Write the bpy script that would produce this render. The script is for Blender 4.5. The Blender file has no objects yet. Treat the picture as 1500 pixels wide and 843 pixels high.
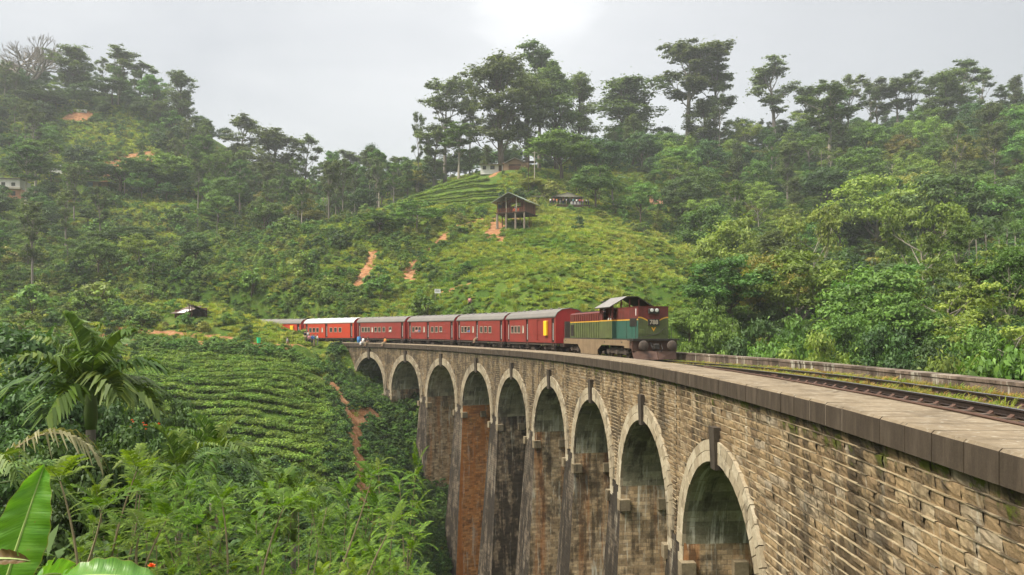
DENOISE = True
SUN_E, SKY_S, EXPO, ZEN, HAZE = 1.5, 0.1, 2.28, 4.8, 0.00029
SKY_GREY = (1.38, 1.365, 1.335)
import bpy, bmesh, math, random
import numpy as np
from mathutils import Vector, Matrix
R = math.radians
random.seed(7)
RNG = np.random.default_rng(11)
SC = bpy.context.scene
COL = SC.collection
F = 1083.0          # focal length in pixels of the 1500 px wide photograph
HZ = 481.5          # row of the horizon

# ------------------------------------------------------------------ helpers
def at(px, d, py):
    """world point seen at photo pixel (px, py) at depth d"""
    return ((px - 750) * d / F, d, (HZ - py) * d / F)

def tag(o, label=None, cat=None, group=None, kind=None):
    if label: o['label'] = label
    if cat: o['category'] = cat
    if group: o['group'] = group
    if kind: o['kind'] = kind
    return o

def empty(name, loc=(0, 0, 0), rz=0.0):
    o = bpy.data.objects.new(name, None)
    o.empty_display_size = 0.2
    o.location = loc
    o.rotation_euler = (0, 0, rz)
    COL.objects.link(o)
    return o

def link(name, me, parent=None):
    o = bpy.data.objects.new(name, me)
    COL.objects.link(o)
    if parent is not None: o.parent = parent
    return o

def copy_tree(o, parent=None):
    c = o.copy()
    COL.objects.link(c)
    if parent is not None: c.parent = parent
    for ch in KIDS.get(o.name, list(o.children)):
        copy_tree(ch, c)
    return c
KIDS = {}

class MB:
    """collects polygons (with uv and material slot) for one mesh"""
    def __init__(s):
        s.v = []; s.f = []; s.uv = []; s.m = []; s.mat = 0; s.hasuv = False
    def face(s, pts, uv=None):
        i = len(s.v)
        s.v.extend([tuple(p) for p in pts])
        s.f.append(tuple(range(i, i + len(pts))))
        s.uv.append(uv)
        if uv: s.hasuv = True
        s.m.append(s.mat)
    def raw(s, verts, faces):
        i = len(s.v)
        s.v.extend([tuple(p) for p in verts])
        for f in faces:
            s.f.append(tuple(k + i for k in f)); s.uv.append(None); s.m.append(s.mat)
    def hexa(s, c):
        """box from 8 corners: 0-3 bottom ring, 4-7 top ring"""
        s.raw(c, [(3, 2, 1, 0), (4, 5, 6, 7), (0, 1, 5, 4), (1, 2, 6, 5), (2, 3, 7, 6), (3, 0, 4, 7)])
    def box(s, x0, x1, y0, y1, z0, z1):
        s.hexa([(x0, y0, z0), (x1, y0, z0), (x1, y1, z0), (x0, y1, z0), (x0, y0, z1), (x1, y0, z1), (x1, y1, z1), (x0, y1, z1)])
    def cbox(s, x0, x1, y0, y1, z0, z1, b=0.02):
        """box with chamfered vertical and top edges"""
        def ring(e, z): return [(x0 + e, y0, z), (x1 - e, y0, z), (x1, y0 + e, z), (x1, y1 - e, z), (x1 - e, y1, z), (x0 + e, y1, z), (x0, y1 - e, z), (x0, y0 + e, z)]
        r0 = ring(b, z0); r1 = ring(b, z1 - b)
        r2 = [(x0 + b * 2, y0 + b, z1), (x1 - b * 2, y0 + b, z1), (x1 - b, y0 + b * 2, z1), (x1 - b, y1 - b * 2, z1), (x1 - b * 2, y1 - b, z1), (x0 + b * 2, y1 - b, z1), (x0 + b, y1 - b * 2, z1), (x0 + b, y0 + b * 2, z1)]
        fs = [tuple(range(7, -1, -1)), tuple(range(16, 24))]
        for k in range(8):
            j = (k + 1) % 8
            fs += [(k, j, 8 + j, 8 + k), (8 + k, 8 + j, 16 + j, 16 + k)]
        s.raw(r0 + r1 + r2, fs)
    def prism(s, poly, axis, a, b):
        """polygon in the plane across `axis`, extruded from a to b"""
        def P(p, q):
            if axis == 0: return (q, p[0], p[1])
            if axis == 1: return (p[0], q, p[1])
            return (p[0], p[1], q)
        n = len(poly)
        vs = [P(p, a) for p in poly] + [P(p, b) for p in poly]
        fs = [tuple(range(n - 1, -1, -1)), tuple(range(n, 2 * n))]
        fs += [(k, (k + 1) % n, n + (k + 1) % n, n + k) for k in range(n)]
        s.raw(vs, fs)
    def tube(s, pts, rad, n=6, caps=True):
        pts = [Vector(p) for p in pts]
        if not hasattr(rad, '__len__'): rad = [rad] * len(pts)
        vs = []; prev = None
        for i, p in enumerate(pts):
            d = (pts[min(i + 1, len(pts) - 1)] - pts[max(i - 1, 0)])
            d = d.normalized() if d.length > 1e-9 else Vector((0, 0, 1))
            if prev is None:
                a = d.cross(Vector((0, 0, 1)) if abs(d.z) < 0.9 else Vector((1, 0, 0))).normalized()
            else:
                a = prev - d * prev.dot(d)
                a = a.normalized() if a.length > 1e-6 else d.orthogonal().normalized()
            prev = a; b = d.cross(a)
            for k in range(n):
                t = 2 * math.pi * k / n
                vs.append(p + (a * math.cos(t) + b * math.sin(t)) * rad[i])
        fs = []
        for i in range(len(pts) - 1):
            for k in range(n):
                j = (k + 1) % n
                fs.append((i * n + k, i * n + j, (i + 1) * n + j, (i + 1) * n + k))
        if caps:
            fs.append(tuple(range(n - 1, -1, -1)))
            fs.append(tuple((len(pts) - 1) * n + k for k in range(n)))
        s.raw(vs, fs)
    def lathe(s, prof, n=16, axis='z', c=(0, 0, 0)):
        vs = []
        for r, h in prof:
            for k in range(n):
                t = 2 * math.pi * k / n
                p = (r * math.cos(t), r * math.sin(t), h)
                if axis == 'x': p = (p[2], p[0], p[1])
                if axis == 'y': p = (p[1], p[2], p[0])
                vs.append((p[0] + c[0], p[1] + c[1], p[2] + c[2]))
        fs = []
        for i in range(len(prof) - 1):
            for k in range(n):
                j = (k + 1) % n
                fs.append((i * n + k, i * n + j, (i + 1) * n + j, (i + 1) * n + k))
        fs.append(tuple(range(n - 1, -1, -1)))
        fs.append(tuple((len(prof) - 1) * n + k for k in range(n)))
        s.raw(vs, fs)
    def mesh(s, name, mats, smooth=False):
        me = bpy.data.meshes.new(name)
        me.from_pydata(s.v, [], s.f)
        for m in (mats if isinstance(mats, (list, tuple)) else [mats]): me.materials.append(m)
        if any(s.m): me.polygons.foreach_set('material_index', s.m)
        if s.hasuv:
            l = me.uv_layers.new(name='UVMap')
            flat = []
            for f, u in zip(s.f, s.uv):
                for k in range(len(f)):
                    flat.extend(u[k] if u else (0.0, 0.0))
            l.data.foreach_set('uv', flat)
        if smooth: me.polygons.foreach_set('use_smooth', [True] * len(me.polygons))
        me.update()
        return me
    def build(s, name, mats, parent=None, smooth=False):
        return link(name, s.mesh(name, mats, smooth), parent)

# ------------------------------------------------------------------ material nodes
class G:
    def __init__(s, t): s.t = t
    def n(s, ty, ins=None, **props):
        nd = s.t.nodes.new(ty)
        for k, v in props.items(): setattr(nd, k, v)
        for k, v in (ins or {}).items():
            sk = nd.inputs[k]
            if isinstance(v, bpy.types.NodeSocket): s.t.links.new(v, sk)
            else: sk.default_value = v
        return nd
    def noise(s, vec, scale, detail=4, rough=0.55, out='Fac', dist=0.0):
        ins = {'Scale': scale, 'Detail': detail, 'Roughness': rough, 'Distortion': dist}
        if vec is not None: ins['Vector'] = vec
        return s.n('ShaderNodeTexNoise', ins).outputs[out]
    def ramp(s, fac, stops, interp='LINEAR'):
        nd = s.n('ShaderNodeValToRGB', {'Fac': fac})
        nd.color_ramp.interpolation = interp
        e = nd.color_ramp.elements
        while len(e) < len(stops): e.new(0.5)
        for k, (p, c) in enumerate(stops):
            e[k].position = p
            e[k].color = (c, c, c, 1) if not hasattr(c, '__len__') else (c[0], c[1], c[2], 1)
        return nd.outputs['Color']
    def mix(s, fac, a, b, blend='MIX'):
        nd = s.n('ShaderNodeMix', data_type='RGBA', blend_type=blend)
        for i, v in ((0, fac), (6, a), (7, b)):
            if isinstance(v, bpy.types.NodeSocket): s.t.links.new(v, nd.inputs[i])
            elif i: nd.inputs[i].default_value = (v[0], v[1], v[2], 1)
            else: nd.inputs[i].default_value = v
        return nd.outputs[2]
    def math(s, op, a, b=0.0, clamp=False):
        nd = s.n('ShaderNodeMath', operation=op, use_clamp=clamp)
        for i, v in ((0, a), (1, b)):
            if isinstance(v, bpy.types.NodeSocket): s.t.links.new(v, nd.inputs[i])
            else: nd.inputs[i].default_value = v
        return nd.outputs[0]
    def mapv(s, vec, scale=(1, 1, 1), loc=(0, 0, 0)):
        return s.n('ShaderNodeMapping', {'Vector': vec, 'Scale': scale, 'Location': loc}).outputs[0]
    def obj(s): return s.n('ShaderNodeTexCoord').outputs['Object']
    def pos(s): return s.n('ShaderNodeNewGeometry').outputs['Position']
    def uv(s): return s.n('ShaderNodeTexCoord').outputs['UV']
    def island(s): return s.n('ShaderNodeNewGeometry').outputs['Random Per Island']
    def rnd(s): return s.n('ShaderNodeObjectInfo').outputs['Random']
    def bump(s, h, strength=0.5, dist=0.02):
        return s.n('ShaderNodeBump', {'Height': h, 'Strength': strength, 'Distance': dist}).outputs[0]

def newmat(name):
    m = bpy.data.materials.new(name)
    m.use_nodes = True
    m.node_tree.nodes.clear()
    return m, G(m.node_tree)

def finish(g, color, rough=0.8, normal=None, metal=0.0, spec=0.3):
    b = g.n('ShaderNodeBsdfPrincipled', {'Roughness': rough, 'Metallic': metal, 'Specular IOR Level': spec})
    if isinstance(color, bpy.types.NodeSocket): g.t.links.new(color, b.inputs['Base Color'])
    else: b.inputs['Base Color'].default_value = (color[0], color[1], color[2], 1)
    if normal is not None: g.t.links.new(normal, b.inputs['Normal'])
    o = g.n('ShaderNodeOutputMaterial')
    g.t.links.new(b.outputs[0], o.inputs[0])

def paint(name, col, rough=0.5, wear=(0.12, 0.09, 0.07), amt=0.35, scale=3.0, metal=0.0, spec=0.4, bump=0.15, vary=0.0):
    """painted / weathered surface: base colour with patchy wear and streaks"""
    m, g = newmat(name)
    p = g.obj()
    n1 = g.noise(p, scale, 6, 0.65)
    n2 = g.noise(g.mapv(p, (scale * 3, scale * 3, scale * 0.35)), 1.0, 4, 0.6)
    f = g.math('MULTIPLY', g.ramp(g.math('ADD', g.math('MULTIPLY', n1, 0.6), g.math('MULTIPLY', n2, 0.4)), [(0.42, 0.0), (0.68, 1.0)]), amt)
    c = g.mix(f, col, wear)
    c = g.mix(g.ramp(g.noise(p, scale * 0.4, 2), [(0.3, 0.0), (0.7, 0.35)]), c, (col[0] * 0.7, col[1] * 0.7, col[2] * 0.7))
    if vary:
        k = g.math('ADD', 1 - vary, g.math('MULTIPLY', g.rnd(), 2 * vary))
        c = g.mix(1.0, c, g.n('ShaderNodeCombineColor', {0: k, 1: k, 2: k}).outputs[0], 'MULTIPLY')
    finish(g, c, rough, g.bump(n1, bump, 0.01) if bump else None, metal, spec)
    return m

def leafmat(name, c1, c2, c3=None, trans=0.3, rough=0.55, vary=0.25, hue=0.02, spec=0.25, patch=None):
    """foliage: every leaf has a tone of its own, every plant a slightly different green"""
    m, g = newmat(name)
    isl = g.island(); rn = g.rnd()
    stops = [(0.0, c1), (0.75, c2), (1.0, c3 or c2)]
    c = g.ramp(isl, stops)
    tone = g.n('ShaderNodeAttribute', attribute_name='tone').outputs['Fac']
    big = g.noise(g.pos(), 0.45, 3, 0.6)
    c = g.mix(g.ramp(big, [(0.35, 0.0), (0.7, 0.45)]), c, c3 or c2)
    if patch:
        pn = g.noise(g.pos(), 0.065, 4, 0.6)
        c = g.mix(g.ramp(pn, [(0.38, 0.7), (0.5, 0.0)]), c, patch[0]); c = g.mix(g.ramp(pn, [(0.52, 0.0), (0.64, 0.65)]), c, patch[1])
    hs = g.n('ShaderNodeHueSaturation', {'Hue': g.math('ADD', 0.5 - hue, g.math('MULTIPLY', rn, 2 * hue)), 'Saturation': 1.0,
             'Value': g.math('MULTIPLY', g.math('ADD', 0.72, g.math('MULTIPLY', tone, 0.56)), g.math('ADD', 1 - vary, g.math('MULTIPLY', g.math('FRACT', g.math('MULTIPLY', rn, 7.31)), 2 * vary))), 'Color': c}).outputs[0]
    b = g.n('ShaderNodeBsdfPrincipled', {'Base Color': hs, 'Roughness': rough, 'Specular IOR Level': spec})
    tr = g.n('ShaderNodeBsdfTranslucent', {'Color': g.mix(1.0, hs, (1.25, 1.3, 0.6), 'MULTIPLY')})
    mx = g.n('ShaderNodeMixShader', {0: trans})
    g.t.links.new(b.outputs[0], mx.inputs[1]); g.t.links.new(tr.outputs[0], mx.inputs[2])
    o = g.n('ShaderNodeOutputMaterial'); g.t.links.new(mx.outputs[0], o.inputs[0])
    return m

# ------------------------------------------------------------------ camera, light, sky
cam = bpy.data.cameras.new('camera')
cam.sensor_width = 36; cam.lens = 36 * F / 1500; cam.shift_y = (HZ - 421.5) / 1500
cam.clip_start = 0.05; cam.clip_end = 6000
co = bpy.data.objects.new('camera', cam); COL.objects.link(co)
co.rotation_euler = (R(90), 0, 0)
SC.camera = co
SUN_EL, SUN_AZ = R(52), R(-112)            # azimuth measured from +Y (view direction) towards +X
sl = bpy.data.lights.new('sun', 'SUN'); sl.energy = SUN_E; sl.angle = R(16); sl.color = (1.0, 0.93, 0.80)
so = bpy.data.objects.new('sun', sl); COL.objects.link(so)
so.rotation_euler = Vector((math.sin(SUN_AZ) * math.cos(SUN_EL), math.cos(SUN_AZ) * math.cos(SUN_EL), math.sin(SUN_EL))).to_track_quat('Z', 'Y').to_euler()
w = bpy.data.worlds.new('World'); SC.world = w; w.use_nodes = True
w.node_tree.nodes.clear(); g = G(w.node_tree)
sky = g.n('ShaderNodeTexSky', sky_type='NISHITA', sun_disc=False, sun_elevation=SUN_EL, sun_rotation=SUN_AZ, altitude=900, air_density=1.4, dust_density=6.0, ozone_density=1.0)
d = g.n('ShaderNodeTexCoord').outputs['Generated']
# overcast layer: pale grey cloud, thinner (brighter) where the sun stands behind it
cl = g.noise(g.mapv(d, (1.6, 1.6, 4.0)), 1.3, 5, 0.55, dist=0.6)
bands = g.noise(g.mapv(d, (2.2, 2.2, 9.0), (3, 1, 0)), 1.0, 3, 0.5, dist=0.8)
gap_el = R(25.5); gap_az = R(2.0)
gapv = (math.sin(gap_az) * math.cos(gap_el), math.cos(gap_az) * math.cos(gap_el), math.sin(gap_el))
dt = g.n('ShaderNodeVectorMath', {0: d, 1: gapv}, operation='DOT_PRODUCT').outputs['Value']
dtn = g.math('ADD', dt, g.math('MULTIPLY', g.math('SUBTRACT', g.noise(g.mapv(d, (3, 3, 5)), 2.2, 5, .55, dist=1.2), 0.5), 0.010))
glow = g.ramp(dtn, [(0.80, 0.0), (0.95, 0.16), (0.990, 0.34), (0.9962, 0.46), (0.9978, 0.95), (1.0, 1.0)])
bw = g.n('ShaderNodeRGBToBW', {'Color': sky.outputs[0]}).outputs[0]
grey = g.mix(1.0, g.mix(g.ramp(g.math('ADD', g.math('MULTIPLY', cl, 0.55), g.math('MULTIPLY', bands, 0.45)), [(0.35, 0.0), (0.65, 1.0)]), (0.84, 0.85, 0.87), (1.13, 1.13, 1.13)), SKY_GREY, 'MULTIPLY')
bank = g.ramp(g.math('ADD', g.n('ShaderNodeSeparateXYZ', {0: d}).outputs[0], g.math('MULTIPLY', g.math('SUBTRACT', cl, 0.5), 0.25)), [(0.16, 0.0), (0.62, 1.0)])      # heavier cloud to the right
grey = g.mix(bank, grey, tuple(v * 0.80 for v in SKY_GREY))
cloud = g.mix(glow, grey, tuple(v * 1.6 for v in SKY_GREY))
up = g.ramp(g.n('ShaderNodeSeparateXYZ', {0: d}).outputs[2], [(0.42, 0.0), (0.95, 1.0)])      # overcast is brightest overhead; boosted further above the frame to light the ground
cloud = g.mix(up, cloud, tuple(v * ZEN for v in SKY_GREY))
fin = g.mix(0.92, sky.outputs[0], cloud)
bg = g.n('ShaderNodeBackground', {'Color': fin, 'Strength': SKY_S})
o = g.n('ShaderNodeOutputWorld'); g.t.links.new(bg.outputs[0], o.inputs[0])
SC.view_settings.view_transform = 'Standard'; SC.view_settings.look = 'None'
SC.view_settings.exposure = EXPO; SC.view_settings.gamma = 1.0
SC.view_settings.use_curve_mapping = False
SC.render.engine = 'CYCLES'
SC.cycles.use_denoising = DENOISE
SC.cycles.sample_clamp_indirect = 4.0; SC.cycles.max_bounces = 6; SC.cycles.diffuse_bounces = 3; SC.cycles.transmission_bounces = 4; SC.cycles.volume_bounces = 1
SC.cycles.transparent_max_bounces = 4

# ------------------------------------------------------------------ the line of the railway (outer edge of the near coping)
S0, S1, DS = -24.0, 240.0, 0.25
_s = np.arange(S0, S1 + DS, DS)
def _curv(s): return np.where(s < 0, 0.0, np.where(s < 112, 0.00435203 + 5.50255e-05 * s, np.where(s < 190, 0.0105, 0.0)))
_th = np.cumsum(_curv(_s)) * DS
_th += -0.0347718 - np.interp(0, _s, _th)
_x = np.cumsum(-np.sin(_th)) * DS; _y = np.cumsum(np.cos(_th)) * DS
_x += 7.55588 - np.interp(0, _s, _x); _y += 10.9107 - np.interp(0, _s, _y)
def ztop(s):
    s = np.clip(s, -30, 125)
    return np.interp(s, [-8, 0, 7, 15.6, 26, 37, 58, 70, 80, 101, 115], [.018, .018, .066, .065, .055, -.01, -.07, -.10, -.036, .07, .12]) - 1.84254 + 0.000260703 * s - 3.59024e-05 * s * s
def B(s, t=0.0, z=0.0):
    """point at length s along the bridge, t metres in from the near coping edge, z above the coping top"""
    a = np.interp(s, _s, _th)
    return (float(np.interp(s, _s, _x) + t * math.cos(a)), float(np.interp(s, _s, _y) + t * math.sin(a)), float(ztop(s) + z))
def heading(s): return float(np.interp(s, _s, _th))
TC = 4.45           # track centre line
DECKW = 7.5
# ------------------------------------------------------------------ terrain
GP = [  # (pixel x, depth, pixel y) of the bare ground
 (210,104,506),(300,106,505),(380,107,505),(440,109,504),(120,100,508),
 (200,113,476),(250,115,472),(330,116,474),(400,117,486),(440,116,493),(300,124,462),(220,124,455),(120,118,468),
 (220,92,545),(350,92,548),(460,94,548),(230,80,600),(350,80,605),(480,82,612),(350,70,668),(480,72,675),(520,70,725),(420,58,760),(250,64,680),
 (545,104,590),(595,97,640),(560,112,575),(640,92,725),(655,86,800),(690,82,930),(720,76,1000),(600,82,740),(570,75,745),
 (480,142,428),(560,137,428),(640,128,428),(700,118,433),(760,111,438),(850,104,440),(930,96,440),(1000,99,445),
 (480,165,378),(560,165,370),(640,160,365),(720,155,365),(800,150,362),(880,142,372),(960,134,383),(1005,124,415),
 (430,185,340),(520,195,328),(600,192,322),(700,180,325),(760,180,322),(752,168.5,331),(737,168,332),(840,186,328),(930,172,343),(975,160,356),
 (560,215,306),(640,215,292),(700,215,283),(760,215,280),(800,212,287),(850,212,290),
 (700,240,258),(750,240,251),(800,240,256),(650,240,272),(600,240,295),(740,275,252),(850,262,262),(920,262,262),
 (1040,112,540),(1055,150,480),(1010,200,360),(950,230,302),(985,232,300),(900,225,300),
 (1100,75,640),(1200,60,720),(1350,55,720),(1480,50,730),(1100,120,520),(1200,110,540),(1350,100,535),(1480,90,530),
 (1100,170,420),(1250,160,425),(1400,150,420),(1490,150,405),(1100,220,335),(1250,210,335),(1400,210,318),(1490,210,295),
 (1050,270,262),(1200,270,250),(1350,265,232),(1490,265,208),(900,305,232),(1000,312,225),(1150,312,215),(1300,312,203),(1450,305,185),(1550,300,170),
 (1000,390,240),(1300,410,235),(700,390,265),(1650,320,170),(1700,200,280),(1700,100,480),
 (20,140,432),(100,140,432),(180,135,440),(30,180,372),(130,180,372),(230,180,362),(300,175,372),(50,230,292),(150,230,287),(250,230,292),(330,225,308),
 (30,270,215),(130,280,202),(230,270,217),(290,272,238),(30,312,132),(130,310,132),(220,307,145),(270,300,188),(310,300,240),(100,420,190),(260,420,240),(-60,300,120),(-60,180,370),(-60,120,470),
 (400,228,356),(480,230,344),(550,240,318),(400,262,335),(480,270,325),(560,275,302),(400,320,282),(500,330,285),(590,320,268),(480,430,290),(350,290,290),(350,215,356),
 (0,30,740),(50,50,660),(100,80,570),(20,95,512),(60,110,488),(0,112,472),(150,95,532),(-100,60,560),(-150,30,600),
]
GW = [(0,0,-1.75),(3,0,-1.95),(-5,0,-1.8),(0,6,-4.6),(-5,8,-4.6),(-10,6,-3.6),(0,12,-8),(-8,16,-8.5),(4,12,-10),(4,20,-14),(-10,26,-11.5),(0,30,-16),(-15,40,-13.5),(0,45,-22),
 (10,30,-26),(12,15,-13),(10,5,-7),(15,60,-31),(-5,60,-24),(8,55,-32),(2,65,-32),(0,-30,2),(20,-20,2),(-30,-10,3),(10,45,-31),(4,75,-31),
 (22,20,-13),(25,40,-18),(27,60,-17),(42,20,-9),(16,80,-26),(6,85,-27),(-4,94,-22),(70,10,0),(60,60,-4),(13,100,-10),(-8,-5,-0.6),
 (400,100,60),(-400,100,70),(0,700,70),(500,600,90),(-500,600,100),(0,-200,20),(350,-150,40),(-350,-150,40),(-300,300,110),(350,300,95),(-150,-40,10)]
gp = np.array([at(*p) for p in GP] + GW)
def _phi(r): return r
_D = np.hypot(gp[:, None, 0] - gp[None, :, 0], gp[:, None, 1] - gp[None, :, 1])
_n = len(gp)
_A = np.zeros((_n + 3, _n + 3)); _A[:_n, :_n] = _phi(_D) - np.eye(_n) * 0.6
_A[:_n, _n] = 1; _A[:_n, _n + 1:] = gp[:, :2]; _A[_n:, :_n] = _A[:_n, _n:].T
_W = np.linalg.solve(_A, np.concatenate([gp[:, 2], np.zeros(3)]))

def vnoise(x, y, seed):
    """smooth value noise, vectorised"""
    def h(i, j):
        n = (i * 374761393 + j * 668265263 + seed * 974711) & 0x7fffffff
        n = ((n ^ (n >> 13)) * 1274126177) & 0x7fffffff
        return ((n ^ (n >> 16)) & 0xffff) / 65535.0
    i = np.floor(x).astype(np.int64); j = np.floor(y).astype(np.int64)
    u = x - i; v = y - j; u = u * u * (3 - 2 * u); v = v * v * (3 - 2 * v)
    return (h(i, j) * (1 - u) + h(i + 1, j) * u) * (1 - v) + (h(i, j + 1) * (1 - u) + h(i + 1, j + 1) * u) * v - 0.5

_cs = np.arange(96, 232, 1.0)
_ctr = np.array([B(s, TC, -0.28) for s in _cs])
def track_blend(x, y, z):
    """cut or fill the ground to carry the track beyond the bridge"""
    x = np.asarray(x, float); y = np.asarray(y, float); z = np.array(z, float)
    m = (np.abs(x + 40) < 130) & (y > 85) & (y < 260)
    idx = np.nonzero(m.ravel())[0]
    xf, yf, zf = x.ravel(), y.ravel(), z.ravel()
    for k0 in range(0, len(idx), 20000):
        ii = idx[k0:k0 + 20000]
        d = np.hypot(xf[ii, None] - _ctr[None, :, 0], yf[ii, None] - _ctr[None, :, 1])
        j = d.argmin(1); dm = d.min(1); s = _cs[j]
        w = np.clip((8.6 - dm) / 4.8, 0, 1) * np.clip((s - 104) / 5.0, 0, 1)
        w = w * w * (3 - 2 * w)
        zf[ii] = zf[ii] * (1 - w) + (_ctr[j, 2] - 0.15) * w
    return zf.reshape(z.shape)

def ground(x, y, rough=True):
    x = np.atleast_1d(np.asarray(x, float)); y = np.atleast_1d(np.asarray(y, float))
    sh = x.shape; xf = x.ravel(); yf = y.ravel(); out = np.empty(len(xf))
    for k in range(0, len(xf), 20000):
        xx = xf[k:k + 20000]; yy = yf[k:k + 20000]
        r = np.hypot(xx[:, None] - gp[None, :, 0], yy[:, None] - gp[None, :, 1])
        out[k:k + 20000] = _phi(r) @ _W[:_n] + _W[_n] + xx * _W[_n + 1] + yy * _W[_n + 2]
    if rough:
        a = np.clip((np.hypot(xf, yf) - 15) / 60, 0, 1)
        out += a * (vnoise(xf / 17, yf / 17, 3) * 2.2 + vnoise(xf / 7, yf / 7, 5) * 1.0 + vnoise(xf / 2.7, yf / 2.7, 9) * 0.45)
    # path along the top of the tea field: a level ledge
    u = np.clip((xf + 62) / 4, 0, 1) * np.clip((-27 - xf) / 3, 0, 1)
    wl = np.clip(1.9 - np.abs(yf - 105.2), 0, 1) * u
    out = out * (1 - wl) + (-2.25) * wl
    out = track_blend(xf, yf, out)
    return out.reshape(sh)
def gz(x, y): return float(ground(x, y)[0])

def grow(a, b, step, g):
    o = [a]; st = step
    while abs(o[-1] - a) < abs(b - a):
        o.append(o[-1] + math.copysign(st, b - a)); st *= g
    return o[1:]
gx = np.array(sorted(grow(-80, -900, 1.6, 1.045) + list(np.arange(-80, 80.1, 1.15)) + grow(80, 900, 1.6, 1.045)))
gy = np.array(sorted(grow(-6, -300, 1.4, 1.12) + list(np.arange(-6, 250, 1.3)) + grow(250, 1300, 1.5, 1.05)))
GX, GY = np.meshgrid(gx, gy)
GZ = np.minimum(ground(GX, GY), 118.0)

def polydist(px, py, line):
    d = np.full(px.shape, 1e9)
    for (x0, y0), (x1, y1) in zip(line[:-1], line[1:]):
        l2 = (x1 - x0) ** 2 + (y1 - y0) ** 2
        t = np.clip(((px - x0) * (x1 - x0) + (py - y0) * (y1 - y0)) / l2, 0, 1)
        d = np.minimum(d, np.hypot(px - x0 - t * (x1 - x0), py - y0 - t * (y1 - y0)))
    return d
def pd(*pts): return [((px - 750) * d / F, d) for px, d in pts]
soil = [  # bare earth: trodden paths and slips   (line, half width)
 (pd((150, 105), (300, 105.2), (440, 106)), 1.7), (pd((150, 109.8), (260, 110), (345, 110.4)), .8),
 (pd((478, 103), (487, 98), (505, 92), (520, 88), (520, 82), (530, 74), (540, 68)), 1.25),
 (pd((520, 91), (545, 97)), 1.2),
 (pd((605, 141), (600, 148), (608, 152), (640, 165), (665, 176), (700, 180)), 0.8), (pd((598, 144), (606, 151)), 1.7), (pd((648, 166), (658, 172)), 1.5),
 (pd((722, 166), (726, 176)), 2.2), (pd((735, 158), (728, 168)), 1.0), (pd((522, 143), (540, 158), (545, 165)), 1.6),
 (pd((690, 181), (760, 182)), 1.2), (pd((640, 130), (690, 126)), 0.6), (pd((585, 205), (610, 205)), 1.4),
 (pd((160, 252), (205, 262)), 7), (pd((105, 288), (125, 290)), 5), (pd((100, 225), (140, 226)), 4), (pd((720, 232), (735, 242)), 1.0),
]
dirt = np.zeros(GX.shape)
for ln, wd in soil:
    dd = polydist(GX, GY, ln) + vnoise(GX / 1.7, GY / 1.7, 31) * wd * 1.1 + vnoise(GX / .8, GY / .8, 32) * .8
    dirt = np.maximum(dirt, np.clip((wd - dd) / 0.6 + 0.5, 0, 1))
_px = 750 + GX * F / np.maximum(GY, 1)
terr = (GY > 205) & (GY < 246) & (_px > 556 + (GY - 206) * 2.1) & (_px < np.where(GY < 226, 735, 716))
dirt = np.where(terr, np.maximum(dirt, .36), dirt)
ny, nx = GX.shape
verts = np.stack([GX.ravel(), GY.ravel(), GZ.ravel()], 1)
ii = np.arange(ny * nx).reshape(ny, nx)
q = np.stack([ii[:-1, :-1], ii[:-1, 1:], ii[1:, 1:], ii[1:, :-1]], -1).reshape(-1, 4)
def npmesh(name, verts, quads, mats, smooth=True):
    me = bpy.data.meshes.new(name)
    k = quads.shape[1]
    me.vertices.add(len(verts)); me.vertices.foreach_set('co', np.asarray(verts, np.float32).ravel())
    me.loops.add(quads.size); me.loops.foreach_set('vertex_index', quads.astype(np.int32).ravel())
    me.polygons.add(len(quads)); me.polygons.foreach_set('loop_start', np.arange(0, quads.size, k, dtype=np.int32))
    if smooth: me.polygons.foreach_set('use_smooth', np.ones(len(quads), bool))
    for m in (mats if isinstance(mats, (list, tuple)) else [mats]): me.materials.append(m)
    me.update(calc_edges=True); me.validate()
    return me
m_ground, g = newmat('ground')
p = g.pos()
n1 = g.noise(p, 0.07, 5, 0.6); n2 = g.noise(p, 0.55, 5, 0.65); n3 = g.noise(p, 4.0, 4, 0.7)
c = g.ramp(g.math('ADD', g.math('MULTIPLY', n1, 0.5), g.math('MULTIPLY', n2, 0.5)), [(0.3, (0.03, 0.058, 0.010)), (0.46, (0.06, 0.11, 0.016)), (0.56, (0.10, 0.14, 0.024)), (0.7, (0.12, 0.13, 0.032))])
c = g.mix(g.ramp(n3, [(0.35, 0.5), (0.6, 0.0)]), c, (0.016, 0.030, 0.008))
dm = g.n('ShaderNodeAttribute', attribute_name='soil').outputs['Fac']
dm = g.ramp(g.math('ADD', dm, g.math('MULTIPLY', g.math('SUBTRACT', g.noise(p, 1.6, 5, 0.7), 0.5), 0.9)), [(0.42, 0.0), (0.62, 1.0)])
earth = g.ramp(g.noise(p, 0.9, 5, 0.65), [(0.3, (0.13, 0.065, 0.03)), (0.5, (0.26, 0.125, 0.058)), (0.72, (0.36, 0.22, 0.125))])
c = g.mix(dm, c, earth)
finish(g, c, 0.95, g.bump(g.math('ADD', n2, g.math('MULTIPLY', n3, 0.6)), 1.0, 0.35), spec=0.05)
me = npmesh('ground', verts, q, m_ground)
at_ = me.attributes.new('soil', 'FLOAT', 'POINT'); at_.data.foreach_set('value', dirt.ravel().astype(np.float32))
tag(link('ground', me), kind='structure')
def soil_at(x, y):
    x = np.asarray(x, float); y = np.asarray(y, float); s = np.zeros(x.shape)
    for ln, wd in soil: s = np.maximum(s, (polydist(x, y, ln) < wd * .62 + 0.2 + vnoise(x / .9, y / .9, 33) * 1.1).astype(float))
    return s > 0.5
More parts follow.
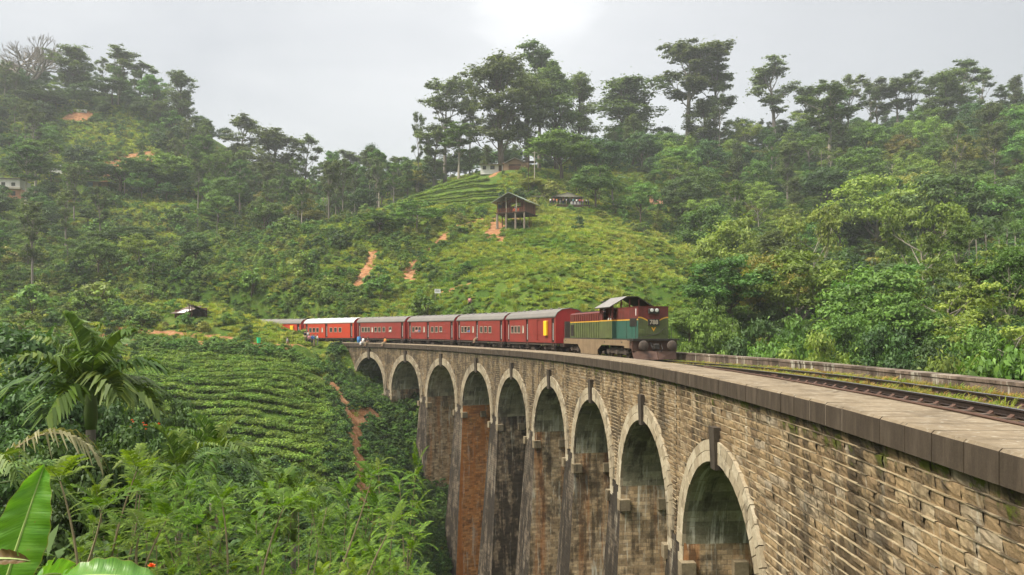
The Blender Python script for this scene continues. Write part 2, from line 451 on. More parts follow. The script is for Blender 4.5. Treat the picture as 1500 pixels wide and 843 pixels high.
# ------------------------------------------------------------------ the viaduct
def stone_mat(name, ramp_stops, dark=0.5, streak=0.25, moss=0.0, orange=0.0, brick=None, joint=0.0, darktop=0.4, soot=(0.022, 0.018, 0.014), bumpk=0.8, sooty=None):
    m, g = newmat(name)
    uv = g.uv(); u = g.mapv(uv)
    base_in = g.island() if brick is None else g.noise(u, 0.9, 5, 0.7)
    c = g.ramp(base_in, ramp_stops)
    fine = g.noise(g.pos(), 9, 6, 0.7)
    mid = g.noise(g.pos(), 1.7, 5, 0.65)
    c = g.mix(g.ramp(mid, [(0.35, 0.0), (0.65, 0.55)]), c, ramp_stops[0][1])
    c = g.mix(g.ramp(fine, [(0.4, 0.0), (0.75, 0.5)]), c, tuple(v * 0.45 for v in ramp_stops[0][1]))
    h = fine
    if brick:
        bw, bh = brick
        def br(a, b, mo):
            nd = g.n('ShaderNodeTexBrick', {'Vector': u, 'Color1': (a, a, a, 1), 'Color2': (b, b, b, 1), 'Mortar': (mo, mo, mo, 1), 'Scale': 1.0, 'Mortar Size': 0.016, 'Mortar Smooth': 0.3, 'Bias': 0.0, 'Brick Width': bw, 'Row Height': bh})
            nd.offset = 0.5
            return nd
        t = br(0.55, 1.25, 0.7)
        c = g.mix(1.0, c, t.outputs['Color'], 'MULTIPLY')
        c = g.mix(g.math('MULTIPLY', t.outputs['Fac'], joint), c, (0.34, 0.30, 0.23))
        h = g.math('SUBTRACT', g.math('MULTIPLY', fine, 0.5), g.math('MULTIPLY', t.outputs['Fac'], 1.0))
    rn = g.rnd()
    off = g.n('ShaderNodeCombineXYZ', {0: g.math('MULTIPLY', rn, 57.0), 1: g.math('MULTIPLY', rn, 23.0)}).outputs[0]
    uo = g.n('ShaderNodeVectorMath', {0: u, 1: off}, operation='ADD').outputs[0]
    st = g.noise(g.mapv(uo, (1.5, 0.13, 1)), 1.0, 6, 0.68, dist=0.5)
    bl = g.noise(g.mapv(uo, (0.42, 0.22, 1)), 1.0, 5, 0.65)
    if orange:
        oo = g.ramp(g.noise(g.mapv(uo, (0.8, 0.05, 1), (11, 3, 0)), 1.0, 4, 0.6), [(0.5, 0.0), (0.62, orange)])
        c = g.mix(oo, c, g.mix(0.7, (0.34, 0.11, 0.022), c, 'MIX') if False else (0.36, 0.125, 0.028))
    if streak:
        ws = g.ramp(g.noise(g.mapv(uo, (2.2, 0.16, 1), (5, 9, 0)), 1.0, 7, 0.75), [(0.55, 0.0), (0.62, 1.0)])
        c = g.mix(g.math('MULTIPLY', ws, streak), c, (0.56, 0.54, 0.44))
    if dark:
        dk = g.ramp(g.math('ADD', g.math('ADD', g.math('MULTIPLY', st, 0.5), g.math('MULTIPLY', bl, 0.5)), g.math('MULTIPLY', g.math('SUBTRACT', mid, .5), .22)), [(0.58 - 0.16 * dark, 0.0), (0.64 - 0.155 * dark, 1.0)])
        c = g.mix(g.math('MULTIPLY', dk, 0.35 + 0.6 * dark), c, soot)
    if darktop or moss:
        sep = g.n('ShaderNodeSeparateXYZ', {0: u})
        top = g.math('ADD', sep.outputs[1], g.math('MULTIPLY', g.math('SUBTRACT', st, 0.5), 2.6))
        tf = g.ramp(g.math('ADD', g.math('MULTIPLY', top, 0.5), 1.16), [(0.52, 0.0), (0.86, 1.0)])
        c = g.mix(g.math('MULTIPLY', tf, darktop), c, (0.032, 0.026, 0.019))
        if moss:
            mz = g.ramp(g.math('MULTIPLY', tf, g.ramp(g.noise(g.mapv(uo, (0.9, 1.3, 1), (2, 2, 0)), 1.0, 5, 0.7), [(0.43, 0.0), (0.55, 1.0)])), [(0.45, 0.0), (0.85, moss)])
            c = g.mix(mz, c, (0.07, 0.078, 0.014))
    if sooty:
        su = g.n('ShaderNodeSeparateXYZ', {0: u}).outputs[0]
        sf = g.n('ShaderNodeMapRange', {0: g.math('ADD', su, g.math('MULTIPLY', g.math('SUBTRACT', bl, .5), 30)), 1: sooty[0], 2: sooty[1], 3: 0.0, 4: sooty[2]}).outputs[0]
        sf = g.math('MULTIPLY', sf, g.ramp(g.noise(g.mapv(uo, (0.5, 0.5, 1), (7, 1, 0)), 1.0, 6, .7), [(.38, .25), (.6, 1.0)]))
        c = g.mix(sf, c, (0.062, 0.050, 0.038))
    finish(g, c, 0.92, g.bump(h, bumpk, 0.03), spec=0.12)
    return m
TAN = [(0.0, (0.18, 0.125, 0.073)), (0.3, (0.28, 0.197, 0.108)), (0.6, (0.355, 0.252, 0.136)), (0.85, (0.39, 0.305, 0.19)), (1.0, (0.32, 0.27, 0.20))]
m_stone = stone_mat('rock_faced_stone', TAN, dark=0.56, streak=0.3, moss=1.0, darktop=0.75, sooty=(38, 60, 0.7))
m_mortar = stone_mat('mortar_backing', [(0.0, (0.16, 0.125, 0.08)), (1.0, (0.28, 0.23, 0.155))], dark=0.5, streak=0.0, darktop=0.6)
m_ring = stone_mat('pale_voussoir', [(0.0, (0.27, 0.22, 0.145)), (0.5, (0.38, 0.32, 0.22)), (1.0, (0.46, 0.40, 0.29))], dark=0.34, streak=0.2, darktop=0.0, sooty=(30, 60, 0.45))
m_key = stone_mat('dark_keystone', [(0.0, (0.05, 0.04, 0.03)), (1.0, (0.075, 0.06, 0.045))], dark=0.3, streak=0.0, darktop=0.0)
m_barrel = stone_mat('vault_blocks', [(0.25, (0.18, 0.165, 0.105)), (0.45, (0.36, 0.335, 0.225)), (0.75, (0.54, 0.51, 0.38))], dark=0.45, streak=0.9, darktop=0.0, brick=(1.15, 0.52), joint=0.12)
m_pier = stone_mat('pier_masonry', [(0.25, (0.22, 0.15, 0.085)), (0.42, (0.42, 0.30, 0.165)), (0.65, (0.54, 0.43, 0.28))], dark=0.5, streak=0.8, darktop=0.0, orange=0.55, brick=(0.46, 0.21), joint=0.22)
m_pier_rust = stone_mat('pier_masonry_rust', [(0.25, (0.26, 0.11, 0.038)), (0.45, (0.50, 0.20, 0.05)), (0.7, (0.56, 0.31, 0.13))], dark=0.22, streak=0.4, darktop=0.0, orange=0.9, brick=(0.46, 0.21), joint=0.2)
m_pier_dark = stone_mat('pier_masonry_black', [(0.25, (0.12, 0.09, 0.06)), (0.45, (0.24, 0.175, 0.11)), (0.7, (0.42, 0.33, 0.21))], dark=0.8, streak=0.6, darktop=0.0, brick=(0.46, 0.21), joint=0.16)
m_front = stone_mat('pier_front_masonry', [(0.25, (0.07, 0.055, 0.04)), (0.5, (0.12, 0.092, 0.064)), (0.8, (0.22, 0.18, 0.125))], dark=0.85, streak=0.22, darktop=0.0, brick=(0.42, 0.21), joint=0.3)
m_corbel = stone_mat('corbel_stone', [(0.0, (0.14, 0.11, 0.07)), (1.0, (0.27, 0.22, 0.14))], dark=0.35, streak=0.0, darktop=0.0)
# coping: concrete slabs with pale joints on the outer face
m_cope, g = newmat('coping_concrete')
uv = g.uv(); sx = g.n('ShaderNodeSeparateXYZ', {0: uv})
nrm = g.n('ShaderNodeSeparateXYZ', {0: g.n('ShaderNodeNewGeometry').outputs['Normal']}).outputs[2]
n1 = g.noise(g.pos(), 1.3, 6, 0.65); n2 = g.noise(g.pos(), 22, 4, 0.7)
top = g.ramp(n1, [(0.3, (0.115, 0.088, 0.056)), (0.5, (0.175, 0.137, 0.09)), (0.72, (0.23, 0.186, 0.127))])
crk = g.ramp(g.n('ShaderNodeTexVoronoi', {'Vector': g.mapv(uv, (0.55, 0.28, 1)), 'Scale': 1.0, 'Randomness': 1.0}, feature='DISTANCE_TO_EDGE').outputs['Distance'], [(0.0, 1.0), (0.012, 0.0)])
crk = g.math('MULTIPLY', crk, g.ramp(g.noise(g.pos(), 0.5, 3), [(0.45, 0.0), (0.55, 0.8)]))
top = g.mix(g.ramp(g.noise(g.mapv(uv, (.35, 1.6, 1)), 1.0, 6, .7), [(.5, 0.0), (.68, .6)]), top, (0.10, 0.08, 0.058))
top = g.mix(g.ramp(g.noise(g.pos(), 5.5, 5, .75), [(.56, 0.0), (.64, .55)]), top, (0.36, 0.33, 0.26))
top = g.mix(crk, top, (0.07, 0.055, 0.04))
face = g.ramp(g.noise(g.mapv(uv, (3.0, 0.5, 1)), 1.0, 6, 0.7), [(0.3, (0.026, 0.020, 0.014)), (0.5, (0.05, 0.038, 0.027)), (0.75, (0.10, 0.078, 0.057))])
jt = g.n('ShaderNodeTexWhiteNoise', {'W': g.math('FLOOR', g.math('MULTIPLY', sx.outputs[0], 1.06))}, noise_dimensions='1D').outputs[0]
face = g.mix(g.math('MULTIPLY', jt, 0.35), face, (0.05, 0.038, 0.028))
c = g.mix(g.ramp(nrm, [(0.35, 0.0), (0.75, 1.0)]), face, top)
c = g.mix(g.ramp(n2, [(0.45, 0.0), (0.8, 0.45)]), c, (0.08, 0.06, 0.045))
finish(g, c, 0.9, g.bump(g.math('ADD', n1, g.math('MULTIPLY', n2, 0.5)), 0.5, 0.02), spec=0.15)
m_joint = paint('joint_mortar', (0.26, 0.215, 0.16), 0.95, (0.1, 0.08, 0.06), 0.5, 6)

P_, SA0, AR = 10.8, 16.03, 4.25
def a_s(k): return SA0 + P_ * k                 # k = 0 nearest arch
def soff(k): return -(3.18 - 0.0112 * a_s(k)) + (0.0 if k else -0.12)      # crown below coping top
RING = 0.82
bridge = empty('railway_viaduct', B(58, 3.7, -6))
tag(bridge, 'curved stone railway viaduct of nine tall arches with dark keystones', 'viaduct')
bridge_parts = []
def bpart(o):
    o.parent = bridge; o.matrix_parent_inverse = Matrix.Translation(-Vector(bridge.location)); return o
# --- outer wall: coursed rock-faced blocks over a mortar backing
CH = 0.275
def lower(s):
    """underside of the wall at s (relative to the coping top) or None inside an opening"""
    k = int(round((s - SA0) / P_)); k = min(max(k, 0), 8)
    d = abs(s - a_s(k)); zc = soff(k) - AR
    if d < AR + RING * 0.9: return zc + math.sqrt(max(0, (AR + RING * 0.9) ** 2 - d * d)), zc
    return None, zc
rs = random.Random(3)
wall = MB()
def pillow(s0, s1, z0, z1, out, detail):
    e = 0.007; bl = 0.045
    def W(s, t, z): return B(s, t, z)
    if detail:
        nu, nv = 5, 4
        gr = []
        for j in range(nv):
            for i in range(nu):
                u = i / (nu - 1); v = j / (nv - 1)
                s = s0 + e + (s1 - s0 - 2 * e) * (0 if i == 0 else 1 if i == nu - 1 else u + rs.uniform(-.05, .05))
                z = z0 + e + (z1 - z0 - 2 * e) * (0 if j == 0 else 1 if j == nv - 1 else v + rs.uniform(-.06, .06))
                edge = i in (0, nu - 1) or j in (0, nv - 1)
                t = (0.022 if j == 0 else 0.014 if i in (0, nu - 1) else 0.0) + (out - 0.006 if j >= nv - 2 else out * 0.6) * (0.2 if j == 0 else 1) + rs.uniform(-.014, .014)
                gr.append((s, t, z))
        pts = [W(*q_) for q_ in gr]
        for j in range(nv - 1):
            for i in range(nu - 1):
                ix = [j * nu + i, j * nu + i + 1, (j + 1) * nu + i + 1, (j + 1) * nu + i]
                wall.quads.append(ix)
        gr += [(gr[(nv - 1) * nu + i][0], 0.12, z1 - e) for i in range(nu)]
        pts = [W(*q_) for q_ in gr]
        b0 = (nv - 1) * nu
        wall.quads += [[b0 + i, b0 + i + 1, b0 + nu + i + 1, b0 + nu + i] for i in range(nu - 1)]
        return pts, gr
    a = [(s0 + e, .045, z0 + e), (s1 - e, .045, z0 + e), (s1 - e, .09, z1 - e), (s0 + e, .09, z1 - e)]
    bl = 0.025
    b = [(s0 + bl, out * .4 + rs.uniform(-.008, .008), z0 + bl), (s1 - bl, out * .4 + rs.uniform(-.008, .008), z0 + bl), (s1 - bl, out - .006 + rs.uniform(-.008, .008), z1 - e), (s0 + bl, out - .006 + rs.uniform(-.008, .008), z1 - e)]
    gr = a + b
    return [W(*q_) for q_ in gr], gr
def add_stone(s0, s1, z0, z1, detail):
    out = -0.012 - rs.random() * 0.025
    wall.quads = []
    pts, gr = pillow(s0, s1, z0, z1, out, detail)
    qs = wall.quads if detail else [(4, 5, 6, 7), (0, 1, 5, 4), (1, 2, 6, 5), (2, 3, 7, 6), (3, 0, 4, 7)]
    i0 = len(wall.v); wall.v.extend(pts); wall.hasuv = True
    for f in qs:
        wall.f.append(tuple(i0 + k for k in f)); wall.m.append(0)
        wall.uv.append([(gr[k][0], gr[k][2]) for k in f])
course = 0
ZW0 = -0.56
SPLIT = SA0 + P_ / 2
COURSES = [(j, CH, -8.0, SPLIT, .42, .78) for j in range(50)] + [(j, .198, SPLIT + .03, 116.0, .28, .52) for j in range(66)]
for j, ch_, sa_, sb_, la_, lb_ in COURSES:
    z1 = ZW0 - j * ch_; z0 = z1 - ch_
    s = sa_
    while s < sb_ - .1:
        L = rs.uniform(la_, lb_) * (.6 if s == sa_ and j % 2 else 1); s1 = min(s + L, sb_); zm = (z0 + z1) / 2; ok = True; ext = 0
        for q_ in (s + 0.1, s1 - 0.1):
            lo, zc = lower(q_)
            if lo is not None and zm < lo: ok = False
            k = (q_ - SA0) / P_
            if zm < zc - 0.1 and -0.5 < k < 8.5: ok = False
        if s > 112: ok = ok and z1 > -5.5
        if ok: add_stone(s, s1, z0, z1, s < 44)
        s = s1
wo = bpart(wall.build('spandrel_wall', m_stone, None))
pt = MB()
for j, ch_, sa_, sb_, la_, lb_ in COURSES:
    zc_ = ZW0 - j * ch_; s = sa_
    while s < min(sb_, 112) - .45:
        s1 = s + 0.45; ok = True
        for q_ in (s, s1):
            lo, zz_ = lower(q_); k = (q_ - SA0) / P_
            if lo is not None and zc_ < lo + .05: ok = False
            if zc_ < zz_ - 0.1 and -0.5 < k < 8.5: ok = False
        if ok and rs.random() < (.93 if s < 30 else .8):
            a_, b_ = rs.uniform(.008, .014) * ch_ / .275, rs.uniform(.008, .014) * ch_ / .275; tt = -0.034 - rs.random() * .012
            pp = [(s, tt, zc_ - a_), (s1, tt, zc_ - b_), (s1, tt, zc_ + b_), (s, tt, zc_ + a_)]; qq = [(s, .03, zc_ + a_), (s1, .03, zc_ + b_)]
            pt.face([B(*p_) for p_ in pp], [(p_[0], p_[2]) for p_ in pp]); pt.face([B(*pp[3]), B(*pp[2]), B(*qq[1]), B(*qq[0])], [(s, zc_)] * 4)
        s = s1
m_point = stone_mat('ribbon_pointing', [(0.2, (0.24, 0.185, 0.11)), (0.8, (0.42, 0.345, 0.225))], dark=0.62, streak=0.0, darktop=0.6)
bpart(pt.build('pointing', m_point, None))
# mortar backing with the arched openings left out
bk = MB()
def strip(s0, s1, n, fl, t=0.035):
    for i in range(n):
        a = s0 + (s1 - s0) * i / n; b = s0 + (s1 - s0) * (i + 1) / n
        la, lb = fl(a), fl(b)
        bk.face([B(a, t, la), B(b, t, lb), B(b, t, -0.3), B(a, t, -0.3)], [(a, la), (b, lb), (b, -0.3), (a, -0.3)])
for k in range(9):
    zc = soff(k) - AR
    def fl(s, k=k, zc=zc):
        d = abs(s - a_s(k)); rr = AR + 0.25
        return zc + math.sqrt(max(0, rr * rr - d * d)) if d < rr else zc
    strip(a_s(k) - P_ / 2, a_s(k) + P_ / 2, 48, fl)
strip(-12, a_s(0) - P_ / 2, 12, lambda s: -16)
strip(a_s(8) + P_ / 2, 118, 10, lambda s: -11)
bpart(bk.build('wall_backing', m_mortar, None))
# --- arches
for k in range(9):
    zc = soff(k) - AR; sc = a_s(k)
    ring = MB(); rk = random.Random(50 + k)
    for (r0, r1, nb, sh) in ((AR, AR + RING * 0.5, 26, 0.0), (AR + RING * 0.5 + 0.008, AR + RING, 24, 0.5)):
        for i in range(nb):
            a0 = math.pi * (i + (0 if i == 0 else sh * 0)) / nb + 0.0035; a1 = math.pi * (i + 1) / nb - 0.0035
            am = (a0 + a1) / 2
            tf = -0.10 - rk.uniform(0, 0.02); tb = 0.55
            c = []
            for t in (tf, tb):
                for (rr, aa) in ((r0 + .006, a0), (r1 - .006, a0), (r1 - .006, a1), (r0 + .006, a1)):
                    c.append((sc + rr * math.cos(aa), t, zc + rr * math.sin(aa)))
            P3 = [B(*q_) for q_ in c]; U = [(q_[0] + q_[1] * .3, q_[2]) for q_ in c]
            for f in ((0, 1, 2, 3), (7, 6, 5, 4), (0, 4, 5, 1), (1, 5, 6, 2), (2, 6, 7, 3), (3, 7, 4, 0)):
                ring.face([P3[x] for x in f], [U[x] for x in f])
    # jambs: pale quoins carried a little below the springing
    for side in (-1, 1):
        for i in range(4):
            z1 = zc - 0.01 - i * 0.42; z0 = z1 - 0.405
            x0 = sc + side * AR; x1 = sc + side * (AR + RING * (0.85 if i % 2 else 0.6))
            c = [(x0, -0.08, z0), (x1, -0.08, z0), (x1, .5, z0), (x0, .5, z0), (x0, -0.08, z1), (x1, -0.08, z1), (x1, .5, z1), (x0, .5, z1)]
            if side > 0: pass
            P3 = [B(*q_) for q_ in c]; U = [(q_[0] + q_[1], q_[2]) for q_ in c]
            for f in ((0, 1, 5, 4), (1, 2, 6, 5), (3, 0, 4, 7), (4, 5, 6, 7), (3, 2, 1, 0)):
                ring.face([P3[x] for x in f], [U[x] for x in f])
    ao = bpart(ring.build('arch', m_ring, None))
    # vault
    vb = MB(); n = 32
    ts = [0.06, 1.9, 3.7, 5.5, DECKW - 0.05]
    for i in range(n):
        a0 = math.pi * i / n; a1 = math.pi * (i + 1) / n
        for t0, t1 in zip(ts[:-1], ts[1:]):
            q_ = [(a0, t0), (a0, t1), (a1, t1), (a1, t0)]
            rr = AR + 0.0
            vb.face([B(sc + rr * math.cos(a), t, zc + rr * math.sin(a)) for a, t in q_], [(t, a * rr + k * 3.3) for a, t in q_])
    vo = bpart(vb.build('vault', m_barrel, None, smooth=True))
    # keystone: tapered block standing proud of the ring
    kb = MB(); zt = zc + AR + RING + 0.50; zb = zc + AR - 0.22
    c = []
    for z, hw, t in ((zb, 0.25, -0.20), (zt, 0.30, -0.26)):
        c += [(sc - hw, t, z), (sc + hw, t, z), (sc + hw, 0.5, z), (sc - hw, 0.5, z)]
    P3 = [B(*q_) for q_ in c]; U = [(q_[0] + q_[1], q_[2]) for q_ in c]
    for f in ((0, 1, 5, 4), (1, 2, 6, 5), (3, 0, 4, 7), (4, 5, 6, 7), (3, 2, 1, 0), (2, 3, 7, 6)):
        kb.face([P3[x] for x in f], [U[x] for x in f])
    ko = bpart(kb.build('keystone', m_key, None))
# --- piers: battered on every side, brick-faced below the springing, corbel blocks at the top
PM = {0: m_pier, 1: m_pier, 2: m_pier, 3: m_pier, 4: m_pier_dark, 5: m_pier_rust, 6: m_pier, 7: m_pier}
for k in range(8):
    sc = a_s(k) + P_ / 2; hw = P_ / 2 - AR
    zt = (soff(k) + soff(k + 1)) / 2 - AR
    bx, by = B(sc, 3.7)[:2]
    depth = (ztop(sc) + zt) - min(gz(*B(sc, t)[:2]) for t in (-1, 3.7, 8)) + 2.0
    pb = MB(); nz = max(4, int(depth / 1.2)); rowsp = []
    for i in range(nz + 1):
        dz = depth * i / nz; bs = dz / 17.0; bt = dz / 15.0
        rowsp.append([(sc - hw - bs, -0.02 - bt), (sc - hw - bs, DECKW + bt), (sc + hw + bs, DECKW + bt), (sc + hw + bs, -0.02 - bt), dz])
    zoff = [0, zt]
    for i in range(nz):
        A, C = rowsp[i], rowsp[i + 1]
        z1, z0 = zt - A[4], zt - C[4]
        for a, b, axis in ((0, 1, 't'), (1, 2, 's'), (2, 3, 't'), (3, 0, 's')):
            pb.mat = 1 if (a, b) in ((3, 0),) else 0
            nseg = 3
            for j in range(nseg):
                f0, f1 = j / nseg, (j + 1) / nseg
                def L(Rw, f): return (Rw[a][0] + (Rw[b][0] - Rw[a][0]) * f, Rw[a][1] + (Rw[b][1] - Rw[a][1]) * f)
                pts = [(*L(C, f0), z0), (*L(C, f1), z0), (*L(A, f1), z1), (*L(A, f0), z1)]
                pb.face([B(*q_) for q_ in pts], [((q_[1] if axis == 't' else q_[0]), q_[2]) for q_ in pts])
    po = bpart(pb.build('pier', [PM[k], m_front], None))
    def corb(s0, s1, t0, t1, z0, z1):
        cb = MB(); ch = 0.05
        c = [(s0, t0, z0), (s1, t0, z0), (s1, t1, z0), (s0, t1, z0), (s0, t0, z1), (s1, t0, z1), (s1, t1, z1), (s0, t1, z1)]
        P3 = [B(*q_) for q_ in c]; U = [(q_[0] + q_[1], q_[2]) for q_ in c]
        for f in ((0, 1, 5, 4), (1, 2, 6, 5), (2, 3, 7, 6), (3, 0, 4, 7), (4, 5, 6, 7), (3, 2, 1, 0)):
            cb.face([P3[x] for x in f], [U[x] for x in f])
        o = cb.build('corbel', m_corbel, po); return o
    zc0 = zt - 1.35
    for t0 in (-0.25, 2.0, 4.5, 6.7):
        corb(sc - hw - 0.42, sc - hw + 0.1, t0, t0 + 0.62, zc0, zc0 + 0.62)
        corb(sc + hw - 0.1, sc + hw + 0.42, t0, t0 + 0.62, zc0, zc0 + 0.62)
# abutments' inner faces under the first and last arch
for (s_, sg, k) in ((a_s(0) - AR, 1, 0), (a_s(8) + AR, -1, 8)):
    ab = MB(); zt = soff(k) - AR
    c = [(s_, -0.02), (s_, DECKW)]
    for i in range(12):
        z1 = zt - i * 1.4; z0 = z1 - 1.4
        pts = [(s_, 0.0, z0), (s_, DECKW, z0), (s_, DECKW, z1), (s_, 0.0, z1)]
        ab.face([B(*q_) for q_ in pts], [(q_[1], q_[2]) for q_ in pts])
    bpart(ab.build('abutment_face', m_pier if k else m_barrel, None))
# --- far side wall, deck and parapets
fw = MB()
for k in range(9):
    zc = soff(k) - AR
    for i in range(24):
        a = a_s(k) - P_ / 2 + P_ * i / 24; b = a + P_ / 24
        def fl(s):
            d = abs(s - a_s(k)); return zc + math.sqrt(max(0, AR * AR - d * d)) if d < AR else zc
        la, lb = fl(a), fl(b)
        fw.face([B(b, DECKW, lb), B(a, DECKW, la), B(a, DECKW, -0.1), B(b, DECKW, -0.1)], [(b, lb), (a, la), (a, -.1), (b, -.1)])
for s0, s1, dp in ((-12, a_s(0) - P_ / 2, -16), (a_s(8) + P_ / 2, 118, -11)):
    for i in range(8):
        a = s0 + (s1 - s0) * i / 8; b = s0 + (s1 - s0) * (i + 1) / 8
        fw.face([B(b, DECKW, dp), B(a, DECKW, dp), B(a, DECKW, -0.1), B(b, DECKW, -0.1)], [(b, dp), (a, dp), (a, -.1), (b, -.1)])
bpart(fw.build('far_side_wall', m_mortar, None))
def TZ(s):
    u = min(1.0, max(0.0, (s - 14) / 27.0)); return -0.25 * u * u * (3 - 2 * u)
def sweep(mb, prof, s0, s1, step, zf=None):
    """extrude a (t, z) profile along the line"""
    n = max(1, int(round((s1 - s0) / step))); L = [0]
    for (a, b) in zip(prof[:-1], prof[1:]): L.append(L[-1] + math.hypot(b[0] - a[0], b[1] - a[1]))
    for i in range(n):
        a = s0 + (s1 - s0) * i / n; b = s0 + (s1 - s0) * (i + 1) / n
        for j in range(len(prof) - 1):
            p0, p1 = prof[j], prof[j + 1]
            za, zb = (zf(a), zf(b)) if zf else (0, 0)
            mb.face([B(a, p0[0], p0[1] + za), B(b, p0[0], p0[1] + zb), B(b, p1[0], p1[1] + zb), B(a, p1[0], p1[1] + za)], [(a, L[j]), (b, L[j]), (b, L[j + 1]), (a, L[j + 1])])
COPW = 1.85
cp = MB(); rj = random.Random(9); s = -10.0; blocks = []
while s < 113:
    L = rj.uniform(0.88, 1.02); blocks.append((s, s + L)); s += L
for (a, b) in blocks:
    o_ = rj.uniform(-.008, .008); zj = rj.uniform(-.004, .004)
    prof = [(0.25, -0.56), (-0.16 + o_, -0.56), (-0.16 + o_, -0.05 + zj), (-0.11 + o_, zj), (0.5, 0.0), (COPW, 0.0), (COPW, -0.45)]
    m_ = 2
    sweep(cp, prof, a + 0.014, b - 0.014, 0.5)
    # ends of the block
    for q_ in (a + 0.014, b - 0.014):
        cp.face([B(q_, t, z) for t, z in prof[1:5]] + [B(q_, 0.5, -0.56)], [(q_, 0)] * 5)
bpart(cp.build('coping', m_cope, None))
jm = MB()
sweep(jm, [(0.2, -0.552), (-0.147, -0.552), (-0.147, -0.06), (-0.095, -0.010), (COPW - 0.01, -0.008)], -10, 113, 0.8)
bpart(jm.build('coping_joint', m_joint, None))
pw = MB()
m_par = stone_mat('far_parapet_stone', [(0.2, (0.09, 0.07, 0.055)), (0.5, (0.17, 0.125, 0.095)), (0.8, (0.26, 0.21, 0.165))], dark=0.4, streak=0.55, darktop=0.0, brick=(1.3, 0.6), joint=0.1)
sweep(pw, [(DECKW - 0.62, -0.5), (DECKW - 0.62, 0.12), (DECKW - 0.65, 0.12), (DECKW - 0.65, 0.22), (DECKW + 0.06, 0.22), (DECKW + 0.06, 0.10), (DECKW, 0.10), (DECKW, -0.3)], -12, 116, 0.9)
bpart(pw.build('far_parapet', m_par, None))
# --- ballast, track
m_bal, g = newmat('ballast')
vo_ = g.n('ShaderNodeTexVoronoi', {'Vector': g.pos(), 'Scale': 13.0}); n1 = g.noise(g.pos(), 1.1, 5, 0.6)
c = g.ramp(g.n('ShaderNodeSeparateColor', {0: vo_.outputs['Color']}).outputs[0], [(0.0, (0.03, 0.023, 0.016)), (0.5, (0.065, 0.048, 0.03)), (1.0, (0.12, 0.09, 0.06))])
c = g.mix(g.ramp(n1, [(0.4, 0.0), (0.65, 0.7)]), c, (0.09, 0.055, 0.028))
finish(g, c, 0.95, g.bump(vo_.outputs['Distance'], 1.0, 0.06), spec=0.1)
bl = MB()
sweep(bl, [(COPW - 0.05, -0.32), (2.6, -0.32), (3.1, -0.26), (3.5, -0.24), (3.9, -0.2), (5.0, -0.2), (5.6, -0.24), (6.2, -0.28), (DECKW - 0.6, -0.3)], -12, 108, 0.8, TZ)
sweep(bl, [(1.2, -0.95), (2.4, -0.32), (2.95, -0.24), (4.25, -0.2), (5.7, -0.24), (6.3, -0.32), (7.5, -0.95)], 108, 225, 1.2, TZ)
tag(bl.build('ballast', m_bal), kind='structure')
m_rail = paint('rail_steel', (0.028, 0.021, 0.018), 0.55, (0.055, 0.03, 0.018), 0.7, 8, metal=0.3)
m_railtop = paint('rail_head', (0.30, 0.30, 0.31), 0.28, (0.2, 0.17, 0.15), 0.3, 6, metal=0.9)
m_rust = paint('rusty_iron', (0.085, 0.045, 0.03), 0.75, (0.07, 0.035, 0.022), 0.6, 7, metal=0.2)
m_sleep = paint('sleeper_wood', (0.06, 0.042, 0.03), 0.9, (0.12, 0.09, 0.065), 0.6, 6)
trk = empty('railway_track', B(20, TC, -0.1)); tag(trk, 'single railway track with dark steel rails curving along the viaduct deck', 'railway track')
def tpart(o):
    o.parent = trk; o.matrix_parent_inverse = Matrix.Translation(-Vector(trk.location)); return o
RZ = -0.15
for tr in (TC - 0.87, TC + 0.87):
    rb = MB()
    def hs(t0, z0): return (tr + t0, z0 + RZ)
    sweep(rb, [hs(-.07, -.05), hs(-.07, -.035), hs(-.014, -.02), hs(-.014, .09), hs(-.042, .10), hs(-.042, .142)], -14, 220, 0.9, TZ)
    sweep(rb, [hs(.042, .142), hs(.042, .10), hs(.014, .09), hs(.014, -.02), hs(.07, -.035), hs(.07, -.05)], -14, 220, 0.9, TZ)
    rb.mat = 1
    sweep(rb, [hs(-.042, .142), hs(-.032, .149), hs(.032, .149), hs(.042, .142)], -14, 220, 0.9, TZ)
    tpart(rb.build('rail', [m_rail, m_railtop]))
gb = MB(); gb.tube([B(s, 1.80, 0.034 + 0.008 * math.sin(s * 1.7)) for s in np.arange(-12, 24, 0.9)], 0.034, 6)
tpart(gb.build('guard_pipe', m_rust))
for i in range(100):
    s = -3 + i * 0.72
    sb = MB()
    c = [(s - .12, TC - 1.22, -.36), (s + .12, TC - 1.22, -.36), (s + .12, TC + 1.22, -.36), (s - .12, TC + 1.22, -.36), (s - .12, TC - 1.22, -.205), (s + .12, TC - 1.22, -.205), (s + .12, TC + 1.22, -.205), (s - .12, TC + 1.22, -.205)]
    sb.hexa([B(q_[0], q_[1], q_[2] + TZ(q_[0])) for q_ in c])
    so_ = tpart(sb.build('sleeper', m_sleep))
    if i > 60: continue
    for tr in (TC - .87, TC + .87):
        cb = MB()
        prof = [(-.16, -.056), (.16, -.056), (.15, -.035), (.10, -.01), (.075, .02), (.075, -.035), (-.075, -.035), (-.075, .02), (-.10, -.01), (-.15, -.035)]
        n_ = len(prof)
        vs = [B(s - .07, tr + p_[0], p_[1] + RZ + TZ(s)) for p_ in prof] + [B(s + .07, tr + p_[0], p_[1] + RZ + TZ(s)) for p_ in prof]
        cb.raw(vs, [(k, (k + 1) % n_, n_ + (k + 1) % n_, n_ + k) for k in range(n_)] + [tuple(range(n_)), tuple(range(2 * n_ - 1, n_ - 1, -1))])
        cb.build('rail_chair', m_rust, so_)
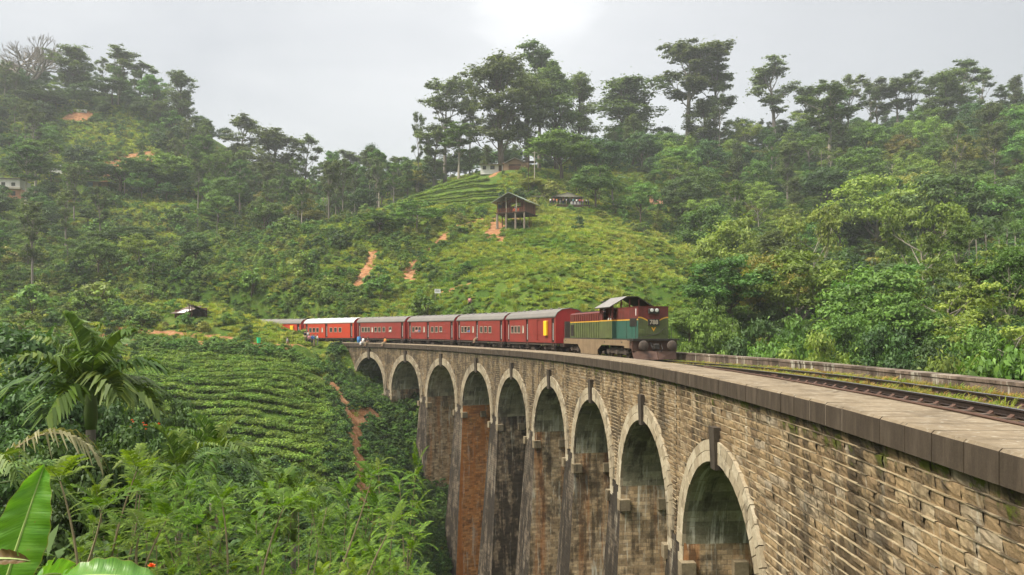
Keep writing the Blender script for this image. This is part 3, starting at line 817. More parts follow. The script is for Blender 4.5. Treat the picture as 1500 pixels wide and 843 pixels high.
for tr in (TC - .87, TC + .87):
    for s in (19.5, 33, 46):
        for sd in (-1, 1):
            fb = MB()
            c = [(s - .3, tr + sd * .013, -.01), (s + .3, tr + sd * .013, -.01), (s + .3, tr + sd * .045, -.01), (s - .3, tr + sd * .045, -.01), (s - .3, tr + sd * .013, .07), (s + .3, tr + sd * .013, .07), (s + .3, tr + sd * .035, .065), (s - .3, tr + sd * .035, .065)]
            if sd < 0: c = [c[i_] for i_ in (3, 2, 1, 0, 7, 6, 5, 4)]
            fb.hexa([B(q_[0], q_[1], q_[2] + RZ + TZ(s)) for q_ in c])
            tpart(fb.build('fishplate', m_rust))
# ------------------------------------------------------------------ foliage
def leafcloud(c, nrm, L, Wd, rng, tone):
    """kite-shaped leaves at points c facing nrm"""
    n = len(c)
    nrm = nrm / (np.linalg.norm(nrm, axis=1, keepdims=True) + 1e-9)
    r = rng.normal(size=(n, 3)); a = np.cross(nrm, r); a /= (np.linalg.norm(a, axis=1, keepdims=True) + 1e-9)
    b = np.cross(nrm, a)
    L = np.asarray(L).reshape(-1, 1) * rng.uniform(0.7, 1.3, (n, 1)); Wd = np.asarray(Wd).reshape(-1, 1) * rng.uniform(0.7, 1.3, (n, 1))
    v = np.stack([c - a * L, c - a * L * 0.1 + b * Wd + nrm * L * .12, c + a * L - nrm * L * .25, c - a * L * 0.1 - b * Wd + nrm * L * .12], 1).reshape(-1, 3)
    return v, np.repeat(tone, 4)

def crown_mesh(name, clumps, mat, rng, leaf, per, up=0.35, rand=0.8, wide=0.5):
    """clumps: (centre, (rx, ry, rz), density) -> one mesh of leaves, thick at each clump's skin"""
    V = []; T = []
    for (c, r, k) in clumps:
        n = max(6, int(per * k))
        d = rng.normal(size=(n, 3)); d /= np.linalg.norm(d, axis=1, keepdims=True)
        d[:, 2] = np.where(d[:, 2] < -0.35, -d[:, 2] * 0.6, d[:, 2])
        rr = np.where(rng.uniform(0, 1, (n, 1)) < .55, rng.uniform(0.35, 1.08, (n, 1)) ** 0.6, np.abs(rng.normal(0, .85, (n, 1))))
        p = np.array(c) + d * rr * np.array(r)
        nr = d * np.array([1, 1, 1.2]) + np.array([0, 0, up]) + rng.normal(size=(n, 3)) * rand * 0.5
        v, t = leafcloud(p, nr, np.full(n, leaf), np.full(n, leaf * wide), rng, np.full(n, rng.uniform(0, 1)))
        V.append(v); T.append(t)
    V = np.concatenate(V); T = np.concatenate(T)
    q = np.arange(len(V)).reshape(-1, 4)
    me = npmesh(name, V, q, mat, smooth=False)
    a = me.attributes.new('tone', 'FLOAT', 'POINT'); a.data.foreach_set('value', T.astype(np.float32))
    return me

def bez(p0, p1, p2, n=5):
    return [tuple(np.array(p0) * (1 - t) ** 2 + np.array(p1) * 2 * t * (1 - t) + np.array(p2) * t * t) for t in np.linspace(0, 1, n)]

def tree_proto(kind, seed, matl, matb):
    """(trunk mesh, crown mesh, height, width)"""
    rg = np.random.default_rng(seed); rd = random.Random(seed)
    tb = MB(); cl = []
    def limb(base, az, el, ln, r0, sub=2, cr=1.0, flat=0.5, bend=0.3, dens=1.0, extra=0):
        d = np.array([math.cos(az) * math.cos(el), math.sin(az) * math.cos(el), math.sin(el)])
        p0 = np.array(base); p2 = p0 + d * ln; p1 = p0 + d * ln * 0.5 + np.array([0, 0, -bend * ln * 0.4])
        pts = bez(p0, p1, p2, 5)
        tb.tube(pts, [r0, r0 * .8, r0 * .6, r0 * .42, r0 * .2], 5, caps=False)
        ends = [np.array(pts[-1])]
        for k in range(sub):
            q0 = np.array(pts[rd.choice([2, 3])]); a2 = az + rd.choice([-1, 1]) * rd.uniform(0.5, 1.1); e2 = el + rd.uniform(0.0, 0.5)
            q2 = q0 + np.array([math.cos(a2) * math.cos(e2), math.sin(a2) * math.cos(e2), math.sin(e2)]) * ln * rd.uniform(0.35, 0.6)
            tb.tube(bez(q0, (q0 + q2) / 2 - np.array([0, 0, bend * ln * 0.12]), q2, 4), [r0 * .45, r0 * .35, r0 * .25, r0 * .12], 4, caps=False)
            ends.append(q2)
        for e in ends:
            r = cr * rd.uniform(0.75, 1.25)
            cl.append((e + np.array([0, 0, r * .15]), (r, r, r * flat), (r / cr) ** 2 * dens))
            for q in range(extra):
                a3 = rd.uniform(0, 6.28); r3 = r * rd.uniform(.45, .75); off = np.array([math.cos(a3) * r, math.sin(a3) * r, rd.uniform(-.35, .75) * r]) * rd.uniform(.8, 1.5)
                cl.append((e + off, (r3, r3, r3 * .75), (r3 / cr) ** 2 * dens * 1.2))
    if kind == 'euc':
        H = 30.0; lean = rd.uniform(-1.2, 1.2)
        top = (lean, rd.uniform(-.8, .8), H * .93)
        tr = bez((0, 0, -1.5), (lean * -.2, 0, H * .5), top, 9)
        tb.tube(tr, list(np.linspace(.46, .09, 9)), 7)
        n = rd.randint(12, 17); lo = rd.uniform(0.36, 0.52)
        for i in range(n):
            f = lo + (0.95 - lo) * i / (n - 1)
            k = f * 8; j = min(int(k), 7); b = np.array(tr[j]) * (1 - (k - j)) + np.array(tr[j + 1]) * (k - j)
            ln = H * (0.07 + 0.15 * math.sin(math.pi * min(1, (1 - f) / (1 - lo) * .8 + .12))) * rd.uniform(.7, 1.25)
            limb(b, i * 2.4 + rd.uniform(-.5, .5), rd.uniform(.75, 1.4), ln * 1.1, .16, rd.randint(2, 4), H * .038, 1.15, extra=2)
        cl.append((np.array(top) + [0, 0, H * .02], (H * .055, H * .055, H * .045), 1.2))
        per, leaf, wide = 85, .33, .42
    elif kind == 'tall':
        H = 28.0
        tr = bez((0, 0, -1.5), (.4, .3, H * .5), (rd.uniform(-1, 1), 0, H * .9), 7)
        tb.tube(tr, list(np.linspace(.55, .1, 7)), 7)
        fat = rd.uniform(.85, 1.2)
        for i in range(34):
            f = 0.14 + 0.84 * (i / 33); j = min(int(f * 6), 5)
            b = np.array([tr[j][0], tr[j][1], H * .9 * f])
            env = math.sin(math.pi * min(1.0, (f - .05) * .82 + .18)) ** .7
            limb(b, i * 2.4 + rd.uniform(-.4, .4), rd.uniform(.7, 1.4), H * .2 * fat * env * rd.uniform(.4, 1.3), .13, 3, H * .044, 1.1, extra=2)
        per, leaf, wide = 46, .32, .45
    elif kind == 'broad':
        H = 14.0
        tb.tube(bez((0, 0, -1.5), (.3, 0, H * .2), (0, .2, H * .5), 5), [.34, .3, .26, .2, .1], 7)
        for i in range(7): limb((0, .1, H * rd.uniform(.25, .45)), i * .9 + rd.uniform(-.3, .3), rd.uniform(.5, 1.1), H * rd.uniform(.22, .34), .14, 2, H * .1, .8)
        sx, sy = rd.uniform(.36, .46), rd.uniform(.36, .46)
        for i in range(44):
            u = rd.uniform(-.35, 1); az = rd.uniform(0, 6.283); rr = math.sqrt(1 - u * u) * rd.uniform(.72, 1.05)
            r = H * rd.uniform(.065, .125)
            cl.append(((rr * math.cos(az) * H * sx, rr * math.sin(az) * H * sy, H * (.58 + .36 * u * rd.uniform(.8, 1.05))), (r, r, r * .7), (r / (H * .1)) ** 2))
        per, leaf, wide = 120, .27, .48
    elif kind == 'airy':
        H = 16.0
        tb.tube(bez((0, 0, -1.5), (.5, .2, H * .3), (-.2, .3, H * .62), 6), [.24, .22, .2, .17, .13, .08], 7)
        for i in range(11):
            f = .34 + .3 * i / 10
            limb((rd.uniform(-.2, .2), .2, H * f), i * 2.4 + rd.uniform(-.4, .4), rd.uniform(.25, .95), H * rd.uniform(.28, .44), .085, 3, H * .08, .5, .1, extra=1)
        per, leaf, wide = 95, .25, .5
    elif kind == 'bare':
        H = 15.0
        def rec(p, az, el, ln, r, dep):
            q = np.array(p) + np.array([math.cos(az) * math.cos(el), math.sin(az) * math.cos(el), math.sin(el)]) * ln
            tb.tube([p, tuple((np.array(p) + q) / 2 + np.array([rd.uniform(-.03, .03) * ln, 0, .02 * ln])), tuple(q)], [r, r * .85, r * .65], 4, caps=False)
            if dep:
                for k in range(5 if dep > 5 else 3):
                    rec(tuple(q), az + rd.uniform(-1.0, 1.0) if dep < 5 else k * 1.57 + rd.uniform(-.4, .4), min(1.45, max(.1, el + rd.uniform(-.45, .3))) if dep < 5 else rd.uniform(.45, 1.1), ln * rd.uniform(.70, .88), r * .62, dep - 1)
        rec((0, 0, -1), 0, 1.55, H * .2, .5, 6)
        per, leaf, wide = 0, .2, .5
    elif kind == 'conifer':
        H = 5.0
        tb.tube([(0, 0, -.5), (0, 0, H * .95)], [.09, .02], 5)
        for i in range(34):
            f = i / 33; az = i * 2.4; r = H * .26 * (1 - f) + .1
            cl.append(((math.cos(az) * r * .7, math.sin(az) * r * .7, H * (.12 + .86 * f)), (r * .5 + .12, r * .5 + .12, .24), .8))
        per, leaf, wide = 40, .17, .3
    elif kind == 'shrub':
        H = 2.4
        for k in range(4): tb.tube(bez((rd.uniform(-.2, .2), rd.uniform(-.2, .2), -.3), (0, 0, .5), (rd.uniform(-.6, .6), rd.uniform(-.6, .6), 1.4), 4), [.05, .04, .03, .015], 4)
        for i in range(16):
            az = rd.uniform(0, 6.283); u = rd.uniform(0, 1); rr = math.sqrt(1 - u * u) * rd.uniform(.5, 1.0) * 1.15; r = rd.uniform(.28, .5)
            cl.append(((rr * math.cos(az), rr * math.sin(az), .35 + 1.6 * u * rd.uniform(.75, 1.15)), (r, r, r * .8), (r / .4) ** 2))
        per, leaf, wide = 48, .15, .48
    elif kind == 'herb':
        H = .8
        for i in range(9):
            az = rd.uniform(0, 6.28); rr = rd.uniform(0, .75)
            r = rd.uniform(.2, .36); cl.append(((rr * math.cos(az), rr * math.sin(az), rd.uniform(.12, .5) * (1 - rr * .5)), (r, r, r * .8), 1.0))
        tb.tube([(0, 0, -.2), (0, 0, .3)], [.02, .01], 4)
        per, leaf, wide = 34, .135, .36
    elif kind == 'tea':
        H = 1.0
        for k in range(3): tb.tube([(0.05 * k, 0, -.3), (.2 * math.cos(k * 2.1), .2 * math.sin(k * 2.1), .6)], [.03, .015], 4)
        for i in range(9):
            az = i * 2.4; rr = .5 * math.sqrt(i / 9)
            cl.append(((rr * math.cos(az), rr * math.sin(az), .55 + rd.uniform(-.07, .06) - rr * .15), (.33, .33, .32), 1.0))
        per, leaf, wide = 42, .105, .42
    tm = tb.mesh(kind + '_trunk', matb, smooth=True)
    cm = None
    if cl: cm = crown_mesh(kind + '_crown', cl, matl, rg, leaf, per, wide=wide)
    return tm, cm, H

def frond(mb, base, az, el, ln, droop, n=16, ll=0.55, lw=0.04, vee=0.5, hang=0.3, r=0.02, mats=(0, 1), rd=random, fold=0.0, tip=0.35):
    """feather leaf: curved midrib with two rows of leaflets"""
    pts = []; d = np.array([math.cos(az) * math.cos(el), math.sin(az) * math.cos(el), math.sin(el)])
    p = np.array(base, float)
    m = 12; pts = [p.copy()]; dirs = [d.copy()]
    for i in range(m):
        d = d + np.array([0, 0, -droop / m * (0.4 + 1.6 * i / m)]); d /= np.linalg.norm(d)
        p = p + d * ln / m; pts.append(p.copy()); dirs.append(d.copy())
    mb.mat = mats[0]
    mb.tube(pts, list(np.linspace(r, r * .25, m + 1)), 5, caps=False)
    mb.mat = mats[1]
    for i in range(n):
        f = 0.16 + 0.84 * (i + .5) / n; k = f * m; j = min(int(k), m - 1); u = k - j
        q = pts[j] * (1 - u) + pts[j + 1] * u; t = dirs[j]
        sd = np.cross(t, [0, 0, 1.0]); sd = sd / (np.linalg.norm(sd) + 1e-9); nn = np.cross(sd, t)
        l = ll * math.sin(math.pi * min(0.98, (f - 0.05) * .72 + .22)) * rd.uniform(.85, 1.12)
        if i == n - 1: l *= .8
        for s in (-1, 1):
            dr = sd * s * (0.85 - tip * f) + t * (0.45 + tip * f) + nn * (vee + rd.uniform(-.12, .12)); dr /= np.linalg.norm(dr)
            wv = np.cross(dr, nn + sd * s * .3); wv = wv / (np.linalg.norm(wv) + 1e-9) * lw
            a = q + dr * l * .5 + np.array([0, 0, -hang * l * .12]); b = q + dr * l + np.array([0, 0, -hang * l * rd.uniform(.7, 1.2)])
            mb.face([q - wv * .4, q + wv * .4, a + wv, a - wv]); mb.face([a - wv, a + wv, b + wv * .15, b - wv * .15])

# leaf and bark materials
m_bark = paint('bark_brown', (0.10, 0.075, 0.05), 0.9, (0.05, 0.04, 0.03), 0.6, 2)
m_bark_pale = paint('bark_pale', (0.36, 0.32, 0.25), 0.85, (0.16, 0.13, 0.10), 0.5, 1.5)
m_bark_grey = paint('bark_grey', (0.19, 0.165, 0.135), 0.9, (0.09, 0.075, 0.06), 0.5, 1.5)
L_dark = leafmat('leaf_dark', (0.021, 0.048, 0.014), (0.052, 0.101, 0.025), (0.075, 0.132, 0.034), 0.25)
L_mid = leafmat('leaf_mid', (0.038, 0.084, 0.014), (0.094, 0.178, 0.030), (0.132, 0.216, 0.041), 0.3)
L_light = leafmat('leaf_light', (0.067, 0.118, 0.018), (0.157, 0.235, 0.034), (0.213, 0.263, 0.056), 0.34)
L_yel = leafmat('leaf_yellowing', (0.095, 0.110, 0.016), (0.200, 0.210, 0.032), (0.273, 0.231, 0.058), 0.34)
L_euc = leafmat('leaf_gum', (0.046, 0.071, 0.030), (0.104, 0.145, 0.055), (0.145, 0.186, 0.069), 0.42, vary=0.3)
L_tea = leafmat('leaf_tea', (0.027, 0.065, 0.010), (0.106, 0.194, 0.020), (0.213, 0.300, 0.035), 0.25, vary=0.22, hue=0.012)
L_scrub = leafmat('leaf_scrub', (0.055, 0.097, 0.013), (0.138, 0.204, 0.026), (0.209, 0.237, 0.055), 0.32, vary=0.38, hue=0.035, patch=((0.05, 0.11, 0.016), (0.20, 0.19, 0.055)))
L_grass = leafmat('grass_blades', (0.14, 0.185, 0.018), (0.29, 0.35, 0.04), (0.43, 0.42, 0.10), 0.38, vary=0.3, hue=0.03, patch=((0.10, 0.185, 0.022), (0.27, 0.27, 0.06)))
L_palm = leafmat('leaf_palm', (0.030, 0.068, 0.014), (0.074, 0.155, 0.027), (0.121, 0.203, 0.041), 0.25, rough=0.5, spec=0.25, vary=0.15)
m_rib = paint('leaf_midrib', (0.13, 0.17, 0.045), 0.6, (0.09, 0.10, 0.03), 0.3, 4)

PROTO = {}
def proto(key, kind, seeds, ml, mb_):
    PROTO[key] = []
    for sd in seeds:
        tm, cm, H = tree_proto(kind, sd, ml, mb_)
        src = cm or tm; co_ = np.empty(len(src.vertices) * 3, np.float32); src.vertices.foreach_get('co', co_); co_ = co_.reshape(-1, 3)
        H = float(np.percentile(co_[:, 2], 99.6)); wd = float(np.percentile(np.abs(co_[:, 0]), 96) + np.percentile(np.abs(co_[:, 1]), 96))
        PROTO[key].append((tm, cm, H, wd / H))
proto('euc', 'euc', (1, 2, 3, 4), L_euc, m_bark_grey)
proto('eucgreen', 'euc', (5, 6), L_mid, m_bark_pale)
proto('tall', 'tall', (1, 2), L_euc, m_bark)
proto('tallgreen', 'tall', (3,), L_mid, m_bark)
proto('dark', 'broad', (1, 2, 3), L_dark, m_bark)
proto('mid', 'broad', (4, 5, 6), L_mid, m_bark)
proto('light', 'broad', (7, 8), L_light, m_bark_grey)
proto('yellow', 'broad', (9, 10), L_yel, m_bark_grey)
proto('airy', 'airy', (1, 2, 3), L_light, m_bark_pale)
proto('airymid', 'airy', (4, 5), L_mid, m_bark_grey)
proto('bare', 'bare', (1,), L_euc, m_bark_grey)
proto('conifer', 'conifer', (1, 2), L_mid, m_bark)
proto('shrub', 'shrub', (1, 2, 3), L_scrub, m_bark)
proto('shrubdark', 'shrub', (4, 5), L_dark, m_bark)
proto('shrubmid', 'shrub', (6, 7, 8), L_mid, m_bark)
L_herb = leafmat('leaf_herb', (0.13, 0.19, 0.02), (0.22, 0.30, 0.034), (0.30, 0.345, 0.06), 0.35, vary=0.35, hue=0.03, patch=((0.065, 0.14, 0.018), (0.25, 0.25, 0.055)))
proto('herb', 'herb', (1, 2, 3), L_herb, m_bark)
L_teal = leafmat('leaf_tea_light', (0.06, 0.11, 0.012), (0.16, 0.26, 0.022), (0.26, 0.34, 0.04), 0.3, vary=0.12, hue=0.012)
proto('tealight', 'tea', (4, 5), L_teal, m_bark)
proto('tea', 'tea', (1, 2, 3), L_tea, m_bark)
def palm_proto(kind, seed):
    rd = random.Random(seed); tb = MB(); cb = MB()
    if kind == 'areca':
        H = 9.0; tb.tube(bez((0, 0, -1), (.2, .1, 4), (rd.uniform(-.3, .3), .1, H - 1.0), 8), list(np.linspace(.11, .075, 8)), 7)
        for k in range(10): frond(cb, (0, 0, H - .9), k * 2.4, rd.uniform(.3, 1.25), 2.3, rd.uniform(1.0, 1.8), 15, .75, .055, .35, .5, .03, rd=rd)
    else:
        H = 8.0; tb.tube(bez((0, 0, -1), (.9, .1, 3), (.6, .1, H - 1), 8), list(np.linspace(.2, .13, 8)), 7)
        for k in range(15): frond(cb, (.6, .1, H - 1), k * 2.4, rd.uniform(-.2, 1.2), 3.9, rd.uniform(1.0, 1.7), 22, .95, .06, .1, .7, .04, rd=rd)
    return tb.mesh(kind + '_trunk', m_bark_grey, True), cb.mesh(kind + '_crown', [m_rib, L_palm]), H + .7, (.5 if kind == 'areca' else .9)
PROTO['areca'] = [palm_proto('areca', k) for k in (1, 2)]
PROTO['coconut'] = [palm_proto('coconut', k) for k in (3,)]

NAMES = {'euc': ('gum_tree', 'tree'), 'eucgreen': ('gum_tree', 'tree'), 'tall': ('gum_tree', 'tree'), 'tallgreen': ('broadleaf_tree', 'tree'), 'dark': ('broadleaf_tree', 'tree'), 'mid': ('broadleaf_tree', 'tree'),
         'light': ('broadleaf_tree', 'tree'), 'yellow': ('broadleaf_tree', 'tree'), 'airy': ('open_crowned_tree', 'tree'), 'airymid': ('open_crowned_tree', 'tree'), 'bare': ('bare_tree', 'tree'),
         'conifer': ('young_conifer', 'tree'), 'shrub': ('shrub', 'shrub'), 'shrubdark': ('shrub', 'shrub'), 'shrubmid': ('shrub', 'shrub'), 'tea': ('tea_bush', 'tea bush'), 'areca': ('areca_palm', 'palm'), 'coconut': ('coconut_palm', 'palm')}
TREES = []; HEROES = []
def place(key, x, y, h, wscale=1.0, label=None, group=None, sink=0.0, base=None, rz=None, pr=None):
    """one tree, shrub or palm: an Empty at its foot with trunk and crown"""
    tm, cm, H, nat = pr or random.choice(PROTO[key])
    nm, cat = NAMES[key]
    z = (gz(x, y) if base is None else base) - sink
    e = empty(nm, (x, y, z), random.uniform(0, 6.28) if rz is None else rz)
    k = h / H; e.scale = (k * wscale, k * wscale, k)
    tag(e, label, cat, group)
    link('trunk' if key not in ('shrub', 'shrubdark', 'shrubmid', 'tea') else 'stems', tm, e)
    if cm: link('crown', cm, e)
    TREES.append((x, y, h))
    return e
def hero(key, px, ptop, d, width_px, label, group=None, base=None, wk=None):
    """tree whose top stands at photo pixel (px, ptop) at depth d"""
    x, y, zt = at(px, d, ptop)
    z = gz(x, y) if base is None else base
    h = max(1.0, zt - z)
    pr = random.choice(PROTO[key])
    ws = (width_px * d / F) / (h * pr[3]) if width_px else 1.0
    HEROES.append((px, d, (width_px or 20) / 2, ptop))
    return place(key, x, y, h, min(2.4, max(.5, ws)), label, group, base=z, pr=pr)
# ------------------------------------------------------------------ the train
RAIL = 0.0
def vehicle(name, sc, half):
    """Empty on the track: local X runs forward (towards the camera end), local -Y faces the camera side"""
    def P(s): x, y, z = B(s, TC, RAIL + TZ(s)); return np.array([x, y, z])
    a, b = P(sc + half), P(sc - half)
    m = (a + b) / 2; d = b - a
    e = empty(name, tuple(m)); e.rotation_euler = (0, -math.atan2(d[2], math.hypot(d[0], d[1])), math.atan2(d[1], d[0]))
    return e
m_red = paint('carriage_red', (0.215, 0.026, 0.021), .5, (0.09, 0.028, 0.022), .65, 1.1, spec=.4)
m_redhot = paint('carriage_bright_red', (0.40, 0.045, 0.02), .42, (0.34, 0.04, 0.02), .3, 1.1, spec=.4)
m_redend = paint('carriage_end_red', (0.36, 0.02, 0.02), .45, (0.16, 0.02, 0.018), .5, 1.4)
m_roofg = paint('carriage_roof_grey', (0.125, 0.117, 0.107), .8, (0.16, 0.14, 0.12), .6, .9)
m_roofw = paint('carriage_roof_white', (0.40, 0.40, 0.39), .65, (0.4, 0.38, 0.36), .3, .9)
m_dark = paint('dark_interior', (0.022, 0.016, 0.013), .8, (0.05, 0.03, 0.02), .4, 2)
m_under = paint('grimy_underframe', (0.055, 0.042, 0.034), .85, (0.12, 0.08, 0.055), .6, 3)
m_cream = paint('window_frame_cream', (0.36, 0.31, 0.24), .6, (0.3, 0.25, 0.2), .4, 8)
m_white = paint('white_paint', (0.80, 0.79, 0.76), .5, (0.5, 0.47, 0.43), .3, 6)
m_yel = paint('yellow_paint', (0.86, 0.48, 0.02), .5, (0.4, 0.2, 0.02), .3, 4)
m_glass, g = newmat('dim_glass'); finish(g, g.mix(g.noise(g.obj(), 1.2, 2), (0.012, 0.013, 0.012), (0.05, 0.055, 0.045)), .3, spec=.3)
m_frost, g = newmat('frosted_glass'); finish(g, (0.45, 0.43, 0.37), .5, spec=.5)
def wall_with_openings(mb, x0, x1, z0, z1, y, ops):
    """vertical wall in the XZ plane with rectangular openings (sorted, not overlapping)"""
    sg = -1 if y < 0 else 1
    def q(a, b, c, d):
        p = [(a, y, c), (b, y, c), (b, y, d), (a, y, d)]
        mb.face(p if sg < 0 else p[::-1])
    x = x0
    for (a, b, c, d) in sorted(ops):
        if a > x: q(x, a, z0, z1)
        if c > z0: q(a, b, z0, c)
        if d < z1: q(a, b, d, z1)
        yi = y - sg * .09
        for p in ([(a, y, c), (a, y, d), (a, yi, d), (a, yi, c)], [(b, yi, c), (b, yi, d), (b, y, d), (b, y, c)], [(a, yi, d), (a, y, d), (b, y, d), (b, yi, d)], [(a, y, c), (a, yi, c), (b, yi, c), (b, y, c)]): mb.face(p)
        x = b
    if x < x1: q(x, x1, z0, z1)
def bogie(parent, x, n, wb, mat=m_under, name='bogie'):
    b = MB()
    for y in (-1.0, 1.0):
        b.prism([(-wb / 2 - .45, .5), (-wb / 2 + .1, .72), (-.5, .78), (.5, .78), (wb / 2 - .1, .72), (wb / 2 + .45, .5), (wb / 2 + .4, .36), (-wb / 2 - .4, .36)], 1, y - .05, y + .05)
        for i in range(n):
            xx = -wb / 2 + wb * i / (n - 1)
            b.cbox(xx - .16, xx + .16, y - .14, y + .14, .3, .62, .03)
            for dx in (-.3, .3): b.lathe([(.075, .4), (.09, .45), (.075, .5), (.09, .56), (.075, .62)], 8, 'z', (xx + dx, y * 1.05, 0))
    b.box(-wb / 2, wb / 2, -.95, .95, .52, .66)
    o = b.build(name, mat, parent); o.location = (x, 0, 0)
    for i in range(n):
        w_ = MB(); xx = -wb / 2 + wb * i / (n - 1)
        for y in (-.87, .87): w_.lathe([(.05, y - .09), (.40, y - .06), (.44, y - .06 if y > 0 else y + .06), (.43, y + .06), (.36, y + .05), (.06, y + .08)], 18, 'y')
        w_.lathe([(.07, -.9), (.07, .9)], 8, 'y')
        ow = w_.build('wheelset', mat, o); ow.location = (xx, 0, .44)
    return o
def coach(kind, sc, red, roof, label):
    L = 6.72; W = 1.42; z0, ze = .92, 3.36
    root = vehicle('railway_carriage', sc, 4.6)
    tag(root, label, 'railway carriage', 'red carriages of the train')
    d_end = [(-6.35, -5.75), (5.75, 6.35)]; ops = []
    wins = []; frost = []
    if kind == 'std': doors = d_end + [(-.85, -.2)]; wins = [-4.95, -3.95, -2.95, .75, 1.95, 3.15]; frost = [-1.65]
    elif kind == 'long': doors = d_end; wins = [-4.9, -4.05, -3.2, -1.3, -.1, 1.0, 2.3]; frost = [-2.2]; wins = [-5.0, -4.1, -3.2, -1.2, -.1, 1.1, 2.9]
    else: doors = d_end + [(-.85, -.2)]; wins = [-4.85, -3.85, -2.85]; frost = [-1.65]
    for a, b in doors: ops.append((a, b, z0 + .06, 3.2))
    for x in wins: ops.append((x - .36, x + .36, 1.86, 2.56))
    for x in frost: ops.append((x - .2, x + .2, 1.86, 2.56))
    if kind == 'brake': ops.append((2.1, 3.0, 1.15, 3.1))
    body = MB()
    for y in (-W, W): wall_with_openings(body, -L, L, z0, ze, y, ops)
    # ends with a shallow arch, and the floor
    arc = [(-W, ze), (-W * .86, ze + .34), (-W * .55, ze + .62), (0, ze + .74), (W * .55, ze + .62), (W * .86, ze + .34), (W, ze)]
    body.mat = 1
    for x, s in ((-L, -1), (L, 1)):
        p = [(x, -W, z0)] + [(x, y, z) for y, z in arc] + [(x, W, z0)]
        body.face(p if s < 0 else p[::-1])
    body.mat = 0; body.face([(-L, -W, z0), (-L, W, z0), (L, W, z0), (L, -W, z0)])
    # beading below the windows and above the solebar
    for y in (-W, W):
        for zz in (1.72, z0 + .02):
            s = -1 if y < 0 else 1; x = -L
            for a, b in sorted(doors) + [(L, L)]:
                body.hexa([(x, min(y, y + s * .018), zz), (a, min(y, y + s * .018), zz), (a, max(y, y + s * .018), zz), (x, max(y, y + s * .018), zz), (x, min(y, y + s * .018), zz + .045), (a, min(y, y + s * .018), zz + .045), (a, max(y, y + s * .018), zz + .045), (x, max(y, y + s * .018), zz + .045)]); x = b
    body.build('body', [red, m_redend], root)
    inn = MB(); inn.box(-L + .08, L - .08, -W + .55, W - .55, z0 + .04, ze - .02); inn.box(-L + .05, L - .05, -W + .03, W - .03, z0 + .01, z0 + .05); inn.box(-L + .05, L - .05, -W + .03, W - .03, ze - .06, ze - .01)
    inn.build('interior', m_dark, root)
    rf = MB(); ro = [(-W - .08, ze - .04), (-W - .07, ze + .06)] + [(y * 1.03, z + .05) for y, z in arc[1:-1]] + [(W + .07, ze + .06), (W + .08, ze - .04)]
    ri = [(y * .985, z - .045) for y, z in ro]
    for a, b in zip(range(len(ro) - 1), range(1, len(ro))):
        rf.face([(-L - .06, *ro[a]), (-L - .06, *ro[b]), (L + .06, *ro[b]), (L + .06, *ro[a])]); rf.face([(-L - .06, *ri[b]), (-L - .06, *ri[a]), (L + .06, *ri[a]), (L + .06, *ri[b])])
        for x in (-L - .06, L + .06): rf.face([(x, *ro[a]), (x, *ro[b]), (x, *ri[b]), (x, *ri[a])])
    rfo = rf.build('roof', roof, root)
    for i in range(7):
        for y in (-.5, .5):
            v = MB(); v.cbox(-.17, .17, -.09, .09, 0, .16, .04); vv = v.build('roof_vent', m_roofg if roof is m_roofg else m_roofw, rfo); vv.location = (-5.4 + i * 1.8, y, ze + .68)
    for y in (-W, W):
        s = -1 if y < 0 else 1
        for x, hw, mt in [(x, .36, m_glass) for x in wins] + [(x, .2, m_frost) for x in frost]:
            fr = MB(); yo, yi = y + s * .02, y - s * .05
            for (a, b, c, d) in ((x - hw - .03, x + hw + .03, 2.54, 2.60), (x - hw - .03, x + hw + .03, 1.82, 1.88), (x - hw - .03, x - hw + .02, 1.88, 2.54), (x + hw - .02, x + hw + .03, 1.88, 2.54)): fr.box(a, b, min(yo, yi), max(yo, yi), c, d)
            fo = fr.build('window', m_cream, root)
            pn = MB(); pn.box(x - hw + .03, x + hw - .03, min(y - s * .04, y - s * .055), max(y - s * .04, y - s * .055), 1.86 if (mt is m_frost or (int(x * 7) % 3)) else 1.86, 2.56 if mt is m_frost or int(x * 10) % 3 else 2.28)
            pn.build('pane', mt, fo)
        for a, b in doors:
            db = MB(); db.box(a + .04, b - .04, min(y - s * .1, y - s * .14), max(y - s * .1, y - s * .14), z0 + .08, 3.16); db.build('door', m_dark, root)
            hr = MB(); hr.tube([(b - .08, y + s * .06, 1.2), (b - .08, y + s * .06, 2.75)], .022, 6); hr.build('handrail', m_white, root)
            st = MB()
            for k, zz in enumerate((.62, .38)): st.box(a + .02, b - .02, min(y + s * (.02 + .03 * k), y - s * .2), max(y + s * (.02 + .03 * k), y - s * .2), zz, zz + .05)
            st.box(a, a + .04, min(y, y - s * .1), max(y, y - s * .1), .34, z0); st.box(b - .04, b, min(y, y - s * .1), max(y, y - s * .1), .34, z0)
            st.build('door_step', m_under, root)
        if kind == 'brake':
            sh = MB(); sh.box(2.14, 2.96, min(y - s * .05, y - s * .09), max(y - s * .05, y - s * .09), 1.17, 3.08)
            for k in range(5): sh.box(2.14, 2.96, min(y - s * .03, y - s * .05), max(y - s * .03, y - s * .05), 1.3 + k * .36, 1.34 + k * .36)
            sh.build('luggage_door', red, root)
            yf = MB(); yf.cbox(4.25, 4.95, min(y, y + s * .22), max(y, y + s * .22), 1.62, 2.98, .03); yf.build('guard_lookout', m_yel, root)
    un = MB(); un.box(-L + .1, L - .1, -1.2, 1.2, z0 - .16, z0 - .02); un.box(-L, L, -1.34, -1.22, z0 - .2, z0 - .01); un.box(-L, L, 1.22, 1.34, z0 - .2, z0 - .01)
    for y in (-.9, .9): un.tube([(-2.6, y, z0 - .12), (-1.3, y, .28), (1.3, y, .28), (2.6, y, z0 - .12)], .045, 5)
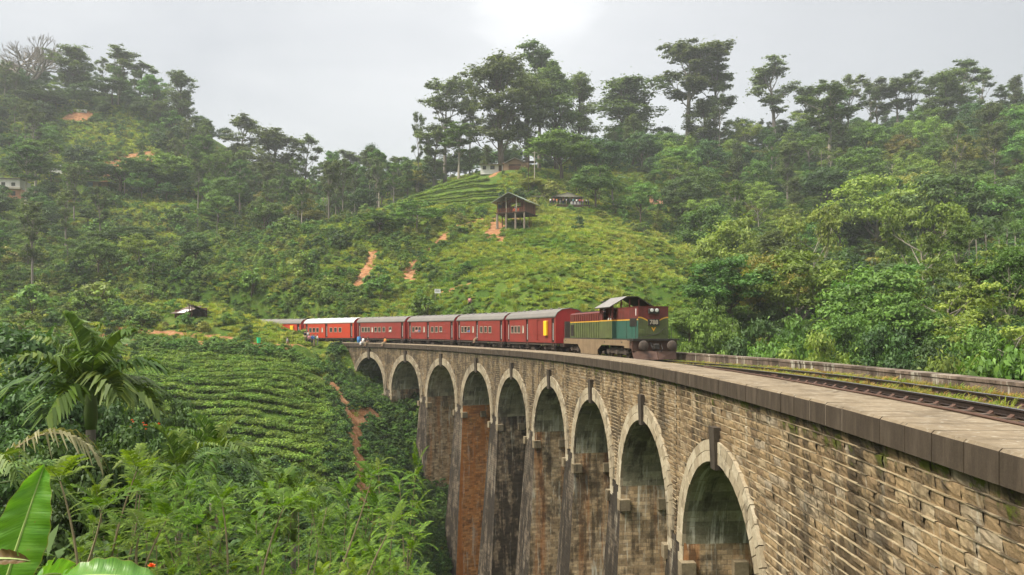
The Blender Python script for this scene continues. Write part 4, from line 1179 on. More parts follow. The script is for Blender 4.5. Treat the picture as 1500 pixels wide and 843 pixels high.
    un.cbox(-.9, .7, -1.1, -.4, .22, .62, .04); un.cbox(-.6, .9, .4, 1.1, .22, .62, .04)
    for x, s in ((-L, -1), (L, 1)):
        un.box(min(x, x + s * .16), max(x, x + s * .16), -.55, .55, z0, 2.9)
    un.build('underframe', m_under, root)
    for x in (-4.45, 4.45): bogie(root, x, 2, 2.0)
    for x, s in ((-L, -1), (L, 1)):
        for y in (-.9, .9):
            bf = MB(); bf.lathe([(.07, 0), (.07, s * .22), (.19, s * .22), (.19, s * .27)] if s > 0 else [(.19, -.27), (.19, -.22), (.07, -.22), (.07, 0)], 12, 'x'); bo = bf.build('buffer', m_under, root); bo.location = (x, y, .72)
    return root
CP = 13.9; C0 = 55.8 + CP / 2
CARS = []
for i, (kd, rd_, rf_, lb) in enumerate([
    ('brake', m_red, m_roofg, 'red carriage with yellow guard lookout, coupled directly behind the locomotive'),
    ('std', m_red, m_roofg, 'red carriage second behind the locomotive, with a person in its middle doorway'),
    ('std', m_red, m_roofg, 'red carriage third behind the locomotive, passengers at its windows'),
    ('long', m_red, m_roofg, 'red carriage fourth behind the locomotive, a long row of windows and no middle door'),
    ('std', m_redhot, m_roofw, 'brighter red carriage with a white roof at the far end of the viaduct'),
    ('brake', m_redhot, m_roofg, 'last visible red carriage, half hidden by bushes beyond the viaduct'),
    ('std', m_red, m_roofg, 'red carriage beyond the viaduct hidden behind the bushy mound')]):
    if i < 6: CARS.append(coach(kd, C0 + CP * i, rd_, rf_, lb))

# locomotive -------------------------------------------------------
def weathered(name, col, wear, amt=.5): return paint(name, col, .6, wear, amt, 1.6, spec=.3, bump=.1)
m_mar = weathered('loco_maroon', (0.125, 0.024, 0.02), (0.035, 0.02, 0.016), .8)
m_olive = weathered('loco_olive', (0.085, 0.105, 0.036), (0.04, 0.036, 0.024), .8)
m_teal = weathered('loco_teal', (0.025, 0.085, 0.062), (0.03, 0.045, 0.035), .7)
m_dteal = weathered('loco_dark_green', (0.022, 0.070, 0.048), (0.04, 0.04, 0.03), .5)
m_stripe = weathered('loco_yellow_stripe', (0.55, 0.29, 0.03), (0.2, 0.12, 0.02), .5)
m_tan = weathered('loco_frame_tan', (0.22, 0.155, 0.092), (0.10, 0.065, 0.038), .85)
m_brown = weathered('loco_rust_brown', (0.095, 0.05, 0.034), (0.045, 0.03, 0.024), .7)
m_black = weathered('loco_black', (0.025, 0.022, 0.02), (0.06, 0.045, 0.035), .5)
m_roofl = weathered('loco_roof_grey', (0.20, 0.185, 0.175), (0.10, 0.085, 0.07), .6)
m_lamp, g = newmat('headlamp_glass'); finish(g, (0.5, 0.5, 0.47), .25, spec=.5)
loco = vehicle('diesel_locomotive', 46.4, 5.0)
tag(loco, 'weathered green and maroon diesel locomotive with an open gabled cab roof leading the train', 'locomotive')
fr = MB(); fr.box(-8.1, 8.1, -1.38, 1.38, 1.28, 1.44)
fr.build('frame', m_black, loco)
for s in (-1, 1):
    sk = MB(); y = s * 1.40
    prof = [(-8.1, 1.36), (-8.1, .92), (-6.9, .92), (-4.2, .92), (-3.4, .42), (-3.4, .18), (.7, .18), (.7, .55), (1.6, .95), (6.2, .95), (6.2, .80), (7.2, .80), (7.2, 1.36)]
    sk.prism(prof if s < 0 else prof, 1, min(y, y - s * .05), max(y, y - s * .05)); sk.build('side_skirt', m_tan, loco)
    hole = MB()
    for x in (-7.7, 2.2, 5.7): hole.box(x, x + .16, min(y + s * .004, y - s * .03), max(y + s * .004, y - s * .03), 1.12, 1.24)
    hole.build('lifting_hole', m_black, loco)
for x in (-5.0, 4.0): bogie(loco, x, 3, 3.4, m_under)
def banded(mb, x0, x1, y, zs, mats):
    for (a, b), m in zip(zip(zs[:-1], zs[1:]), mats):
        mb.mat = m; p = [(x0, y, a), (x1, y, a), (x1, y, b), (x0, y, b)]; mb.face(p if y < 0 else p[::-1])
LM = [m_olive, m_stripe, m_mar, m_black, m_teal, m_dteal]
hd = MB(); ZS = [1.44, 2.72, 2.80, 3.42]; hw = 1.10
for y in (-hw, hw): banded(hd, -7.2, 1.3, y, ZS, [0, 1, 2])
for (a, b), m in zip(zip(ZS[:-1], ZS[1:]), [0, 1, 2]):
    hd.mat = m; hd.face([(-7.2, hw, a), (-7.2, -hw, a), (-7.2, -hw, b), (-7.2, hw, b)])
hd.mat = 2
for s in (-1, 1): p = [(-7.2, s * hw, 3.42), (1.3, s * hw, 3.42), (1.3, s * (hw - .18), 3.54), (-7.2, s * (hw - .18), 3.54)]; hd.face(p if s < 0 else p[::-1])
hd.face([(-7.2, -hw, 3.42), (-7.2, -hw + .18, 3.54), (-7.2, hw - .18, 3.54), (-7.2, hw, 3.42)])
hd.mat = 3; hd.face([(-7.2, -hw + .18, 3.54), (1.3, -hw + .18, 3.54), (1.3, hw - .18, 3.54), (-7.2, hw - .18, 3.54)])
hood = hd.build('long_hood', LM, loco)
for k in range(13):
    x = -6.0 + k * .56
    for s in (-1, 1):
        d_ = MB(); d_.mat = 0; d_.box(x, x + .05, min(s * hw, s * (hw + .045)), max(s * hw, s * (hw + .045)), 1.46, 2.7); d_.mat = 2; d_.box(x, x + .05, min(s * hw, s * (hw + .045)), max(s * hw, s * (hw + .045)), 2.82, 3.40)
        d_.build('door_rib', LM, hood)
for s in (-1, 1):
    gr = MB(); gr.box(-6.95, -6.15, min(s * hw, s * (hw + .03)), max(s * hw, s * (hw + .03)), 1.6, 2.55)
    for k in range(3): gr.box(-6.9 + k * .28, -6.72 + k * .28, min(s * (hw + .03), s * (hw + .05)), max(s * (hw + .03), s * (hw + .05)), 1.65, 2.5)
    gr.build('radiator_grille', m_black, loco)
ru = MB()
for s in (-1, 1): ru.box(-7.2, 1.3, min(s * .5, s * .62), max(s * .5, s * .62), 3.55, 3.62)
for k in range(6): ru.cbox(-6.6 + k * 1.2, -6.2 + k * 1.2, -.3, .3, 3.545, 3.66, .03)
ru.build('hood_top_fittings', m_black, loco)
ex = MB(); ex.cbox(.55, 1.05, -.95, -.5, 3.5, 4.22, .03); ex.cbox(.45, 1.15, -1.05, -.4, 4.22, 4.30, .03); ex.build('exhaust_stack', m_black, loco)
# cab: solid to the waist, open above, wider than either hood, gabled roof on posts
cw = 1.44; CX = 3.95; cb = MB()
for s in (-1, 1):
    y = s * cw
    banded(cb, 1.3, CX, y, [1.44, 2.72, 2.80], [0, 1])
cb.mat = 0
cb.face([(1.3, cw, 1.44), (1.3, -cw, 1.44), (1.3, -cw, 2.8), (1.3, cw, 2.8)])
for a_, b_, m_ in ((1.44, 2.72, 5), (2.72, 2.80, 1), (2.80, 2.9, 2)):
    cb.mat = m_; cb.face([(CX, -cw, a_), (CX, cw, a_), (CX, cw, b_), (CX, -cw, b_)])
cb.mat = 3; cb.face([(1.3, -cw, 1.5), (CX, -cw, 1.5), (CX, cw, 1.5), (1.3, cw, 1.5)])
cab = cb.build('cab', LM, loco)
cu = MB()
for x in (1.3, CX - .12):
    for y in (-cw, cw): s = 1 if y > 0 else -1; cu.box(x, x + .12, min(y, y - s * .12), max(y, y - s * .12), 2.8, 3.95)
for y in (-cw, cw):
    s = 1 if y > 0 else -1
    cu.box(1.42, 1.9, min(y, y - s * .05), max(y, y - s * .05), 2.8, 3.72)      # panel behind the side window
    cu.box(3.3, 3.38, min(y, y - s * .05), max(y, y - s * .05), 2.8, 3.62)
    cu.box(1.42, CX - .12, min(y, y - s * .06), max(y, y - s * .06), 3.62, 3.78)
for y in (-.75, -.1, .62): cu.box(CX - .1, CX, y, y + .09, 2.8, 4.3)
cu.box(CX - .1, CX - .002, -cw + .1, cw - .1, 3.60, 3.68)
cu.build('cab_post', [m_mar], cab)
wb_ = MB(); wb_.box(1.3, 1.36, -.95, cw - .1, 2.8, 3.75); wb_.build('cab_bulkhead', m_mar, cab)
dr = MB(); dr.box(3.02, 3.62, -cw - .03, -cw, 1.5, 2.70); dr.build('cab_door', m_olive, cab)
cw_ = MB(); cw_.cbox(2.6, 3.6, -.5, .9, 1.5, 3.05, .05); cw_.build('control_desk', m_black, cab)
rp_ = [(-1.78, 3.74), (-.42, 4.52), (.42, 4.52), (1.78, 3.74)]
RX0, RX1 = 1.05, 4.7
rl = MB()
for a, b in zip(rp_[:-1], rp_[1:]):
    rl.mat = 0; rl.face([(RX0, *a), (RX1 - .35, *a), (RX1 - .35, *b), (RX0, *b)])
    rl.mat = 1; rl.face([(RX0, b[0], b[1] - .07), (RX1 - .35, b[0], b[1] - .07), (RX1 - .35, a[0], a[1] - .07), (RX0, a[0], a[1] - .07)])
    for x in (RX0, RX1 - .35): rl.face([(x, *a), (x, *b), (x, b[0], b[1] - .07), (x, a[0], a[1] - .07)])
for a in (rp_[0], rp_[-1]): rl.face([(RX0, *a), (RX1 - .35, *a), (RX1 - .35, a[0], a[1] - .07), (RX0, a[0], a[1] - .07)])
rl.build('cab_roof', [m_roofl, m_black], loco)
# short hood with curved lining on its nose
sh = MB(); hw2 = 1.10; x0, x1 = CX + .01, 8.0
for y in (-hw2, hw2): banded(sh, x0, x1, y, [1.44, 2.72, 2.80, 3.62], [4, 1, 2])
def lin(y): u = max(0.0, 1 - abs(y) / hw2); return 2.86 - .62 * max(0, (u - .12)) ** 1.5
N_ = 28
for i in range(N_):
    a = -hw2 + 2 * hw2 * i / N_; b = a + 2 * hw2 / N_; za, zb = lin(a), lin(b)
    sh.mat = 0; sh.face([(x1, a, 1.44), (x1, b, 1.44), (x1, b, zb), (x1, a, za)]); sh.mat = 1; sh.face([(x1, a, za), (x1, b, zb), (x1, b, zb + .085), (x1, a, za + .085)]); sh.mat = 2; sh.face([(x1, a, za + .085), (x1, b, zb + .085), (x1, b, 3.62), (x1, a, 3.62)])
sh.mat = 2; sh.face([(x0, hw2, 2.8), (x0, -hw2, 2.8), (x0, -hw2, 3.62), (x0, hw2, 3.62)]); sh.mat = 3; sh.face([(x0, -hw2, 3.62), (x1, -hw2, 3.62), (x1, hw2, 3.62), (x0, hw2, 3.62)])
sh.mat = 2; sh.box(x0, x1 + .02, -hw2 - .02, hw2 + .02, 3.625, 3.66)
shood = sh.build('short_hood', LM, loco)
for s in (-1, 1):
    gr = MB(); y = s * hw2; gr.box(6.55, 7.75, min(y, y + s * .025), max(y, y + s * .025), 2.30, 2.86)
    for k in range(5): gr.box(6.6, 7.7, min(y + s * .025, y + s * .045), max(y + s * .025, y + s * .045), 2.34 + k * .1, 2.39 + k * .1)
    gr.build('side_grille', m_black, shood)
    db = MB(); db.box(5.9, 5.94, min(y, y + s * .02), max(y, y + s * .02), 1.46, 2.7); db.box(6.9, 6.93, min(y, y + s * .015), max(y, y + s * .015), 1.46, 2.28); db.build('panel_seam', m_dteal, shood)
nd = MB(); nd.box(8.0, 8.03, -.42, .42, 1.75, 2.75); nd.build('nose_door', m_olive, shood)
nb = MB(); nb.cbox(8.03, 8.09, -.42, .42, 2.36, 2.78, .015); nbo = nb.build('number_board', m_black, shood)
def text_mesh(txt, size, mat, name, parent, loc, rot):
    cu_ = bpy.data.curves.new(name, 'FONT'); cu_.body = txt; cu_.size = size; cu_.extrude = .006; cu_.align_x = 'CENTER'; cu_.align_y = 'CENTER'; cu_.offset = .008
    to = bpy.data.objects.new(name, cu_); COL.objects.link(to)
    dg = bpy.context.evaluated_depsgraph_get(); me = bpy.data.meshes.new_from_object(to.evaluated_get(dg)); me.name = name
    bpy.data.objects.remove(to); me.materials.clear(); me.materials.append(mat)
    o_ = link(name, me, parent); o_.location = loc; o_.rotation_euler = rot; return o_
text_mesh('788', .41, m_cream, 'number_lettering', nbo, (8.098, 0, 2.565), (R(90), 0, R(90)))
text_mesh('1', .66, m_white, 'running_digit', shood, (7.62, -hw2 - .008, 3.24), (R(90), 0, 0))
text_mesh('1', .66, m_white, 'running_digit', shood, (7.62, hw2 + .008, 3.24), (R(90), 0, R(180)))
ve = MB(); ve.prism([(-.17, 2.24), (-.09, 2.24), (0, 2.10), (.09, 2.24), (.17, 2.24), (0, 1.94)], 0, 8.032, 8.045); ve.build('emblem', m_stripe, shood)
hl = MB(); hl.cbox(8.0, 8.16, -.40, .40, 3.16, 3.50, .04); hlo = hl.build('headlamp_housing', m_black, shood)
for y in (-.18, .18):
    l_ = MB(); l_.lathe([(.12, 8.15), (.125, 8.19), (.07, 8.21)], 14, 'x', (0, y, 3.38)); l_.build('headlamp', m_lamp, hlo)
for y in (-.85, .8):
    v = MB(); v.cbox(8.0, 8.05, y - .16, y + .16, 1.78, 2.1, .02); v.build('marker_box', m_olive, shood)
hr = MB(); hr.tube([(8.1, -1.25, 1.5), (8.12, -.6, 1.62), (8.1, .2, 1.75), (8.06, .95, 2.25)], .02, 5); hr.build('hose', m_black, loco)
for y in (-1.3, 1.3):
    h_ = MB(); h_.tube([(8.05, y, 1.44), (8.05, y, 2.3)], .018, 5); h_.build('handrail', m_black, loco)
bm_ = MB(); bm_.box(7.2, 8.15, -1.42, 1.42, .78, 1.26); bm_.box(8.1, 8.22, -1.62, 1.62, .62, 1.32); bm_.build('buffer_beam', m_brown, loco)
pl = MB(); pl.box(7.4, 8.45, -1.66, 1.66, 1.33, 1.46); pl.build('front_platform', m_black, loco)
for y in (-1.02, 1.02):
    b_ = MB(); b_.lathe([(.14, 8.22), (.16, 8.5), (.13, 8.52), (.13, 8.66), (.34, 8.68), (.36, 8.72), (.30, 8.77), (.05, 8.80)], 20, 'x', (0, y, .98)); b_.build('buffer', m_under, loco, True)
cp_ = MB(); cp_.cbox(8.22, 8.6, -.22, .22, .78, 1.12, .05); cp_.tube([(8.3, -.35, 1.2), (8.55, -.3, .8), (8.45, -.1, .6)], .035, 6); cp_.tube([(8.3, .4, 1.15), (8.6, .42, .75), (8.4, .3, .5)], .03, 6); cp_.build('coupler', m_black, loco)
pg = MB()
for s in (-1, 1):
    q = [(8.12, s * 1.6, .62), (8.55, s * .02, .62), (8.85, s * .02, .06), (8.32, s * 1.55, .06)]; q2 = [(x - .05, y, z) for x, y, z in q]
    pg.raw(q + q2, [(0, 1, 2, 3), (7, 6, 5, 4), (0, 4, 5, 1), (1, 5, 6, 2), (2, 6, 7, 3), (3, 7, 4, 0)])
pg.build('rail_guard', m_brown, loco)
bx = MB(); bx.box(-8.22, -8.1, -1.4, 1.4, .62, 1.3); bx.build('rear_buffer_beam', m_brown, loco)
# ------------------------------------------------------------------ planting
_ls = np.arange(-24, 239, 1.0); _lp = np.array([B(s)[:2] for s in _ls]); _la = np.array([heading(s) for s in _ls])
def line_t(x, y):
    """(s, t) of ground points relative to the line"""
    x = np.atleast_1d(x); y = np.atleast_1d(y)
    j = ((x[:, None] - _lp[None, :, 0]) ** 2 + (y[:, None] - _lp[None, :, 1]) ** 2).argmin(1)
    t = (x - _lp[j, 0]) * np.cos(_la[j]) + (y - _lp[j, 1]) * np.sin(_la[j])
    return _ls[j], t
def clear_of_line(x, y, lo, hi):
    s, t = line_t(x, y)
    return (t < lo) | (t > hi)
KEEP = [(*at(752, 172, 0)[:2], 7.5), (*at(738, 237, 0)[:2], 9), (*at(830, 207, 0)[:2], 8), (*at(970, 230, 0)[:2], 7), (*at(268, 116, 0)[:2], 6.8), (*at(20, 228, 0)[:2], 9), (*at(132, 240, 0)[:2], 9), (*at(150, 236, 0)[:2], 5), (*at(276, 285, 0)[:2], 7), (*at(80, 246, 0)[:2], 6)]
def free(x, y, pad=0.0):
    ok = np.ones(np.shape(x), bool)
    for kx, ky, kr in KEEP: ok &= np.hypot(x - kx, y - ky) > kr + pad
    return ok
def stuff(name, pts, rot, scl, meshes, label=None):
    """one object that repeats a few meshes over many points (uncountable ground cover)"""
    n = len(pts)
    me = bpy.data.meshes.new(name); me.vertices.add(n); me.vertices.foreach_set('co', np.asarray(pts, np.float32).ravel())
    for an, ty, arr in (('rz', 'FLOAT', rot), ('sc', 'FLOAT', scl), ('pick', 'INT', RNG.integers(0, len(meshes), n))):
        a = me.attributes.new(an, ty, 'POINT'); a.data.foreach_set('value', np.asarray(arr, np.int32 if ty == 'INT' else np.float32))
    c = bpy.data.collections.new(name + '_sources')
    for i, m in enumerate(meshes): c.objects.link(bpy.data.objects.new('%s_source_%02d' % (name, i), m))
    t = bpy.data.node_groups.new(name, 'GeometryNodeTree')
    t.interface.new_socket('Geometry', in_out='INPUT', socket_type='NodeSocketGeometry'); t.interface.new_socket('Geometry', in_out='OUTPUT', socket_type='NodeSocketGeometry')
    N = t.nodes.new; L = t.links.new
    gi = N('NodeGroupInput'); go = N('NodeGroupOutput'); mp = N('GeometryNodeMeshToPoints'); ci = N('GeometryNodeCollectionInfo'); ip = N('GeometryNodeInstanceOnPoints')
    ci.inputs['Collection'].default_value = c; ci.inputs['Separate Children'].default_value = True; ci.inputs['Reset Children'].default_value = True
    ip.inputs['Pick Instance'].default_value = True
    def na(an, dt):
        nd = N('GeometryNodeInputNamedAttribute'); nd.data_type = dt; nd.inputs['Name'].default_value = an; return nd.outputs['Attribute']
    cx = N('ShaderNodeCombineXYZ'); L(na('rz', 'FLOAT'), cx.inputs[2]); er = N('FunctionNodeEulerToRotation'); L(cx.outputs[0], er.inputs[0])
    L(gi.outputs[0], mp.inputs[0]); L(mp.outputs[0], ip.inputs['Points']); L(ci.outputs[0], ip.inputs['Instance']); L(na('pick', 'INT'), ip.inputs['Instance Index'])
    L(er.outputs[0], ip.inputs['Rotation']); L(na('sc', 'FLOAT'), ip.inputs['Scale']); L(ip.outputs[0], go.inputs[0])
    o = link(name, me); md = o.modifiers.new('scatter', 'NODES'); md.node_group = t
    o['kind'] = 'stuff'
    if label: o['label'] = label
    return o
def crowns(*keys): return [p[1] for k in keys for p in PROTO[k]]
def scatter_px(n, px0, px1, d0, d1, spacing, seed, test=None, tries=12):
    """points spread evenly over the ground between two pixel columns and two depths"""
    rg = np.random.default_rng(seed); out = np.empty((0, 2)); cell = {}
    res = []
    for _ in range(n * tries):
        d = math.sqrt(rg.uniform(d0 * d0, d1 * d1)); px = rg.uniform(px0, px1); x = (px - 750) * d / F
        sp = spacing(d) if callable(spacing) else spacing
        k = (int(x // sp), int(d // sp)); bad = False
        for i in (-1, 0, 1):
            for j in (-1, 0, 1):
                for q in cell.get((k[0] + i, k[1] + j), ()):
                    if (q[0] - x) ** 2 + (q[1] - d) ** 2 < sp * sp: bad = True
        if bad: continue
        if test is not None and not test(x, d, px): continue
        cell.setdefault(k, []).append((x, d)); res.append((x, d))
        if len(res) >= n: break
    return np.array(res).reshape(-1, 2)

# --- tall trees against the sky and other trees that stand out
RIDGE = 'gum trees along the skyline'
H = hero
H('bare', 42, 56, 300, 92, 'large leafless tree with a wide fan of bare branches on the far left ridge')
H('dark', 28, 112, 296, 50, 'dark leafy tree below the large bare tree on the left ridge')
H('dark', 62, 128, 290, 52, 'dark rounded tree in front of the bare tree on the left ridge')
H('tall', 108, 71, 302, 66, 'broad dark purple-green tree right of the bare tree on the left ridge')
H('euc', 176, 69, 302, 64, 'tall open gum tree with a gap in its crown, highest on the left ridge')
H('euc', 205, 92, 304, 40, 'open gum tree just right of the highest one on the left ridge')
H('dark', 165, 118, 298, 60, 'dark bushy tree under the highest gum tree on the left ridge')
H('mid', 225, 112, 300, 40, 'small rounded tree on the right shoulder of the left ridge')
H('tall', 262, 105, 296, 36, 'slim rounded tree standing last on the left ridge above the open shed')
H('tall', 235, 150, 290, 46, 'dark tree below the slim tree that ends the left ridge')
H('euc', 352, 170, 300, 46, 'tall gum tree with layered tufts left of the valley saddle')
H('tall', 398, 190, 292, 66, 'dense dark gum tree beside the layered one near the saddle')
H('euc', 447, 198, 300, 34, 'thin umbrella-topped gum tree on the saddle skyline')
H('euc', 425, 225, 305, 28, 'small thin gum tree between the dense and the umbrella-topped ones')
H('euc', 489, 226, 330, 15, 'tiny far umbrella tree alone on the saddle skyline')
H('euc', 512, 222, 312, 34, 'loose gum tree left of the dark domed tree on the saddle')
H('dark', 543, 213, 300, 30, 'dark domed tree on the saddle skyline')
H('euc', 585, 230, 300, 34, 'pale loose gum tree right of the domed tree on the saddle')
H('areca', 549, 250, 262, 16, 'slender palm with dark tuft in front of the saddle trees')
H('areca', 478, 276, 225, 16, 'slim palm with bright green tuft left of the tea hill')
H('euc', 613, 165, 262, 18, 'very slender tree with a small tuft left of the hilltop grove')
H('euc', 652, 116, 275, 72, 'tall open gum tree at the left edge of the hilltop grove')
H('euc', 688, 118, 285, 34, 'gum tree with small high tufts behind the left edge of the hilltop grove')
H('eucgreen', 672, 182, 250, 46, 'yellow-green tree in front of the hilltop grove')
H('euc', 636, 190, 262, 50, 'loose mid-green gum tree lowest on the left of the hilltop grove')
H('tall', 735, 83, 252, 82, 'massive dense dark tree behind the hilltop house')
H('tall', 772, 112, 262, 60, 'dense dark tree just right of the massive one behind the hilltop house')
H('euc', 790, 67, 278, 56, 'highest gum tree of the hilltop grove, with an open top')
H('tall', 815, 102, 270, 60, 'dense tall tree right of the highest gum tree')
H('tall', 848, 109, 284, 50, 'pointed dark tree at the right edge of the hilltop grove')
H('mid', 822, 196, 236, 100, 'wide spreading tree with pale top right of the hilltop house')
H('dark', 880, 205, 243, 66, 'dark spreading tree right of the wide pale-topped one')
H('tall', 918, 111, 300, 84, 'round-headed tall gum tree between the grove and the twin giant trees')
H('euc', 1008, 60, 300, 84, 'giant gum tree, the highest on the right skyline')
H('euc', 1046, 90, 302, 56, 'gum tree joined to the right side of the giant one')
H('tall', 1030, 150, 296, 50, 'dark tree under the giant gum tree on the skyline')
H('euc', 1134, 86, 308, 62, 'tall dark gum tree standing apart right of the giant tree')
H('euc', 1182, 128, 308, 34, 'slim gum tree right of the tall one that stands apart')
H('euc', 1201, 120, 306, 36, 'slim gum tree with small high tufts behind the green domed tree')
H('eucgreen', 1215, 134, 268, 74, 'bright green domed tree on a tall pale trunk below the right skyline')
H('euc', 1242, 114, 310, 40, 'gum tree with rounded tuft right of the green domed tree')
H('euc', 1285, 117, 308, 44, 'gum tree with leaning crown on the right skyline')
H('euc', 1315, 118, 306, 40, 'broad gum tree on the right skyline')
H('euc', 1334, 106, 308, 30, 'gum tree with a tilted top tuft on the right skyline')
H('tall', 1384, 104, 296, 50, 'dark tree left of the highest gum tree on the right ridge')
H('euc', 1407, 90, 302, 40, 'highest gum tree at the right end of the skyline')
H('euc', 1437, 102, 310, 26, 'thin spiky gum tree near the right end of the skyline')
H('euc', 1470, 126, 312, 34, 'sparse small gum tree at the right end of the skyline')
H('dark', 1496, 140, 300, 30, 'dark round tree at the right end of the skyline')
# right-hand wood: the trees that read one by one
H('light', 1080, 322, 150, 100, 'pale green domed tree above the tall tree beside the grassy hill')
H('mid', 1040, 303, 165, 80, 'grey-green domed tree at the top of the grassy hill edge')
H('mid', 1070, 378, 98, 118, 'tall grey-green tree between the locomotive and the yellow-green tree')
H('light', 1165, 368, 95, 120, 'yellow-green spreading tree at the middle of the right wood')
H('airy', 1190, 300, 128, 80, 'feathery yellow-green tree behind the yellow-green spreading one')
H('airy', 1352, 290, 115, 112, 'light green flat-topped tree with white forked branches')
H('airy', 1392, 362, 78, 118, 'light green open tree on a bare pale trunk right of the track')
H('mid', 1250, 460, 70, 90, 'bushy mid-green tree right behind the far parapet')
H('dark', 1235, 372, 110, 92, 'dark rounded tree in the shade at the heart of the right wood')
H('mid', 1330, 432, 74, 110, 'dense green tree beside the bare pale trunk')
H('dark', 1115, 470, 70, 96, 'dark bushy tree behind the far parapet near the locomotive')
H('mid', 1480, 515, 38, 90, 'light leafy tree rising over the parapet at the right end')
H('light', 1405, 525, 46, 70, 'low rounded tree just over the far parapet')
H('light', 1285, 258, 175, 130, 'broad light green tree high in the right wood')
H('dark', 1375, 255, 168, 110, 'broad dark tree high in the right wood')
H('mid', 1445, 270, 165, 90, 'rounded green tree right of the broad dark one')
for k_, px, pt, d, w_, lb in [('mid', 1010, 452, 92, 60, 'low leafy tree just beyond the nose of the locomotive'), ('mid', 1155, 470, 66, 84, 'leafy grey-green tree crowding the far parapet'), ('light', 1195, 488, 60, 62, 'small light tree crowding the far parapet'), ('dark', 1300, 478, 62, 84, 'dark leafy tree crowding the far parapet'), ('mid', 1440, 480, 56, 90, 'green leafy tree crowding the far parapet at the right'), ('dark', 1365, 500, 58, 70, 'dark low tree crowding the far parapet'), ('mid', 1045, 440, 84, 76, 'rounded leafy tree behind the far parapet beside the locomotive')]: H(k_, px, pt, d, w_, lb)
for i, (px, pt, d) in enumerate([(1432, 320, 120), (1446, 312, 122), (1462, 322, 118), (1474, 306, 124), (1487, 318, 120), (1420, 330, 126)]):
    H('areca', px, pt, d, 22, 'slender areca palm in the cluster at the right edge of the wood', 'areca palms at the right edge of the wood')
H('areca', 1202, 205, 235, 22, 'palm-topped slim tree with bare trunk on the right slope')
H('coconut', 902, 258, 215, 62, 'coconut palm with yellow hanging fronds beside the shelter on the hill')
H('mid', 872, 244, 208, 60, 'rounded bright tree right of the crowded hill shelter')
H('mid', 938, 268, 205, 46, 'leafy tree left of the pink house')
H('dark', 1000, 262, 215, 60, 'dark leafy tree right of the pink house')
H('yellow', 780, 262, 215, 56, 'pale yellow-green bush tree below the hilltop house', wk=1)
H('airymid', 930, 395, 122, 22, 'thin small tree on the grassy hill above the locomotive')
# left slope
H('eucgreen', 52, 205, 225, 52, 'tall tree with bare leaning trunk left of the slope houses')
H('eucgreen', 38, 215, 215, 46, 'tall thin-trunked tree at the left edge of the slope')
H('dark', 175, 232, 232, 110, 'dark spreading tree right of the hut on the left slope')
H('mid', 232, 228, 236, 90, 'dark green rounded tree in the middle of the left slope')
H('dark', 120, 215, 244, 44, 'dark tree above the brown houses on the left slope')
H('areca', 177, 340, 172, 22, 'small areca palm in the middle of the left slope')
H('areca', 318, 306, 195, 22, 'areca palm with pale tuft right of the left slope')
H('areca', 345, 314, 197, 20, 'areca palm beside the pale-tufted one')
H('dark', 190, 332, 178, 60, 'dark bush-like tree on the open left slope')
H('dark', 95, 328, 182, 34, 'dark round bush on the open left slope')
H('eucgreen', 300, 205, 262, 56, 'tall pale-trunked tree between the left slope and the saddle')
H('eucgreen', 330, 228, 255, 50, 'green loose tree below the layered gum tree')
H('euc', 388, 250, 262, 46, 'grey-green tree with pale trunk below the dense gum tree')
H('tall', 365, 262, 270, 60, 'dark tree in the hollow below the layered gum tree')
H('tallgreen', 420, 262, 265, 70, 'broad green tree in the hollow below the saddle')
H('yellow', 445, 292, 220, 46, 'brownish yellow tree at the left foot of the tea hill')
H('airymid', 612, 300, 176, 60, 'olive bushy tree left of the stilt house')
H('mid', 555, 308, 178, 60, 'bushy green tree on the left flank of the tea hill')
for i, (px, pt, d) in enumerate([(388, 372, 150), (402, 386, 147), (415, 380, 150), (430, 372, 152), (452, 378, 150), (466, 388, 147)]):
    H('conifer', px, pt, d, 16, 'small dark green conifer in the young group above the train', 'young conifers above the train')

# --- the wood on the right slope
def wood(x, y, px):
    s, t = line_t(x, y)
    if not (t[0] > 17 and free(x, y, 1.5)): return False
    for hp, hd, hw, ht in HEROES:
        if abs(px - hp) < hw * .85 and -3 < hd - y < 42 and hd < 240 and ht > 200: return False
    if px < 1045: return y > 200 + max(0, 1010 - px) * 1.0 and px > 880
    return True
W = scatter_px(190, 900, 1560, 58, 306, lambda d: 5.6 + d * .017, 21, wood)
WL = {'dark': 'dark dense tree in the wood right of the viaduct', 'mid': 'green rounded tree in the wood right of the viaduct', 'light': 'light green rounded tree in the wood right of the viaduct', 'yellow': 'yellowish tree in the wood right of the viaduct',
      'airy': 'open-crowned light tree in the wood right of the viaduct', 'airymid': 'open-crowned green tree in the wood right of the viaduct', 'tall': 'tall dark slender tree in the wood right of the viaduct', 'euc': 'tall gum tree in the wood right of the viaduct', 'eucgreen': 'tall pale-trunked green tree in the wood right of the viaduct'}
rw = random.Random(4)
for x, y in W:
    far = y > 190
    k = rw.choices(['dark', 'mid', 'light', 'yellow', 'airy', 'airymid', 'tall', 'euc', 'eucgreen'], [18, 32, 13, 5, 10, 10, 4, 6 if far else 0, 6])[0]
    hh = {'tall': 19, 'euc': 22, 'eucgreen': 20, 'airy': 13, 'airymid': 14}.get(k, 13) * rw.uniform(.75, 1.2)
    if y < 90: hh = min(hh, 13)
    place(k, x, y, hh, rw.uniform(.85, 1.2), WL[k], 'trees of the wood right of the viaduct')
def gapfill(x, y, px):
    s, t = line_t(x, y)
    return bool(t[0] > 13 and free(x, y, .5)) and not (px < 1045 and not (y > 200 + max(0, 1010 - px) and px > 880))
FW = scatter_px(900, 890, 1600, 60, 330, lambda d: 2.9 + d * .007, 22, gapfill)
zz = ground(FW[:, 0], FW[:, 1])
